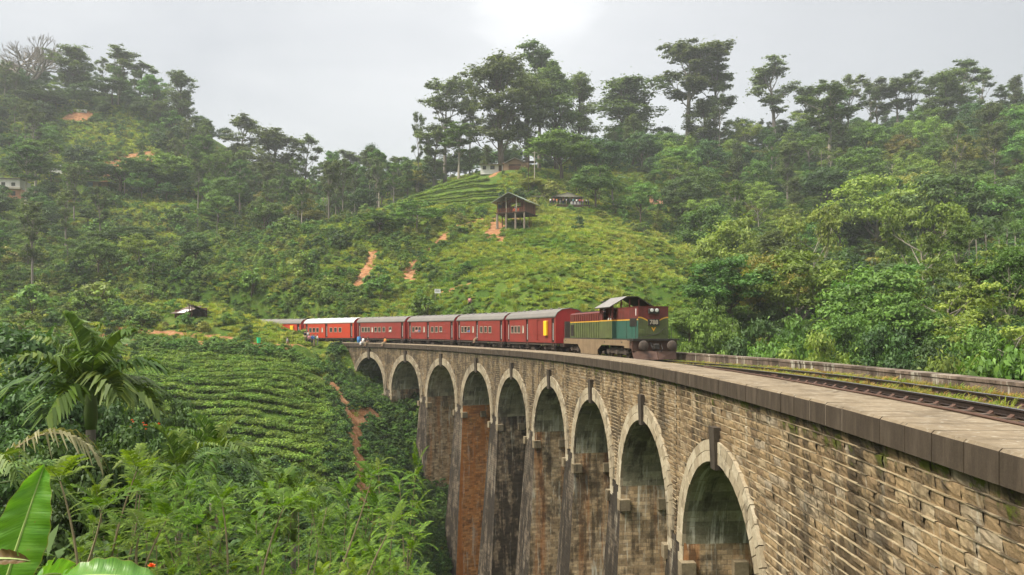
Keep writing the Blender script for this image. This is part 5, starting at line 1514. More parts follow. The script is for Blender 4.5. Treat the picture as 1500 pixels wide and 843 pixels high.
stuff('woodland_understorey', np.column_stack([FW, zz - 1.0]), RNG.uniform(0, 6.28, len(FW)), RNG.uniform(.3, .6, len(FW)), crowns('dark', 'mid', 'dark', 'airymid', 'mid', 'yellow'))
# --- saddle, hill top and left ridge: far woods
def back(x, y, px):
    if 640 < px < 800: return y > 262
    return True
far = [scatter_px(46, 300, 640, 255, 335, 7, 23, lambda x, y, px: True), scatter_px(60, 600, 940, 262, 345, 7, 24, back), scatter_px(70, -40, 300, 262, 330, 7.5, 25, lambda x, y, px: free(x, y, 1) and (y > 290 or px < 80 or px > 235)), scatter_px(60, 980, 1560, 300, 350, 8, 26)]
rf = random.Random(5)
FL = ['far wood on the saddle', 'far wood behind the hilltop grove', 'far wood on the left ridge', 'far wood behind the right ridge']
for q, (pts, nm) in enumerate(zip(far, FL)):
    ind = pts[:14] if q != 3 else pts[:8]
    for x, y in ind:
        k = rf.choices(['euc', 'tall', 'dark', 'mid', 'eucgreen'], [4, 3, 3, 2, 2])[0]
        place(k, x, y, {'euc': 15, 'tall': 14, 'eucgreen': 14}.get(k, 9) * rf.uniform(.7, 1.15), 1.1, {'euc': 'gum tree', 'tall': 'slender dark tree', 'dark': 'dark rounded tree', 'mid': 'green rounded tree', 'eucgreen': 'pale-trunked green tree'}[k] + ' in the ' + nm, 'trees of the ' + nm)
    rest = pts[len(ind):]
    zz = ground(rest[:, 0], rest[:, 1])
    stuff('far_woods', np.column_stack([rest, zz - .5]), RNG.uniform(0, 6.28, len(rest)), RNG.uniform(.5, .85, len(rest)), crowns('dark', 'mid', 'dark'))

SW = scatter_px(78, 285, 612, 206, 300, lambda d: 5.6, 28, lambda x, y, px: y > 206 + max(0, px - 480) * .38)
for x, y in SW:
    k = rf.choices(['euc', 'eucgreen', 'tallgreen', 'mid', 'dark', 'airymid', 'yellow'], [4, 5, 2, 3, 3, 2, 1])[0]
    place(k, x, y, {'euc': 20, 'eucgreen': 19, 'tallgreen': 16}.get(k, 10) * rf.uniform(.75, 1.15), 1.0, {'euc': 'loose gum tree', 'eucgreen': 'pale-trunked green tree', 'tallgreen': 'dense slender green tree', 'mid': 'green rounded tree', 'dark': 'dark rounded tree', 'airymid': 'open-crowned tree', 'yellow': 'yellowish rounded tree'}[k] + ' in the wood of the hollow behind the tea hill', 'trees of the hollow behind the tea hill')
LG = scatter_px(74, -30, 360, 150, 300, 7.6, 27, lambda x, y, px: bool(free(x, y, 1.5)) and not (85 < px < 228 and 246 < y < 296) and not soil_at(np.array([x]), np.array([y]))[0] and (y > 225 or px < 60 or vnoise(np.array([x / 25.0]), np.array([y / 25.0]), 77)[0] > -.05))
for x, y in LG:
    k = rf.choices(['dark', 'mid', 'eucgreen', 'light', 'airymid', 'euc'], [4, 4, 2, 1, 2, 2])[0]
    place(k, x, y, {'euc': 17, 'eucgreen': 15}.get(k, 7.5) * rf.uniform(.7, 1.2), 1.1, {'euc': 'loose gum tree', 'dark': 'dark rounded tree', 'mid': 'green rounded tree', 'eucgreen': 'pale-trunked green tree', 'light': 'light green tree', 'airymid': 'open-crowned tree'}[k] + ' in the groves of the left slope', 'trees of the groves on the left slope')
# --- tea
TEA = []
rt = np.random.default_rng(8)
d = 61.0
while d < 103:
    x = (150 - 750) * d / F; row = d
    while True:
        yy = row + vnoise(np.array([x / 9.0]), np.array([row / 9.0]), 44)[0] * 1.6 + rt.uniform(-.14, .14)
        px = 750 + x * F / yy
        if px > 545: break
        s_, t_ = line_t(x, yy)
        lim = 468 + (103 - yy) * 2.2 if yy > 80 else 560
        lo = 195 if yy > 74 else 195 + (74 - yy) * 10
        if lo < px < lim - 12 and t_[0] < -3.5 and not soil_at(np.array([x]), np.array([yy]))[0] and vnoise(np.array([x / 5.0]), np.array([yy / 3.0]), 71)[0] > -0.36:
            TEA.append((x, yy, rt.uniform(.78, 1.12)))
        x += rt.uniform(.75, 1.15)
    d += 2.15
TEA.sort(key=lambda q: q[1])
nz_tea = len(TEA)
tz = ground(np.array([q[0] for q in TEA]), np.array([q[1] for q in TEA]))
for i, (x, y, k) in enumerate(TEA[:300]):
    e = place('tea', x, y, k, 1.3, 'rounded tea bush in the nearer rows of the plantation slope', 'tea bushes in the nearer rows', base=float(tz[i]))
rest = np.array([(q[0], q[1]) for q in TEA[300:]]); rz = tz[300:]
stuff('tea_rows', np.column_stack([rest, rz]), RNG.uniform(0, 6.28, len(rest)), RNG.uniform(.85, 1.25, len(rest)), crowns('tea'))
# terraced tea on the shoulder of the hill
TT = []
for row in np.arange(206, 246, 5.4):
    for px in np.arange(565, 735, 2.2):
        x = (px - 750) * row / F
        yy = row + vnoise(np.array([x / 12.0]), np.array([row / 12.0]), 45)[0] * 4
        edge = 560 + (row - 206) * 2.1
        if px > edge and (px < 715 or row < 226) and free(x, yy, 0): TT.append((x, yy))
TT = np.array(TT)
stuff('tea_terraces', np.column_stack([TT, ground(TT[:, 0], TT[:, 1])]), RNG.uniform(0, 6.28, len(TT)), RNG.uniform(1.05, 1.4, len(TT)), crowns('tealight'))
# left slope tea
TL = []
for row in np.arange(146, 236, 2.2):
    for px in np.arange(-10, 330, 3.2):
        x = (px - 750) * row / F
        if vnoise(np.array([x / 14.0]), np.array([row / 14.0]), 46)[0] > (.02 if px > 60 else -.2) and free(x, row, 0): TL.append((x, row + vnoise(np.array([x / 12.0]), np.array([row / 12.0]), 47)[0] * 4))
TL = np.array(TL)
stuff('tea_rows', np.column_stack([TL, ground(TL[:, 0], TL[:, 1])]), RNG.uniform(0, 6.28, len(TL)), RNG.uniform(.8, 1.4, len(TL)), crowns('tea'))

# --- shrubs and grass
def tuft(seed, n, h, spread, wd=.02, lean=.5):
    rd = np.random.default_rng(seed); V = []
    for i in range(n):
        a = rd.uniform(0, 6.28); r = spread * math.sqrt(rd.uniform(0, 1)); b = np.array([r * math.cos(a), r * math.sin(a), -.08])
        a2 = a + rd.uniform(-.8, .8); l = h * rd.uniform(.6, 1.15); out = np.array([math.cos(a2), math.sin(a2), 0]) * l * lean * rd.uniform(.3, 1)
        sd = np.array([-math.sin(a2 + .6), math.cos(a2 + .6), 0]) * wd
        V += [b - sd, b + sd, b + out * .45 + [0, 0, l * .75] + sd * .8, b + out * .45 + [0, 0, l * .75] - sd * .8, b + out * .45 + [0, 0, l * .75] - sd * .8, b + out * .45 + [0, 0, l * .75] + sd * .8, b + out + [0, 0, l * .92], b + out + [0, 0, l * .9]]
    V = np.array(V); me = npmesh('tuft', V, np.arange(len(V)).reshape(-1, 4), L_grass, smooth=False)
    a = me.attributes.new('tone', 'FLOAT', 'POINT'); a.data.foreach_set('value', np.full(len(V), .5, np.float32))
    return me
TUFT = [tuft(k, 55, .8, .55, .035, .9) for k in range(4)]
def open_ground(x, y, px):
    s, t = line_t(x, y)
    if -2.5 < t[0] < 10.5: return False
    if t[0] < 0 and y < 104.5 and px > 190: return False
    if soil_at(np.array([x]), np.array([y]))[0]: return False
    return bool(free(x, y, -2.0))
def vec_scatter(n, px0, px1, d0, d1, seed, keep):
    rg = np.random.default_rng(seed)
    y = np.sqrt(rg.uniform(d0 * d0, d1 * d1, n)); px = rg.uniform(px0, px1, n); x = (px - 750) * y / F
    k = keep(x, y, px); return x[k], y[k]
def keep_hill(x, y, px):
    s, t = line_t(x, y)
    return ((t > np.where(s > 112, 7.2, 9.5)) | ((t < np.where(s > 112, .6, -2.5)) & (y > 107)) | ((s > 135) & (np.abs(t - 4.45) > 1.7)) | ((t < -2.5) & (px < 200) & (y > 70))) & ~soil_at(x, y) & free(x, y, -3.4) & ~((y > 104) & (y < 107.3) & (px < 372)) & ~((y > 113.8) & (y < 116.5) & (px > 236) & (px < 306)) & ~((y > 204) & (y < 246) & (px > 560) & (px < 730))
gxs, gys = vec_scatter(60000, -60, 1100, 70, 300, 31, keep_hill)
stuff('hill_grass', np.column_stack([gxs, gys, ground(gxs, gys)]), RNG.uniform(0, 6.28, len(gxs)), RNG.uniform(.45, .95, len(gxs)) * (0.75 + gys / 420), [TUFT[0], TUFT[1]] + crowns('herb'))
mask = lambda x, y, px: keep_hill(x, y, px) & ~((y > 202) & (y < 248) & (px > 545) & (px < 735)) & (vnoise(x / 11, y / 11, 51) + 0.5 * vnoise(x / 4, y / 4, 52) > np.where((px > 690) & (y < 182), .56, np.where(px > 640, .06, -.22)))
ux, uy = vec_scatter(15000, -60, 1070, 84, 300, 32, mask)
stuff('hillside_scrub', np.column_stack([ux, uy, ground(ux, uy) - .15]), RNG.uniform(0, 6.28, len(ux)), RNG.uniform(.35, 1.15, len(ux)), crowns('shrub', 'shrub', 'shrubmid', 'shrubmid', 'shrubdark'))
cs_ = RNG.uniform(120, 215, 1500); ct_ = RNG.uniform(8.2, 15, 1500); cq = np.array([B(s_, t_)[:2] for s_, t_ in zip(cs_, ct_)])
stuff('cutting_scrub', np.column_stack([cq, ground(cq[:, 0], cq[:, 1]) - .1]), RNG.uniform(0, 6.28, 1500), RNG.uniform(.4, .9, 1500), crowns('shrub', 'herb', 'herb', 'shrubmid'))
SL = {'shrub': 'light olive shrub on the open hillside', 'shrubmid': 'green rounded shrub on the open hillside', 'shrubdark': 'dark green shrub on the open hillside'}
rsb = random.Random(6)
SB = scatter_px(200, -20, 1000, 106, 235, lambda d: 2.9, 33, lambda x, y, px: not (385 < px < 470 and y < 124) and not (545 < px < 735 and 202 < y < 248) and not (225 < px < 315 and y < 116) and open_ground(x, y, px) and (px < 640 or y > 180 or rsb.random() < .08))
for x, y in SB:
    k = rsb.choices(['shrub', 'shrubmid', 'shrubdark'], [3, 4, 2])[0]
    place(k, x, y, rsb.choice([1.6, 2.2, 3.0, 4.6]) * rsb.uniform(.8, 1.2), rsb.uniform(.9, 1.3), SL[k], 'shrubs on the open hillside', sink=.2)
# hedge of tall grass and bushes along the path, creepers below the far end of the viaduct
hx, hy = vec_scatter(900, 195, 475, 100.3, 103.6, 34, lambda x, y, px: line_t(x, y)[1] < -2)
stuff('path_hedge', np.column_stack([hx, hy, ground(hx, hy) - .1]), RNG.uniform(0, 6.28, len(hx)), RNG.uniform(.55, .95, len(hx)), TUFT + crowns('shrubmid')[:1])
def keep_bank(x, y, px):
    s, t = line_t(x, y)
    return (t < 9) & (t > -9 - (104 - y) * .3) & ~soil_at(x, y) & (px > 478) & ((t < -.8) | (s < 106))
bx_, by_ = vec_scatter(5200, 470, 720, 62, 112, 35, keep_bank)
stuff('bank_creepers', np.column_stack([bx_, by_, ground(bx_, by_) - .25]), RNG.uniform(0, 6.28, len(bx_)), RNG.uniform(.35, .7, len(bx_)), crowns('shrubmid', 'shrubdark') + TUFT[:2])
vx, vy = vec_scatter(2600, 150, 760, 22, 64, 36, lambda x, y, px: (line_t(x, y)[1] < -2.0))
stuff('valley_undergrowth', np.column_stack([vx, vy, ground(vx, vy) - .25]), RNG.uniform(0, 6.28, len(vx)), RNG.uniform(.5, 1.3, len(vx)), crowns('shrubdark', 'shrubdark', 'shrubmid'))
# grass growing in the ballast
ws = RNG.uniform(0, 60, 5200); wt = np.where(RNG.uniform(0, 1, 5200) < .62, RNG.uniform(5.5, DECKW - .66, 5200), RNG.uniform(3.85, 5.05, 5200))
kk = (vnoise(ws / 3.0, wt * 0 + 1.5, 61) + .2 > RNG.uniform(-.35, .5, len(ws))) & ~((ws > 36) & (wt < 5.4))
ws, wt = ws[kk], wt[kk]
L_dryg = leafmat('grass_dry', (0.16, 0.11, 0.02), (0.30, 0.24, 0.05), (0.36, 0.20, 0.05), 0.35, vary=0.3, hue=0.04)
TUFTS = [tuft(20 + k, 30, .34, .2, .009, .7) for k in range(4)]
TUFTS[1].materials[0] = L_dryg; TUFTS[3].materials[0] = L_dryg
stuff('deck_grass', np.array([B(a, b, -.26 + TZ(a)) for a, b in zip(ws, wt)]), RNG.uniform(0, 6.28, len(ws)), np.where(wt > 6.35, RNG.uniform(.4, .8, len(ws)), np.where(wt > 5, RNG.uniform(.6, 1.3, len(ws)), RNG.uniform(.6, .9, len(ws)))), TUFTS)
# ------------------------------------------------------------------ plants close to the camera
L_fresh = leafmat('leaf_fresh', (0.05, 0.105, 0.010), (0.13, 0.24, 0.021), (0.23, 0.34, 0.04), 0.42, rough=0.55, spec=0.2, vary=0.25, hue=0.02)
L_areca = leafmat('leaf_areca_near', (0.04, 0.09, 0.012), (0.095, 0.18, 0.022), (0.18, 0.25, 0.04), 0.25, rough=0.5, spec=0.22, vary=0.1)
L_dry = leafmat('leaf_dry_frond', (0.16, 0.16, 0.06), (0.28, 0.27, 0.12), (0.36, 0.33, 0.18), 0.25, vary=0.1)
m_stem = paint('woody_stem', (0.20, 0.16, 0.09), 0.85, (0.09, 0.07, 0.04), 0.5, 6)
m_stemg = paint('green_stem', (0.10, 0.15, 0.035), 0.6, (0.08, 0.08, 0.03), 0.4, 6)
def pinnate_plant(seed):
    """leggy shrub: thin stems, each ending in a whorl of feather leaves"""
    rd = random.Random(seed); st = MB(); lf = MB(); Hh = 4.5
    for k in range(rd.randint(3, 5)):
        az = rd.uniform(0, 6.28); ln = Hh * rd.uniform(.62, 1.0); ln = Hh if k == 0 else ln
        tipx = math.cos(az) * ln * rd.uniform(.03, .2); tipy = math.sin(az) * ln * rd.uniform(.03, .2)
        pts = bez((rd.uniform(-.15, .15), rd.uniform(-.15, .15), -.3), (tipx * .2, tipy * .2, ln * .55), (tipx, tipy, ln * .95), 9)
        st.tube(pts, list(np.linspace(.022, .007, 9)), 5)
        for j in range(34):
            f = rd.uniform(.45, 1.0) if j > 7 else 1.0 - j * .012
            q = f * 8; jj = min(int(q), 7); b = np.array(pts[jj]) * (1 - (q - jj)) + np.array(pts[jj + 1]) * (q - jj)
            el = rd.uniform(.5, 1.25) if j <= 7 else rd.uniform(-.1, .7)
            frond(lf, b, j * 2.4 + rd.uniform(-.3, .3), el, rd.uniform(.32, .58), rd.uniform(.7, 1.4), 15, rd.uniform(.07, .10), .011, .12, .2, .004, rd=rd)
    return st.mesh('pinnate_stems', m_stem), lf.mesh('pinnate_leaves', [m_stemg, L_fresh])
PIN = [pinnate_plant(k) for k in range(6)]
FG = [(175, 648, 10), (128, 700, 8), (212, 700, 8.5), (262, 642, 13), (236, 720, 7.5), (302, 688, 10), (345, 676, 11.5), (384, 712, 10), (350, 752, 7.5), (430, 708, 11), (470, 728, 10), (498, 690, 13), (520, 742, 9),
      (558, 712, 11), (600, 676, 14.5), (574, 690, 13), (540, 778, 8), (452, 780, 8), (392, 786, 7), (300, 776, 7), (252, 776, 6.5), (198, 762, 6.5), (606, 800, 10), (580, 796, 9), (158, 720, 7), (322, 726, 8.5), (410, 745, 8.5), (488, 790, 7.5), (280, 705, 10), (228, 668, 11), (440, 690, 15), (395, 672, 16), (560, 655, 19), (585, 650, 22), (520, 668, 19)]
rp = random.Random(12)
PL = 'bright feather-leaved shrub on thin stems in the undergrowth in front of the viaduct'
for i, (px, pt, d) in enumerate(FG):
    x, y, zt = at(px, d, pt); zt -= .42; z0 = gz(x, y); h = zt - z0
    sc = min(max(h, 2.2), 9.0) / 4.5
    e = empty('feather_leaved_shrub', (x, y, zt - 4.5 * sc * .97 - .0), rp.uniform(0, 6.28)); e.scale = (min(sc, 1.15),) * 2 + (sc,)
    lab = {0: 'tall feather-leaved shrub just right of the areca palm trunk', 14: 'tall bright feather-leaved shrub leaning in front of the second pier', 11: 'tallest feather-leaved shrub standing before the tea rows'}.get(i, PL)
    tag(e, lab, 'shrub', 'feather-leaved shrubs in front')
    s_, l_ = PIN[i % 6]; link('stem', s_, e); link('foliage', l_, e)
# leaning bare stems
for i, (p0, p1, d) in enumerate([((118, 838), (88, 705), 6.2), ((150, 838), (200, 690), 6.8), ((172, 812), (205, 725), 7.4), ((195, 838), (245, 760), 7), ((95, 843), (150, 748), 6), ((375, 843), (415, 745), 7), ((470, 843), (545, 700), 8.5), ((520, 843), (575, 770), 8.5), ((330, 843), (325, 735), 7.5), ((205, 800), (207, 775), 6.4)]):
    b = MB(); A = np.array(at(p0[0], d, p0[1] + 60)); C = np.array(at(p1[0], d, p1[1])); mid = (A + C) / 2 + np.array([(-1) ** i * .08, 0, .03])
    b.tube(bez(A, mid, C, 8), list(np.linspace(.016, .006, 8)), 5)
    root = empty('cane', tuple(A)); o_ = b.build('stem', m_stem, root); o_.matrix_parent_inverse = Matrix.Translation(-Vector(root.location))
    l = MB(); rd = random.Random(70 + i)
    for j in range(7): frond(l, C, j * 2.4, rd.uniform(.2, 1.1), rd.uniform(.25, .45), 1.0, 9, .10, .014, .1, .25, .003, rd=rd)
    o_ = l.build('foliage', [m_stemg, L_fresh], root); o_.matrix_parent_inverse = Matrix.Translation(-Vector(root.location))
    tag(root, 'thin bare cane with a leafy tip in the foreground undergrowth', 'cane', 'thin canes in the foreground')
# dark bushes that close the foreground
rb_ = random.Random(14)
def dk(x, y, px):
    return line_t(x, y)[1][0] < -2.5
DB = scatter_px(70, -60, 560, 9, 40, lambda d: 1.6 + d * .03, 41, dk)
for x, y in DB:
    hh = min(5.0, 2.2 + y * .08) * rb_.uniform(.7, 1.1)
    px = 750 + x * F / y
    if px > 330: hh *= .62
    k = rb_.choice(['shrubdark', 'shrubmid', 'shrubdark'])
    place(k, x, y, hh, 1.0, 'dark bush low in the foreground undergrowth' if k == 'shrubdark' else 'green bush low in the foreground undergrowth', 'bushes of the foreground undergrowth', sink=.3)
for (px, pt, d, wpx, lab) in [(25, 482, 30, 190, 'dark glossy tree at the left edge behind the areca palm'), (95, 520, 34, 150, 'dark bushy tree behind the areca palm crown'), (15, 560, 24, 150, 'dark tree lowest at the left edge'), (190, 590, 30, 110, 'dark low tree right of the areca palm'), (235, 575, 36, 60, 'drooping dark bush at the left end of the tea rows'), (60, 640, 20, 140, 'dark shaded tree behind the dry palm frond'), (255, 640, 26, 80, 'shaded low tree in front of the tea rows'), (165, 638, 15.5, 120, 'dark bush crowding the areca palm trunk on its right'), (98, 652, 15, 110, 'dark bush crowding the areca palm trunk on its left')]:
    hero('dark', px, pt, d, wpx, lab)
# areca palm, its trunk rising out of the undergrowth
def near_palm(px, d, pc, zb, nf, fl, seed, label, ll=.62, lw=.036, r=.09, el=(0.15, 1.35), droop=(1.0, 1.9), nl=22, hang=.55):
    rd = random.Random(seed); x, y, zc = at(px, d, pc)
    root = empty('areca_palm', (x, y, gz(x, y))); h = zc - root.location.z
    t = MB(); t.tube(bez((.15, 0, -.6), (-.05, .05, h * .5), (0, 0, h - .9), 10), list(np.linspace(r * 1.1, r * .85, 10)), 10)
    t.build('trunk', m_bark_grey, root, True)
    cs = MB(); cs.tube([(0, 0, h - .95), (0, 0, h - .6), (0, 0, h - .2), (0, 0, h + .1)], [r * .9, r * 1.2, r * 1.0, r * .5], 10)
    cs.build('crownshaft', m_stemg, root, True)
    for k in range(nf):
        f = MB(); e_ = el[0] + (el[1] - el[0]) * (k / max(1, nf - 1)); frond(f, (0, 0, h - .05), k * 2.4 + rd.uniform(-.3, .3), e_, fl * rd.uniform(.85, 1.1), rd.uniform(*droop), nl, ll, lw, .42, hang, .02, rd=rd)
        f.build('frond', [m_stemg, L_areca], root)
    tag(root, label, 'palm'); return root
near_palm(133, 18, 572, -10, 17, 1.9, 3, 'areca palm with broad ragged fronds rising from the left undergrowth', .9, .062, .13, el=(.25, 1.45), droop=(.7, 1.6), nl=26, hang=.7)
near_palm(312, 16, 668, -9, 10, 1.3, 5, 'small dark palm with arching fronds left of the tea rows', .5, .03, .08)
near_palm(262, 13, 690, -8, 8, 1.1, 6, 'small palm with narrow fronds among the feather-leaved shrubs', .45, .025, .07)
near_palm(430, 17, 735, -9, 9, 1.3, 8, 'low spiky palm at the foot of the tea slope', .5, .03, .07)
# second palm at the left edge with one pale dry frond arching over
rd = random.Random(9); x, y, zc = at(-20, 10.5, 712); root = empty('areca_palm', (x, y, gz(x, y))); h = zc - root.location.z
t = MB(); t.tube(bez((0, 0, -.5), (0, 0, h * .5), (0, 0, h), 6), list(np.linspace(.09, .075, 6)), 9); t.build('trunk', m_stemg, root, True)
f = MB(); frond(f, (0, 0, h), .25, 1.1, 1.95, 2.5, 32, .5, .022, .25, .9, .022, rd=rd); f.build('dry_frond', [m_stem, L_dry], root)
for k in range(6):
    f = MB(); frond(f, (0, 0, h), 1.2 + k * 1.1, rd.uniform(.2, 1.1), 1.5, 1.7, 24, .5, .024, .3, .7, .02, rd=rd); f.build('frond', [m_stemg, L_areca], root)
tag(root, 'palm with a pale dry frond arching over at the left edge', 'palm')
# banana plant: broad ribbed blades
m_ban, g = newmat('banana_leaf')
uv = g.uv(); s_ = g.n('ShaderNodeSeparateXYZ', {0: uv})
rib = g.noise(g.mapv(uv, (140, 3.0, 1)), 1.0, 3, .6)
c = g.ramp(rib, [(0.3, (0.055, 0.15, 0.016)), (0.5, (0.085, 0.22, 0.024)), (0.7, (0.12, 0.28, 0.035))])
c = g.mix(g.ramp(g.noise(g.mapv(uv, (5, 2, 1)), 1.0, 4, .6), [(.4, 0.0), (.7, .5)]), c, (0.15, 0.28, 0.03))
c = g.mix(g.ramp(s_.outputs[1], [(0.485, 0.0), (0.493, 1.0), (0.507, 1.0), (0.515, 0.0)]), c, (0.26, 0.36, 0.10))
spots = g.ramp(g.noise(g.mapv(uv, (26, 9, 1)), 1.0, 5, .7), [(.64, 0.0), (.70, .8)])
c = g.mix(spots, c, (0.16, 0.11, 0.03))
edge = g.ramp(g.math('ABSOLUTE', g.math('SUBTRACT', s_.outputs[1], 0.5)), [(0.475, 0.0), (0.5, 0.9)])
c = g.mix(edge, c, (0.22, 0.2, 0.05))
b = g.n('ShaderNodeBsdfPrincipled', {'Base Color': c, 'Roughness': .38, 'Specular IOR Level': .45, 'Normal': g.bump(g.noise(g.mapv(uv, (90, .6, 1)), 1.0, 2, .4), .5, .006)})
tr = g.n('ShaderNodeBsdfTranslucent', {'Color': g.mix(1.0, c, (1.5, 1.5, .6), 'MULTIPLY')}); mx = g.n('ShaderNodeMixShader', {0: .4})
g.t.links.new(b.outputs[0], mx.inputs[1]); g.t.links.new(tr.outputs[0], mx.inputs[2]); g.t.links.new(mx.outputs[0], g.n('ShaderNodeOutputMaterial').inputs[0])
m_brown = leafmat('leaf_withered', (0.10, 0.06, 0.025), (0.2, 0.14, 0.05), (0.24, 0.2, 0.08), .2)
m_midrib = paint('banana_midrib', (0.30, 0.38, 0.12), .5, (.2, .28, .08), .3, 5)
def banana_leaf(parent, ctrl, wdir, width, fold, mat, tears=0, seed=1, shape=1.0):
    """ctrl: three points of the midrib; wdir: across direction; blade with gentle waves and torn edges"""
    rd = np.random.default_rng(seed); n, m = 46, 12
    rib_ = np.array(bez(*[np.array(c_) for c_ in ctrl], n)); wd = np.array(wdir, float); wd /= np.linalg.norm(wd)
    P = []; U = []
    ph = rd.uniform(0, 6)
    for i in range(n):
        u = i / (n - 1); w_ = width * (max(0.0, math.sin(math.pi * min(1, u * .93 + .07)) ** .55)) * (1 if u < .93 else max(0.0, (1 - u) / .07) ** .6 + .02)
        t = rib_[min(i + 1, n - 1)] - rib_[max(i - 1, 0)]; t /= np.linalg.norm(t); nn = np.cross(wd, t); nn /= np.linalg.norm(nn)
        for j in range(m + 1):
            v = j / m * 2 - 1
            wav = .010 * math.sin(u * 55 + ph + v * 2) * abs(v) + .03 * math.sin(u * 7 + ph) * v * v
            P.append(rib_[i] + wd * v * w_ * (1 - .08 * v * v) + nn * (fold * abs(v) * w_ - .35 * abs(v) ** 2.2 * w_ * .5 + wav) - t * abs(v) * w_ * .25)
            U.append((u, j / m))
    b = MB()
    torn = set(int(q) for q in rd.integers(5, n - 4, tears))
    for i in range(n - 1):
        for j in range(m):
            if i in torn and (j > m * .72 or (tears > 3 and j < m * .25)): continue
            q = [i * (m + 1) + j, i * (m + 1) + j + 1, (i + 1) * (m + 1) + j + 1, (i + 1) * (m + 1) + j]
            b.face([P[k] for k in q], [U[k] for k in q])
    me = b.mesh('banana_leaf', mat, smooth=True)
    bm = bmesh.new(); bm.from_mesh(me); bmesh.ops.remove_doubles(bm, verts=bm.verts, dist=1e-5); bm.to_mesh(me); bm.free()
    o_ = link('leaf', me, parent); o_.matrix_parent_inverse = Matrix.Translation(-Vector(parent.location))
    r_ = MB(); r_.tube([p_ for p_ in rib_], list(np.linspace(.014, .003, n)), 6)
    top_ = np.array([bx0 + .05, by0, at(-60, 4.6, 960)[2] - .05]); r_.tube(bez(top_, (top_ + rib_[0]) / 2 + np.array([0, 0, -.06]), rib_[0], 6), [.03, .026, .022, .019, .016, .014], 6)
    mr = r_.build('midrib', m_midrib, o_)
    return o_
bx0, by0, _z = at(-60, 4.6, 900); ban = empty('banana_plant', (bx0, by0, gz(bx0, by0)))
st = MB(); zb = gz(bx0, by0); st.tube([(bx0, by0, zb - .3), (bx0, by0, zb + .8), (bx0 + .05, by0, at(-60, 4.6, 960)[2])], [.12, .10, .05], 10)
o_ = st.build('trunk', m_stemg, ban, True); o_.matrix_parent_inverse = Matrix.Translation(-Vector(ban.location))
banana_leaf(ban, [at(-6, 4.5, 900), at(24, 4.5, 800), at(66, 4.6, 680)], (1.0, .12, .25), .205, .3, m_ban, 0, 2)
banana_leaf(ban, [at(30, 4.2, 872), at(125, 4.1, 822), at(250, 4.3, 858)], (.12, .9, .5), .125, .2, m_ban, 2, 3)
banana_leaf(ban, [at(30, 4.9, 872), at(60, 5.2, 822), at(120, 5.6, 852)], (.3, .8, .45), .16, .2, m_ban, 3, 5)
banana_leaf(ban, [at(-60, 4.2, 830), at(-10, 4.1, 812), at(44, 4.15, 822)], (0.1, .5, .8), .055, .1, m_brown, 2, 4)
tag(ban, 'banana plant with one large upright leaf and lower arching ones in the near left corner', 'banana plant')
# red-orange blooms
m_flower = paint('orange_petals', (0.75, 0.14, 0.02), .6, (.6, .06, .01), .4, 20)
def bloom(px, py, d, r, n, label, spread=0.0):
    x, y, z = at(px, d, py); root = empty('flowering_plant', (x, y, z - .5)); st = MB(); dz_ = min(-1.2, gz(x, y) - z + .3); st.tube([(0, 0, dz_), (.06, 0, dz_ * .4), (0, 0, .46)], [.012, .01, .006], 5); st.build('stem', m_stemg, root)
    rd = random.Random(int(px)); 
    for k in range(n):
        f = MB(); c0 = np.array([rd.uniform(-spread, spread), rd.uniform(-.1, .1), .5 + rd.uniform(-spread, spread) * .35])
        for q in range(11):
            a = q * 2.4; e_ = .1 + q * .11; dr = np.array([math.cos(a) * math.cos(e_), math.sin(a) * math.cos(e_), math.sin(e_)]); sd = np.cross(dr, [0, 0, 1.]); sd = sd / (np.linalg.norm(sd) + 1e-6) * r * .42
            f.face([c0, c0 + dr * r * .6 + sd, c0 + dr * r, c0 + dr * r * .6 - sd])
        f.build('flower', m_flower, root)
    tag(root, label, 'flower'); return root
bloom(223, 830, 5.6, .034, 1, 'single orange flower in front of the arching banana leaf')
bloom(212, 624, 22, .042, 13, 'loose cluster of orange blossoms behind the areca palm', .45)
# banana clump at the left behind the tree
def mid_banana(px, d, pt, label, seed):
    rd = random.Random(seed); x, y, zt = at(px, d, pt); z = gz(x, y); h = max(1.5, (zt - z) * .8); root = empty('banana_plant', (x, y, z))
    s_ = MB(); s_.tube([(0, 0, -.3), (0, 0, h * .6)], [.13, .08], 7); s_.build('trunk', m_stemg, root)
    for k in range(7):
        f = MB(); az = k * 2.4; el = rd.uniform(.5, 1.3); d0 = np.array([math.cos(az) * math.cos(el), math.sin(az) * math.cos(el), math.sin(el)]); sd = np.cross(d0, [0, 0, 1.]); sd /= np.linalg.norm(sd)
        p0 = np.array([0, 0, h * .6]); L_ = h * .62; pts = bez(p0, p0 + d0 * L_ * .7, p0 + d0 * L_ + np.array([math.cos(az), math.sin(az), -.3]) * L_ * .25, 8)
        for i in range(7):
            w0 = .26 * math.sin(math.pi * (i / 7 * .9 + .08)); w1 = .26 * math.sin(math.pi * ((i + 1) / 7 * .9 + .08))
            for s in (-1, 1):
                up_ = np.array([0, 0, .25])
                q_ = [np.array(pts[i]), np.array(pts[i + 1]), np.array(pts[i + 1]) + sd * s * w1 + up_ * w1, np.array(pts[i]) + sd * s * w0 + up_ * w0]
                f.face(q_ if s > 0 else q_[::-1])
        f.build('leaf', L_palm, root)
    tag(root, label, 'banana plant', 'banana plants beyond the dark tree at the left')
for i, (px, d, pt) in enumerate([(10, 62, 468), (35, 60, 470), (58, 58, 462), (74, 60, 472)]): mid_banana(px, d, pt, 'banana plant behind the dark tree at the left edge', 90 + i)
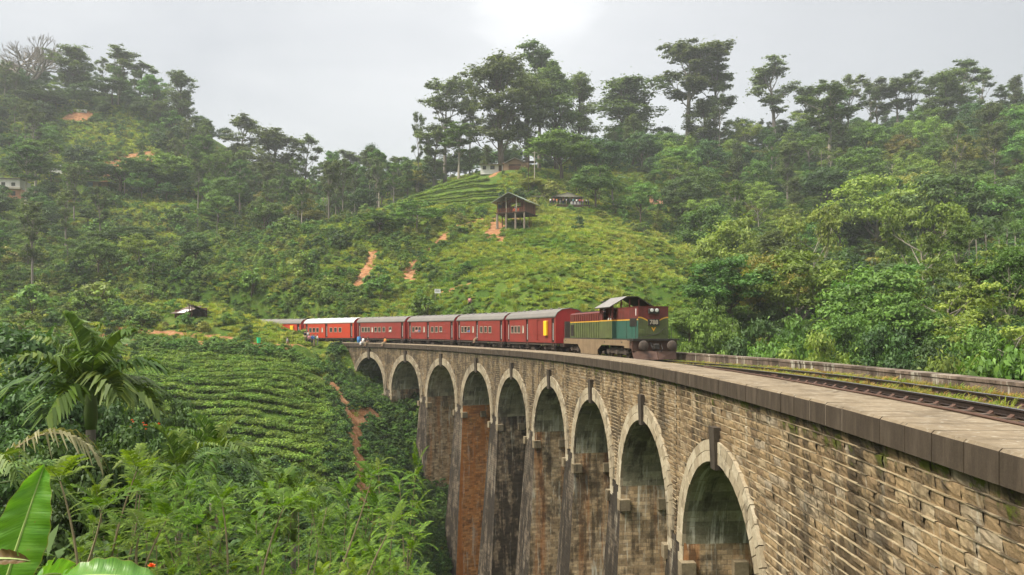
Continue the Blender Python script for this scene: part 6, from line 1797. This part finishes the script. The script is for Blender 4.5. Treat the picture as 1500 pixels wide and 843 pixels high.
# ------------------------------------------------------------------ people
SKEL = {'stand': dict(pel=(0, 0, .95), ch=(0, 0, 1.3), nk=(0, 0, 1.48), hd=(0, -.01, 1.58), tp=(0, 0, 1.70), sl=(.18, 0, 1.42), el=(.25, .02, 1.14), hl=(.24, -.08, .90), sr=(-.18, 0, 1.42), er=(-.25, .02, 1.14), hr=(-.22, -.10, .92), pl=(.09, 0, .90), kl=(.10, -.03, .50), al=(.10, .03, .08), fl=(.12, -.12, .04), pr=(-.09, 0, .90), kr=(-.11, -.02, .50), ar=(-.12, .03, .08), fr=(-.14, -.12, .04)),
        'sit': dict(pel=(0, 0, .10), ch=(0, .03, .46), nk=(0, 0, .66), hd=(0, -.03, .76), tp=(0, -.01, .88), sl=(.18, .02, .60), el=(.26, -.02, .34), hl=(.16, -.24, .22), sr=(-.18, .02, .60), er=(-.26, -.02, .34), hr=(-.14, -.26, .22), pl=(.09, 0, .08), kl=(.12, -.42, .10), al=(.12, -.44, -.32), fl=(.12, -.58, -.36), pr=(-.09, 0, .08), kr=(-.12, -.42, .10), ar=(-.13, -.44, -.32), fr=(-.13, -.58, -.36))}
SKEL['raise'] = dict(SKEL['stand'], el=(.30, -.20, 1.40), hl=(.12, -.34, 1.55), er=(-.30, -.20, 1.40), hr=(-.10, -.34, 1.55))
SKEL['lean'] = dict(SKEL['stand'], ch=(0, -.16, 1.26), nk=(0, -.30, 1.40), hd=(0, -.38, 1.48), tp=(0, -.42, 1.60), sl=(.18, -.24, 1.36), sr=(-.18, -.24, 1.36), el=(.26, -.42, 1.16), er=(-.26, -.40, 1.16), hl=(.14, -.58, 1.12), hr=(-.14, -.56, 1.12))
RADI = dict(pel=.135, ch=.15, nk=.058, hd=.095, tp=.06, sl=.07, el=.045, hl=.035, sr=.07, er=.045, hr=.035, pl=.095, kl=.06, al=.04, fl=.035, pr=.095, kr=.06, ar=.04, fr=.035)
BONES = [('pel', 'ch'), ('ch', 'nk'), ('nk', 'hd'), ('hd', 'tp'), ('ch', 'sl'), ('sl', 'el'), ('el', 'hl'), ('ch', 'sr'), ('sr', 'er'), ('er', 'hr'), ('pel', 'pl'), ('pl', 'kl'), ('kl', 'al'), ('al', 'fl'), ('pel', 'pr'), ('pr', 'kr'), ('kr', 'ar'), ('ar', 'fr')]
def skinmesh(name, sk, bones, grow_, root, mat, fingers=False):
    names = []
    for a, b in bones:
        for q in (a, b):
            if q not in names: names.append(q)
    names.remove(root); names.insert(0, root)
    V = [sk[n] for n in names]; E = [(names.index(a), names.index(b)) for a, b in bones]; RR = [RADI[n] * grow_ for n in names]
    if fingers:
        for hnd, elb in (('hl', 'el'), ('hr', 'er')):
            h_ = np.array(sk[hnd]); d_ = h_ - np.array(sk[elb]); d_ /= np.linalg.norm(d_); sd = np.cross(d_, [0, 1, .2]); sd /= np.linalg.norm(sd)
            for k in range(5):
                off = (k - 2) * .016; ln = (.05, .085, .092, .086, .07)[k]
                a_ = h_ + d_ * .03 + sd * off; b_ = a_ + d_ * ln + sd * (off * .5 - (.03 if k == 0 else 0)); i0 = len(V); V += [tuple(a_), tuple(b_)]; RR += [.011, .008]; E += [(names.index(hnd), i0), (i0, i0 + 1)]
    me = bpy.data.meshes.new(name); me.from_pydata(V, E, []); o_ = bpy.data.objects.new(name, me); COL.objects.link(o_)
    o_.modifiers.new('s', 'SKIN'); sv = me.skin_vertices[0].data
    for i in range(len(V)): sv[i].radius = (RR[i], RR[i]); sv[i].use_root = (i == 0)
    ss = o_.modifiers.new('u', 'SUBSURF'); ss.levels = 1; ss.render_levels = 1
    dg = bpy.context.evaluated_depsgraph_get(); dg.update(); out = bpy.data.meshes.new_from_object(o_.evaluated_get(dg)); out.name = name
    bpy.data.objects.remove(o_); out.materials.clear(); out.materials.append(mat)
    out.polygons.foreach_set('use_smooth', [True] * len(out.polygons))
    return out
m_skin = paint('skin', (0.30, 0.16, 0.10), .6, (0.24, 0.12, 0.08), .2, 8)
m_hair = paint('hair', (0.02, 0.016, 0.014), .7, (.04, .03, .025), .3, 30)
CLOTH = {}
def cloth(name, c):
    if name not in CLOTH: CLOTH[name] = paint('cloth_' + name, c, .85, tuple(v * .6 for v in c), .3, 9, spec=.1)
    return CLOTH[name]
CC = {'white': (.78, .77, .74), 'blue': (.06, .16, .42), 'red': (.5, .05, .04), 'pink': (.62, .28, .28), 'black': (.025, .025, .03), 'grey': (.25, .25, .26), 'navy': (.03, .04, .09), 'khaki': (.3, .24, .15), 'teal': (.05, .28, .28), 'orange': (.6, .22, .05)}
POSE = {}
for ps, sk in SKEL.items():
    POSE[ps] = dict(body=skinmesh('person', sk, BONES, 1.0, 'pel', m_skin, ps in ('stand', 'sit')),
        shirt=skinmesh('shirt', dict(sk, nk=tuple(np.array(sk['ch']) * .25 + np.array(sk['nk']) * .75)), [('pel', 'ch'), ('ch', 'nk'), ('ch', 'sl'), ('sl', 'el'), ('ch', 'sr'), ('sr', 'er')], 1.16, 'pel', m_skin),
        trousers=skinmesh('trousers', sk, [('pel', 'pl'), ('pl', 'kl'), ('kl', 'al'), ('pel', 'pr'), ('pr', 'kr'), ('kr', 'ar')], 1.18, 'pel', m_skin))
    hm = MB(); h = np.array(sk['hd']) + [0, .02, .045]
    prof = [(.02, -.06), (.085, -.05), (.104, 0), (.098, .05), (.06, .10), (.01, .115)]; hm.lathe(prof, 12, 'z', tuple(h)); POSE[ps]['hair'] = hm.mesh('hair', m_hair, True)
    # face: nose, eyes and mouth on the front of the head
    fm = MB(); c_ = np.array(sk['hd']); fm.raw([tuple(c_ + v) for v in np.array([(-.012, -.085, -.012), (.012, -.085, -.012), (0, -.118, -.014), (0, -.09, .03)])], [(0, 1, 2), (1, 3, 2), (3, 0, 2)])
    for sx in (-.034, .034): fm.box(c_[0] + sx - .012, c_[0] + sx + .012, c_[1] - .094, c_[1] - .086, c_[2] + .024, c_[2] + .034)
    fm.box(c_[0] - .022, c_[0] + .022, c_[1] - .092, c_[1] - .084, c_[2] - .046, c_[2] - .038); POSE[ps]['face'] = fm.mesh('face', m_skin)
def person(ps, loc, rz, shirt, trousers, label, group=None, k=1.0):
    P = POSE[ps]; o_ = link('person', P['body']); o_.location = loc; o_.rotation_euler = (0, 0, rz); o_.scale = (k,) * 3
    tag(o_, label, 'person', group)
    for part, mat in (('shirt', cloth(shirt, CC[shirt])), ('trousers', cloth(trousers, CC[trousers])), ('hair', None), ('face', None)):
        c_ = link(part, P[part], o_)
        if mat:
            c_.material_slots[0].link = 'OBJECT'; c_.material_slots[0].material = mat
    return o_
def wloc(veh, p):
    M = Matrix.Translation(veh.location) @ veh.rotation_euler.to_matrix().to_4x4(); q = M @ Vector(p); return tuple(q), veh.rotation_euler.z
def rider(veh, x, y, z, ps, rz, sh, tr, label):
    p, a = wloc(veh, (x, y, z)); return person(ps, p, a + rz, sh, tr, label)
rider(loco, 2.62, -1.0, 1.5, 'stand', R(60), 'white', 'navy', 'driver in a white shirt standing at the open cab side of the locomotive')
rider(CARS[1], -.52, -1.34, 1.0, 'sit', 0, 'black', 'khaki', 'person sitting in the middle doorway of the second carriage')
rider(CARS[1], -2.95, -1.12, .72, 'lean', 0, 'blue', 'navy', 'person in blue leaning out of the third window of the second carriage')
rider(CARS[1], 1.95, -1.0, .72, 'lean', 0, 'black', 'navy', 'person in black at a window near the front of the second carriage')
rider(CARS[2], -3.95, -1.12, .72, 'lean', 0, 'pink', 'navy', 'person in pink leaning out of the third carriage')
rider(CARS[2], -2.95, -1.12, .72, 'lean', R(20), 'blue', 'navy', 'person in blue leaning out of the third carriage')
rider(CARS[2], 3.15, -1.0, .72, 'lean', 0, 'white', 'navy', 'person in white at the front window of the third carriage')
rider(CARS[3], 2.9, -1.12, .72, 'lean', R(-15), 'white', 'navy', 'person in white leaning out of the last window of the long-windowed carriage')
rider(CARS[0], 6.05, -1.1, .88, 'stand', 0, 'white', 'navy', 'person in white standing in the front doorway of the first carriage')
FE = 'people waiting at the far end of the viaduct'
for i, (s, t, ps, sh, tr, lb) in enumerate([(104.4, .35, 'sit', 'white', 'white', 'person in white sitting on the coping near the far end'), (103.0, .35, 'sit', 'black', 'khaki', 'person in black sitting on the coping beside the one in white'), (98.0, .35, 'sit', 'orange', 'khaki', 'person in orange sitting alone on the coping above the first arch')]):
    p = B(s, t - .3, .02); person(ps, p, heading(s) - R(90), sh, tr, lb, FE)
b_ = MB(); b_.lathe([(.26, 0), (.29, .05), (.29, .4), (.30, .42), (.30, .48), (.29, .5), (.29, .82), (.26, .88)], 16); m_blue = paint('blue_plastic', (.03, .17, .42), .45, (.02, .09, .25), .3, 5)
o_ = empty('barrel', B(107.0, .9, 0)); tag(o_, 'blue plastic barrel standing on the coping near the far end', 'barrel'); b_.build('shell', m_blue, o_, True)
bl_ = MB(); bl_.lathe([(.27, .88), (.27, .92), (.1, .93)], 16); bl_.build('lid', m_blue, o_)
for i, (px, dd, ps, sh, tr, lb) in enumerate([(447, 113.2, 'stand', 'black', 'khaki', 'person in black at the left of the waiting group'), (450.5, 113.8, 'raise', 'white', 'navy', 'person in white taking a picture in the waiting group'), (453, 112.6, 'stand', 'pink', 'black', 'person in pink in the waiting group'), (457, 113, 'stand', 'blue', 'navy', 'person in blue in the middle of the waiting group'), (460, 112.6, 'raise', 'blue', 'khaki', 'person in blue raising both hands in the waiting group'), (465, 112.8, 'stand', 'white', 'grey', 'person in white at the right of the waiting group'), (421, 107, 'stand', 'grey', 'khaki', 'person in grey standing by the bushes left of the waiting group')]):
    x, y = at(px, dd, 0)[:2]; z = max(gz(x, y), -2.62 if i < 6 else -9); person(ps, (x, y, z), R(20 * i), sh, tr, lb, FE)
def on_ground(px, dd, ps, sh, tr, lb, grp=None, rz=0): x, y = at(px, dd, 0)[:2]; return person(ps, (x, y, gz(x, y) - .02), rz, sh, tr, lb, grp)
on_ground(688, 116.5, 'stand', 'pink', 'black', 'person in pink standing alone on the slope above the train')
# ------------------------------------------------------------------ buildings on the hills
def planks(name, c, w=.2, vertical=True):
    m, g = newmat(name); p = g.obj(); sp = g.n('ShaderNodeSeparateXYZ', {0: p})
    ax = g.math('ADD', sp.outputs[0], sp.outputs[1]) if vertical else sp.outputs[2]
    idx = g.math('FLOOR', g.math('DIVIDE', ax, w)); fr = g.math('FRACT', g.math('DIVIDE', ax, w))
    rn = g.n('ShaderNodeTexWhiteNoise', {'W': idx}, noise_dimensions='1D').outputs[0]
    col = g.ramp(rn, [(0, tuple(v * .6 for v in c)), (1, tuple(v * 1.25 for v in c))])
    col = g.mix(g.ramp(fr, [(0, .8), (.08, 0), (.94, 0), (1, .8)]), col, (.015, .012, .01)); col = g.mix(g.ramp(g.noise(p, 2.5, 5, .6), [(.45, 0), (.7, .5)]), col, tuple(v * .5 for v in c))
    finish(g, col, .85, g.bump(fr, .3, .02), spec=.1); return m
m_plank = planks('brown_boards', (.15, .062, .036)); m_plankd = planks('dark_boards', (.07, .042, .03))
def corrugated(name, c, rust, axis=0, pitch=.22):
    m, g = newmat(name); p = g.obj(); sp = g.n('ShaderNodeSeparateXYZ', {0: p}); wv = g.math('SINE', g.math('MULTIPLY', sp.outputs[axis], 6.283 / pitch))
    col = g.mix(g.ramp(g.noise(p, .9, 5, .65), [(.45, 0), (.62, 1)]), c, rust); finish(g, col, .5, g.bump(wv, .6, .05), .3, .4); return m
m_tin = corrugated('grey_green_tin', (.26, .31, .28), (.20, .19, .16), 1); m_tinrust = corrugated('rusty_tin', (.11, .07, .05), (.06, .035, .025), 1); m_tinbright = corrugated('bright_tin', (.62, .63, .64), (.4, .38, .36), 1); m_tingrey = corrugated('grey_tin', (.30, .28, .25), (.16, .13, .11), 1)
m_conc = paint('pale_post', (.42, .38, .31), .9, (.2, .17, .13), .5, 3)
m_pinkw = paint('pink_wall', (.62, .30, .20), .85, (.35, .18, .12), .45, .6); m_whitew = paint('whitewashed_wall', (.62, .61, .58), .85, (.3, .27, .22), .5, .6); m_browns = paint('brown_wall', (.24, .15, .09), .9, (.12, .08, .05), .5, .8); m_bluew = paint('blue_tarpaulin', (.06, .10, .15), .6, (.03, .05, .08), .4, 2); m_ora = paint('orange_plastic', (.65, .12, .04), .5, (.4, .07, .02), .2, 8)
def house(name, px, d, rz, label, cat='house', z=None):
    x, y = at(px, d, 0)[:2]; e = empty(name, (x, y, gz(x, y) if z is None else z), rz); return tag(e, label, cat)
def gable(mb, x0, x1, y0, y1, ze, zr, th=.08):
    """gable roof, ridge along Y"""
    xm = (x0 + x1) / 2
    for (a, b) in (((x0, ze), (xm, zr)), ((xm, zr), (x1, ze))):
        p = [(a[0], y0, a[1]), (b[0], y0, b[1]), (b[0], y1, b[1]), (a[0], y1, a[1])]; q = [(u, v, w_ - th) for u, v, w_ in p]
        mb.raw(p + q, [(0, 1, 2, 3), (7, 6, 5, 4), (0, 4, 5, 1), (1, 5, 6, 2), (2, 6, 7, 3), (3, 7, 4, 0)])
def slab(mb, x0, x1, y0, y1, z00, z10, th=.08):
    """lean-to roof sloping along Y from z00 (at y0) to z10 (at y1)"""
    p = [(x0, y0, z00), (x1, y0, z00), (x1, y1, z10), (x0, y1, z10)]; q = [(u, v, w_ - th) for u, v, w_ in p]
    mb.raw(p + q, [(0, 1, 2, 3), (7, 6, 5, 4), (0, 4, 5, 1), (1, 5, 6, 2), (2, 6, 7, 3), (3, 7, 4, 0)])
def part(root, name, mat, fn, **k):
    b = MB(); fn(b); return b.build(name, mat, root, **k)
def window(root, x, y, z, w_, h, fm=None):
    f = part(root, 'window', fm or m_plankd, lambda b: (b.box(x - w_ / 2 - .08, x + w_ / 2 + .08, y - .05, y + .03, z - .08, z), b.box(x - w_ / 2 - .08, x + w_ / 2 + .08, y - .05, y + .03, z + h, z + h + .08), b.box(x - w_ / 2 - .08, x - w_ / 2, y - .05, y + .03, z, z + h), b.box(x + w_ / 2, x + w_ / 2 + .08, y - .05, y + .03, z, z + h)))
    part(f, 'pane', m_glass, lambda b: b.box(x - w_ / 2, x + w_ / 2, y - .02, y + .02, z, z + h)); return f
# stilt house
hx, hy, hz = at(748, 170, 312)
H1 = empty('stilt_house', (hx, hy, hz), R(-24)); H1.scale = (1.12, 1.1, 1.0); m_stilt = paint('stilt_timber', (.21, .17, .13), .9, (.1, .08, .06), .5, 3); tag(H1, 'brown wooden house on tall pale stilts with a grey-green tin roof on the hillside', 'house')
part(H1, 'floor', m_plankd, lambda b: b.box(-3.2, 3.5, -.6, 6.4, -.12, .08))
for x, r_, y in [(-2.9, .26, -.3), (-.85, .19, -.35), (1.25, .2, -.35), (3.2, .18, -.35), (-2.6, .11, 1.6), (-1.6, .1, 1.8), (.2, .12, 1.8), (2.2, .11, 1.8), (3.1, .1, 2.5), (-2.9, .08, 3.6), (.5, .08, 3.8), (2.9, .08, 4.0)]:
    part(H1, 'stilt', m_stilt if y < 0 else m_plank, lambda b: b.lathe([(r_ * 1.1, -3.9), (r_, -.12)], 8, 'z', (x, y, 0)))
part(H1, 'back_wall', m_plank, lambda b: b.box(-3.0, 3.0, 6.2, 6.3, .08, 2.7))
part(H1, 'side_wall', m_plank, lambda b: (b.box(-3.02, -2.92, 2.4, 6.2, .08, 2.6), b.box(-3.02, -2.92, 0, 2.4, .08, .9)))
part(H1, 'side_wall', m_plank, lambda b: b.box(2.92, 3.02, 0, 6.2, .08, 2.6))
part(H1, 'partition', m_plank, lambda b: (b.box(-2.9, -.9, 1.9, 2.0, .08, 2.6), b.box(1.4, 2.9, 1.9, 2.0, .08, 2.6), b.prism([(-2.9, 2.6), (2.9, 2.6), (0, 4.2)], 1, 1.9, 2.0)))
for x in (-2.95, -1.0, 1.3, 2.95): part(H1, 'post', m_conc if abs(x) < 2 else m_plank, lambda b: b.box(x - .08, x + .08, -.08, .08, .08, 2.75 + (2.95 - abs(x)) * .5))
part(H1, 'tie_beam', m_plank, lambda b: (b.box(-3.0, 3.0, -.07, .07, 2.55, 2.7), b.box(-1.6, 1.6, -.05, .05, 3.25, 3.35)))
part(H1, 'railing', m_plank, lambda b: [b.box(-3.0, 3.3, -.5, -.44, .9, .98), b.box(-3.0, 3.3, -.5, -.44, .2, .27)] + [b.box(-3.0 + k * .3, -2.93 + k * .3, -.49, -.45, .2, .95) for k in range(21)])
part(H1, 'roof', m_tin, lambda b: gable(b, -3.9, 3.9, -1.2, 6.9, 2.45, 4.55))
part(H1, 'tarpaulin', m_bluew, lambda b: b.box(-3.08, -3.03, .1, 2.2, .9, 2.3))
for k, x in enumerate((.55, 1.5)):
    p_ = H1.matrix_basis @ Vector((x, .3, .08)); ch = empty('chair', tuple(p_), R(-24)); tag(ch, ['orange plastic chair on the stilt house veranda, nearer the doorway', 'orange plastic chair on the stilt house veranda, nearer the right post'][k], 'chair', 'orange chairs on the veranda')
    part(ch, 'seat', m_ora, lambda b: b.cbox(-.24, .24, -.24, .24, .40, .45, .01)); part(ch, 'backrest', m_ora, lambda b: b.box(-.24, .24, .2, .25, .45, .9))
    for lx in (-.2, .2):
        for ly in (-.2, .2): part(ch, 'leg', m_ora, lambda b: b.box(lx - .025, lx + .025, ly - .025, ly + .025, 0, .4))
p_ = H1.matrix_basis @ Vector((.6, 1.0, .08)); person('stand', tuple(p_), R(-30), 'grey', 'white', 'person standing on the veranda of the stilt house', k=1.05)
# house on the hilltop
H2 = house('hilltop_house', 742, 237, R(-4), 'low brown and white house with tin roofs under the massive tree on the hilltop')
part(H2, 'wall', m_browns, lambda b: (b.box(-1.2, 7.2, 0, 6, -1, 2.4), b.prism([(-.2, 2.4), (5.6, 2.4), (2.7, 3.7)], 1, .0, 6)))
part(H2, 'white_wall', m_whitew, lambda b: b.box(-8.5, -1.2, .8, 6, -1, 2.1))
part(H2, 'roof', m_tingrey, lambda b: gable(b, -.8, 6.2, -.8, 6.5, 2.35, 3.9)); part(H2, 'lean_to_roof', m_tinrust, lambda b: slab(b, -9, -.9, -.4, 6.4, 2.0, 3.0)); part(H2, 'lean_to_roof', m_tinrust, lambda b: slab(b, 5.6, 9.4, -.2, 6.2, 2.9, 3.5))
part(H2, 'porch', m_plankd, lambda b: (b.box(.8, 4.6, -.08, .02, .2, 1.9),)); part(H2, 'porch_railing', m_plank, lambda b: [b.box(.6, 4.8, -.9, -.82, .9, 1.0)] + [b.box(.6 + k * .42, .68 + k * .42, -.9, -.82, .0, .95) for k in range(11)])
window(H2, -4.6, .8, .6, 1.2, 1.0); window(H2, -7.2, .8, .6, .9, 1.0); part(H2, 'door', m_plankd, lambda b: b.box(-2.6, -1.6, .72, .8, -.2, 1.8))
# crowded shelter
H3 = house('open_shelter', 832, 208, R(8), 'open shelter with a grey gabled tin roof crowded with people on the hill', 'shelter')
part(H3, 'roof', m_tingrey, lambda b: (gable(b, -4.6, 4.6, 0, 5, 2.35, 3.7)))
part(H3, 'gable_board', m_conc, lambda b: b.prism([(-3.9, 2.4), (3.9, 2.4), (0, 3.55)], 1, .1, .2))
for x in (-4.0, -1.3, 1.3, 4.0):
    for y in (.2, 4.6): part(H3, 'post', m_plank, lambda b: b.box(x - .08, x + .08, y - .08, y + .08, -1.5, 2.5))
part(H3, 'counter', m_whitew, lambda b: b.cbox(.8, 3.6, -.4, .2, 0, 1.0, .03)); part(H3, 'back_wall', m_plankd, lambda b: b.box(-4, 4, 4.5, 4.6, -1, 2.4)); part(H3, 'deck', m_plankd, lambda b: b.box(-5.5, 6, -1.6, 4.7, -1.6, -.02))
TP = 'people crowding the hill shelter'
for i, (dx, dy, ps, sh, tr) in enumerate([(-5.2, -.9, 'stand', 'white', 'navy'), (-4.3, -1.2, 'raise', 'pink', 'black'), (-3.4, -1.0, 'stand', 'orange', 'khaki'), (-2.5, -1.3, 'stand', 'black', 'grey'), (-1.6, -1.0, 'raise', 'khaki', 'navy'), (-.7, -1.2, 'stand', 'white', 'khaki'), (.3, -1.0, 'stand', 'navy', 'black'), (1.2, -1.3, 'stand', 'teal', 'navy'), (2.2, -1.1, 'raise', 'white', 'black'), (3.1, -1.3, 'stand', 'red', 'navy'), (4.0, -1.0, 'stand', 'pink', 'grey'), (5.0, -1.2, 'stand', 'white', 'black'), (5.7, -.9, 'stand', 'grey', 'navy')]):
    p_ = H3.matrix_basis @ Vector((dx, dy, -.02))
    nm = ['first', 'second', 'third', 'fourth', 'fifth', 'sixth', 'seventh', 'eighth', 'ninth', 'tenth', 'eleventh', 'twelfth', 'thirteenth'][i]
    person(ps, tuple(p_), R(-40 + 23 * i), sh, tr, 'person in %s, %s from the left along the edge of the hill shelter' % (sh, nm), TP)
H3b = house('small_kiosk', 790, 209, R(0), 'tiny pale kiosk left of the crowded shelter', 'kiosk'); part(H3b, 'wall', m_conc, lambda b: b.box(-1.4, 1.4, 0, 2, -.6, 1.1)); part(H3b, 'roof', m_tingrey, lambda b: slab(b, -1.7, 1.7, -.4, 2.3, 1.15, 1.5)); part(H3b, 'counter_opening', m_dark, lambda b: b.box(-1.0, 1.0, -.03, .0, .2, .8))
H4 = house('pink_house', 970, 230, R(-6), 'small pink house with a dark flat roof among the trees')
part(H4, 'wall', m_pinkw, lambda b: b.box(-3.8, 3.8, 0, 5, -2, 2.7)); part(H4, 'roof', m_tinrust, lambda b: slab(b, -4.4, 4.4, -.7, 5.5, 2.85, 3.3)); window(H4, 2.4, 0, .9, 1.0, 1.1); part(H4, 'door', m_plankd, lambda b: b.box(.2, 1.1, -.05, 0, 0, 2.0)); window(H4, -2.2, 0, .9, .9, 1.0)
H5 = house('two_storey_house', 8, 224, R(8), 'two-storey house, white above and pink below, at the left edge')
part(H5, 'lower_wall', m_pinkw, lambda b: b.box(-6, 4.2, .4, 7, -2, 2.6)); part(H5, 'upper_wall', m_whitew, lambda b: b.box(-6, 3.8, .4, 7, 2.6, 5.6)); part(H5, 'balcony', m_conc, lambda b: b.box(-6.2, 4.6, -.9, .4, 2.5, 3.0)); part(H5, 'roof', m_tingrey, lambda b: slab(b, -6.6, 4.4, -.4, 7.4, 5.8, 6.3))
for x in (-3.8, -.8, 2.0): window(H5, x, .4, 3.5, 1.1, 1.1, m_whitew); window(H5, x, .4, .7, 1.0, 1.2)
H6 = house('hut', 142, 238, R(12), 'low hut with a pale front and a dark blue side below the brown house'); part(H6, 'wall', m_browns, lambda b: b.box(-1.2, 3.2, 0, 4, -1.5, 2.2)); part(H6, 'blue_wall', m_bluew, lambda b: b.box(-3.2, -1.2, .2, 4, -1.5, 2.2)); part(H6, 'roof', m_tinrust, lambda b: slab(b, -3.8, 3.6, -.7, 4.4, 2.3, 2.9)); part(H6, 'door', m_plankd, lambda b: b.box(.4, 1.2, -.04, 0, 0, 1.8))
H7 = house('brown_house', 124, 246, R(5), 'brown earth-walled house with a tin roof high on the left slope'); part(H7, 'wall', m_browns, lambda b: b.box(-3.4, 3.4, 0, 5, -2, 2.1)); part(H7, 'roof', m_tinrust, lambda b: slab(b, -4, 4, -.7, 5.4, 2.2, 3.2)); window(H7, -1.6, 0, .7, .9, .9); part(H7, 'door', m_plankd, lambda b: b.box(.6, 1.5, -.04, 0, 0, 1.8))
H8 = house('shack', 80, 246, R(-10), 'grey shack with patched pale roofs above the two-storey house'); part(H8, 'wall', m_whitew, lambda b: b.box(-4, 3, 0, 4, -2, 1.9)); part(H8, 'roof', m_tingrey, lambda b: slab(b, -4.5, 3.5, -.8, 4.4, 2.0, 2.9)); part(H8, 'roof', m_tinbright, lambda b: slab(b, 1.5, 4.5, -1.2, 1.0, 1.6, 2.3)); window(H8, -2, 0, .5, 1.0, .9)
H9 = house('ridge_shed', 277, 285, R(-10), 'open shed with a dark flat roof on the end of the left ridge', 'shed'); part(H9, 'roof', m_tinrust, lambda b: slab(b, -4, 4, -1, 5, 3.3, 2.9, .25)); part(H9, 'floor', m_plankd, lambda b: b.box(-3.8, 3.8, -.8, 4.8, -1.2, .1)); part(H9, 'back_wall', m_plankd, lambda b: b.box(-3.6, 0, 4.6, 4.8, .1, 2.9))
for x in (-3.6, -1.2, 1.2, 3.6): part(H9, 'post', m_plank, lambda b: b.box(x - .1, x + .1, -.7, -.5, -3, 3.2))
HA = house('field_shed', 270, 116.5, R(-28), 'small ramshackle shed with a rusty roof and a bright tin patch beside the path', 'shed')
part(HA, 'roof', m_tinrust, lambda b: slab(b, -2.6, .8, -.6, 2.8, 1.0, 2.2, .05)); part(HA, 'roof_patch', m_tinbright, lambda b: slab(b, -1.2, .5, -.45, 1.0, 1.10, 1.62, .02)); part(HA, 'roof', m_tinrust, lambda b: slab(b, .85, 2.2, 2.9, -.2, 1.3, 2.35, .05))
part(HA, 'wall', m_plank, lambda b: (b.box(-2.3, .7, .0, .08, -.8, 1.05), b.box(-2.3, -2.2, .1, 2.6, -.8, 1.6))); part(HA, 'back_wall', m_plankd, lambda b: b.box(-2.2, 2.0, 2.6, 2.7, -.8, 1.9))
for x, y, z in ((.8, -.3, 1.5), (1.4, -.2, 2.3), (2.0, -.2, 2.2), (2.0, 2.5, 1.4)): part(HA, 'post', m_plankd, lambda b: b.box(x - .05, x + .05, y - .05, y + .05, -.8, z))
# walls, sign, pole, sacks
wl = house('low_wall', 108, 292, R(6), 'low pale wall under the trees of the left ridge', 'wall'); part(wl, 'masonry', m_whitew, lambda b: (b.box(-4.8, 4.8, 0, .3, -1, .9), b.box(-5, 5, -.06, .36, .9, 1.0)))
sg = house('sign_board', 641, 125, R(10), 'small white notice board on two posts on the bushy slope', 'sign')
part(sg, 'board', m_white, lambda b: b.box(-.5, .5, 0, .04, 1.5, 2.2)); part(sg, 'lettering', m_black, lambda b: [b.box(-.38, .38 - .12 * (k % 2), -.006, -.001, 2.02 - k * .16, 2.08 - k * .16) for k in range(3)])
for x in (-.4, .4): part(sg, 'post', m_conc, lambda b: b.box(x - .03, x + .03, .04, .1, -.3, 2.2))
up_ = house('utility_pole', 774, 214, 0, 'tall thin utility pole behind the stilt house', 'pole'); part(up_, 'pole', m_plankd, lambda b: b.lathe([(.14, -1), (.09, 10.0)], 8)); part(up_, 'crossarm', m_plankd, lambda b: b.box(-.8, .8, -.06, .06, 9.3, 9.45))
up2 = house('utility_pole', 783, 226, 0, 'pale utility pole right of the hilltop house', 'pole'); part(up2, 'pole', m_conc, lambda b: b.lathe([(.14, -1), (.09, 9.5)], 8)); part(up2, 'crossarm', m_conc, lambda b: b.box(-.8, .8, -.06, .06, 8.9, 9.05))
m_greenp = paint('green_plastic', (.02, .55, .22), .5, (.01, .35, .14), .3, 6)
for i, (px, lb) in enumerate([(242, 'green litter bin leftmost beside the path'), (314, 'green litter bin on the path below the field shed'), (379, 'green litter bin on the path near the bushy mound')]):
    x, y = at(px, 105.2, 0)[:2]; lb_ = empty('litter_bin', (x, y, gz(x, y))); tag(lb_, lb, 'bin', 'green bins along the path'); part(lb_, 'post', m_conc, lambda b: b.box(-.03, .03, .1, .16, -.2, .9)); part(lb_, 'basket', m_greenp, lambda b: b.lathe([(.16, .15), (.24, .18), (.26, .5), (.28, .92), (.25, .93), (.22, .3)], 12)); part(lb_, 'rim', m_greenp, lambda b: b.lathe([(.28, .9), (.3, .91), (.3, .96), (.27, .96)], 12))
# ------------------------------------------------------------------ air
hb = MB(); hb.box(-905, 905, -305, 1380, float(GZ.min()) - 1.0, 134)
m_haze, g = newmat('haze')
pv = g.n('ShaderNodeVolumePrincipled', {'Color': (0.86, 0.89, 0.93, 1), 'Density': HAZE, 'Anisotropy': 0.3})
o = g.n('ShaderNodeOutputMaterial'); g.t.links.new(pv.outputs[0], o.inputs['Volume'])
tag(hb.build('haze', m_haze), kind='stuff')
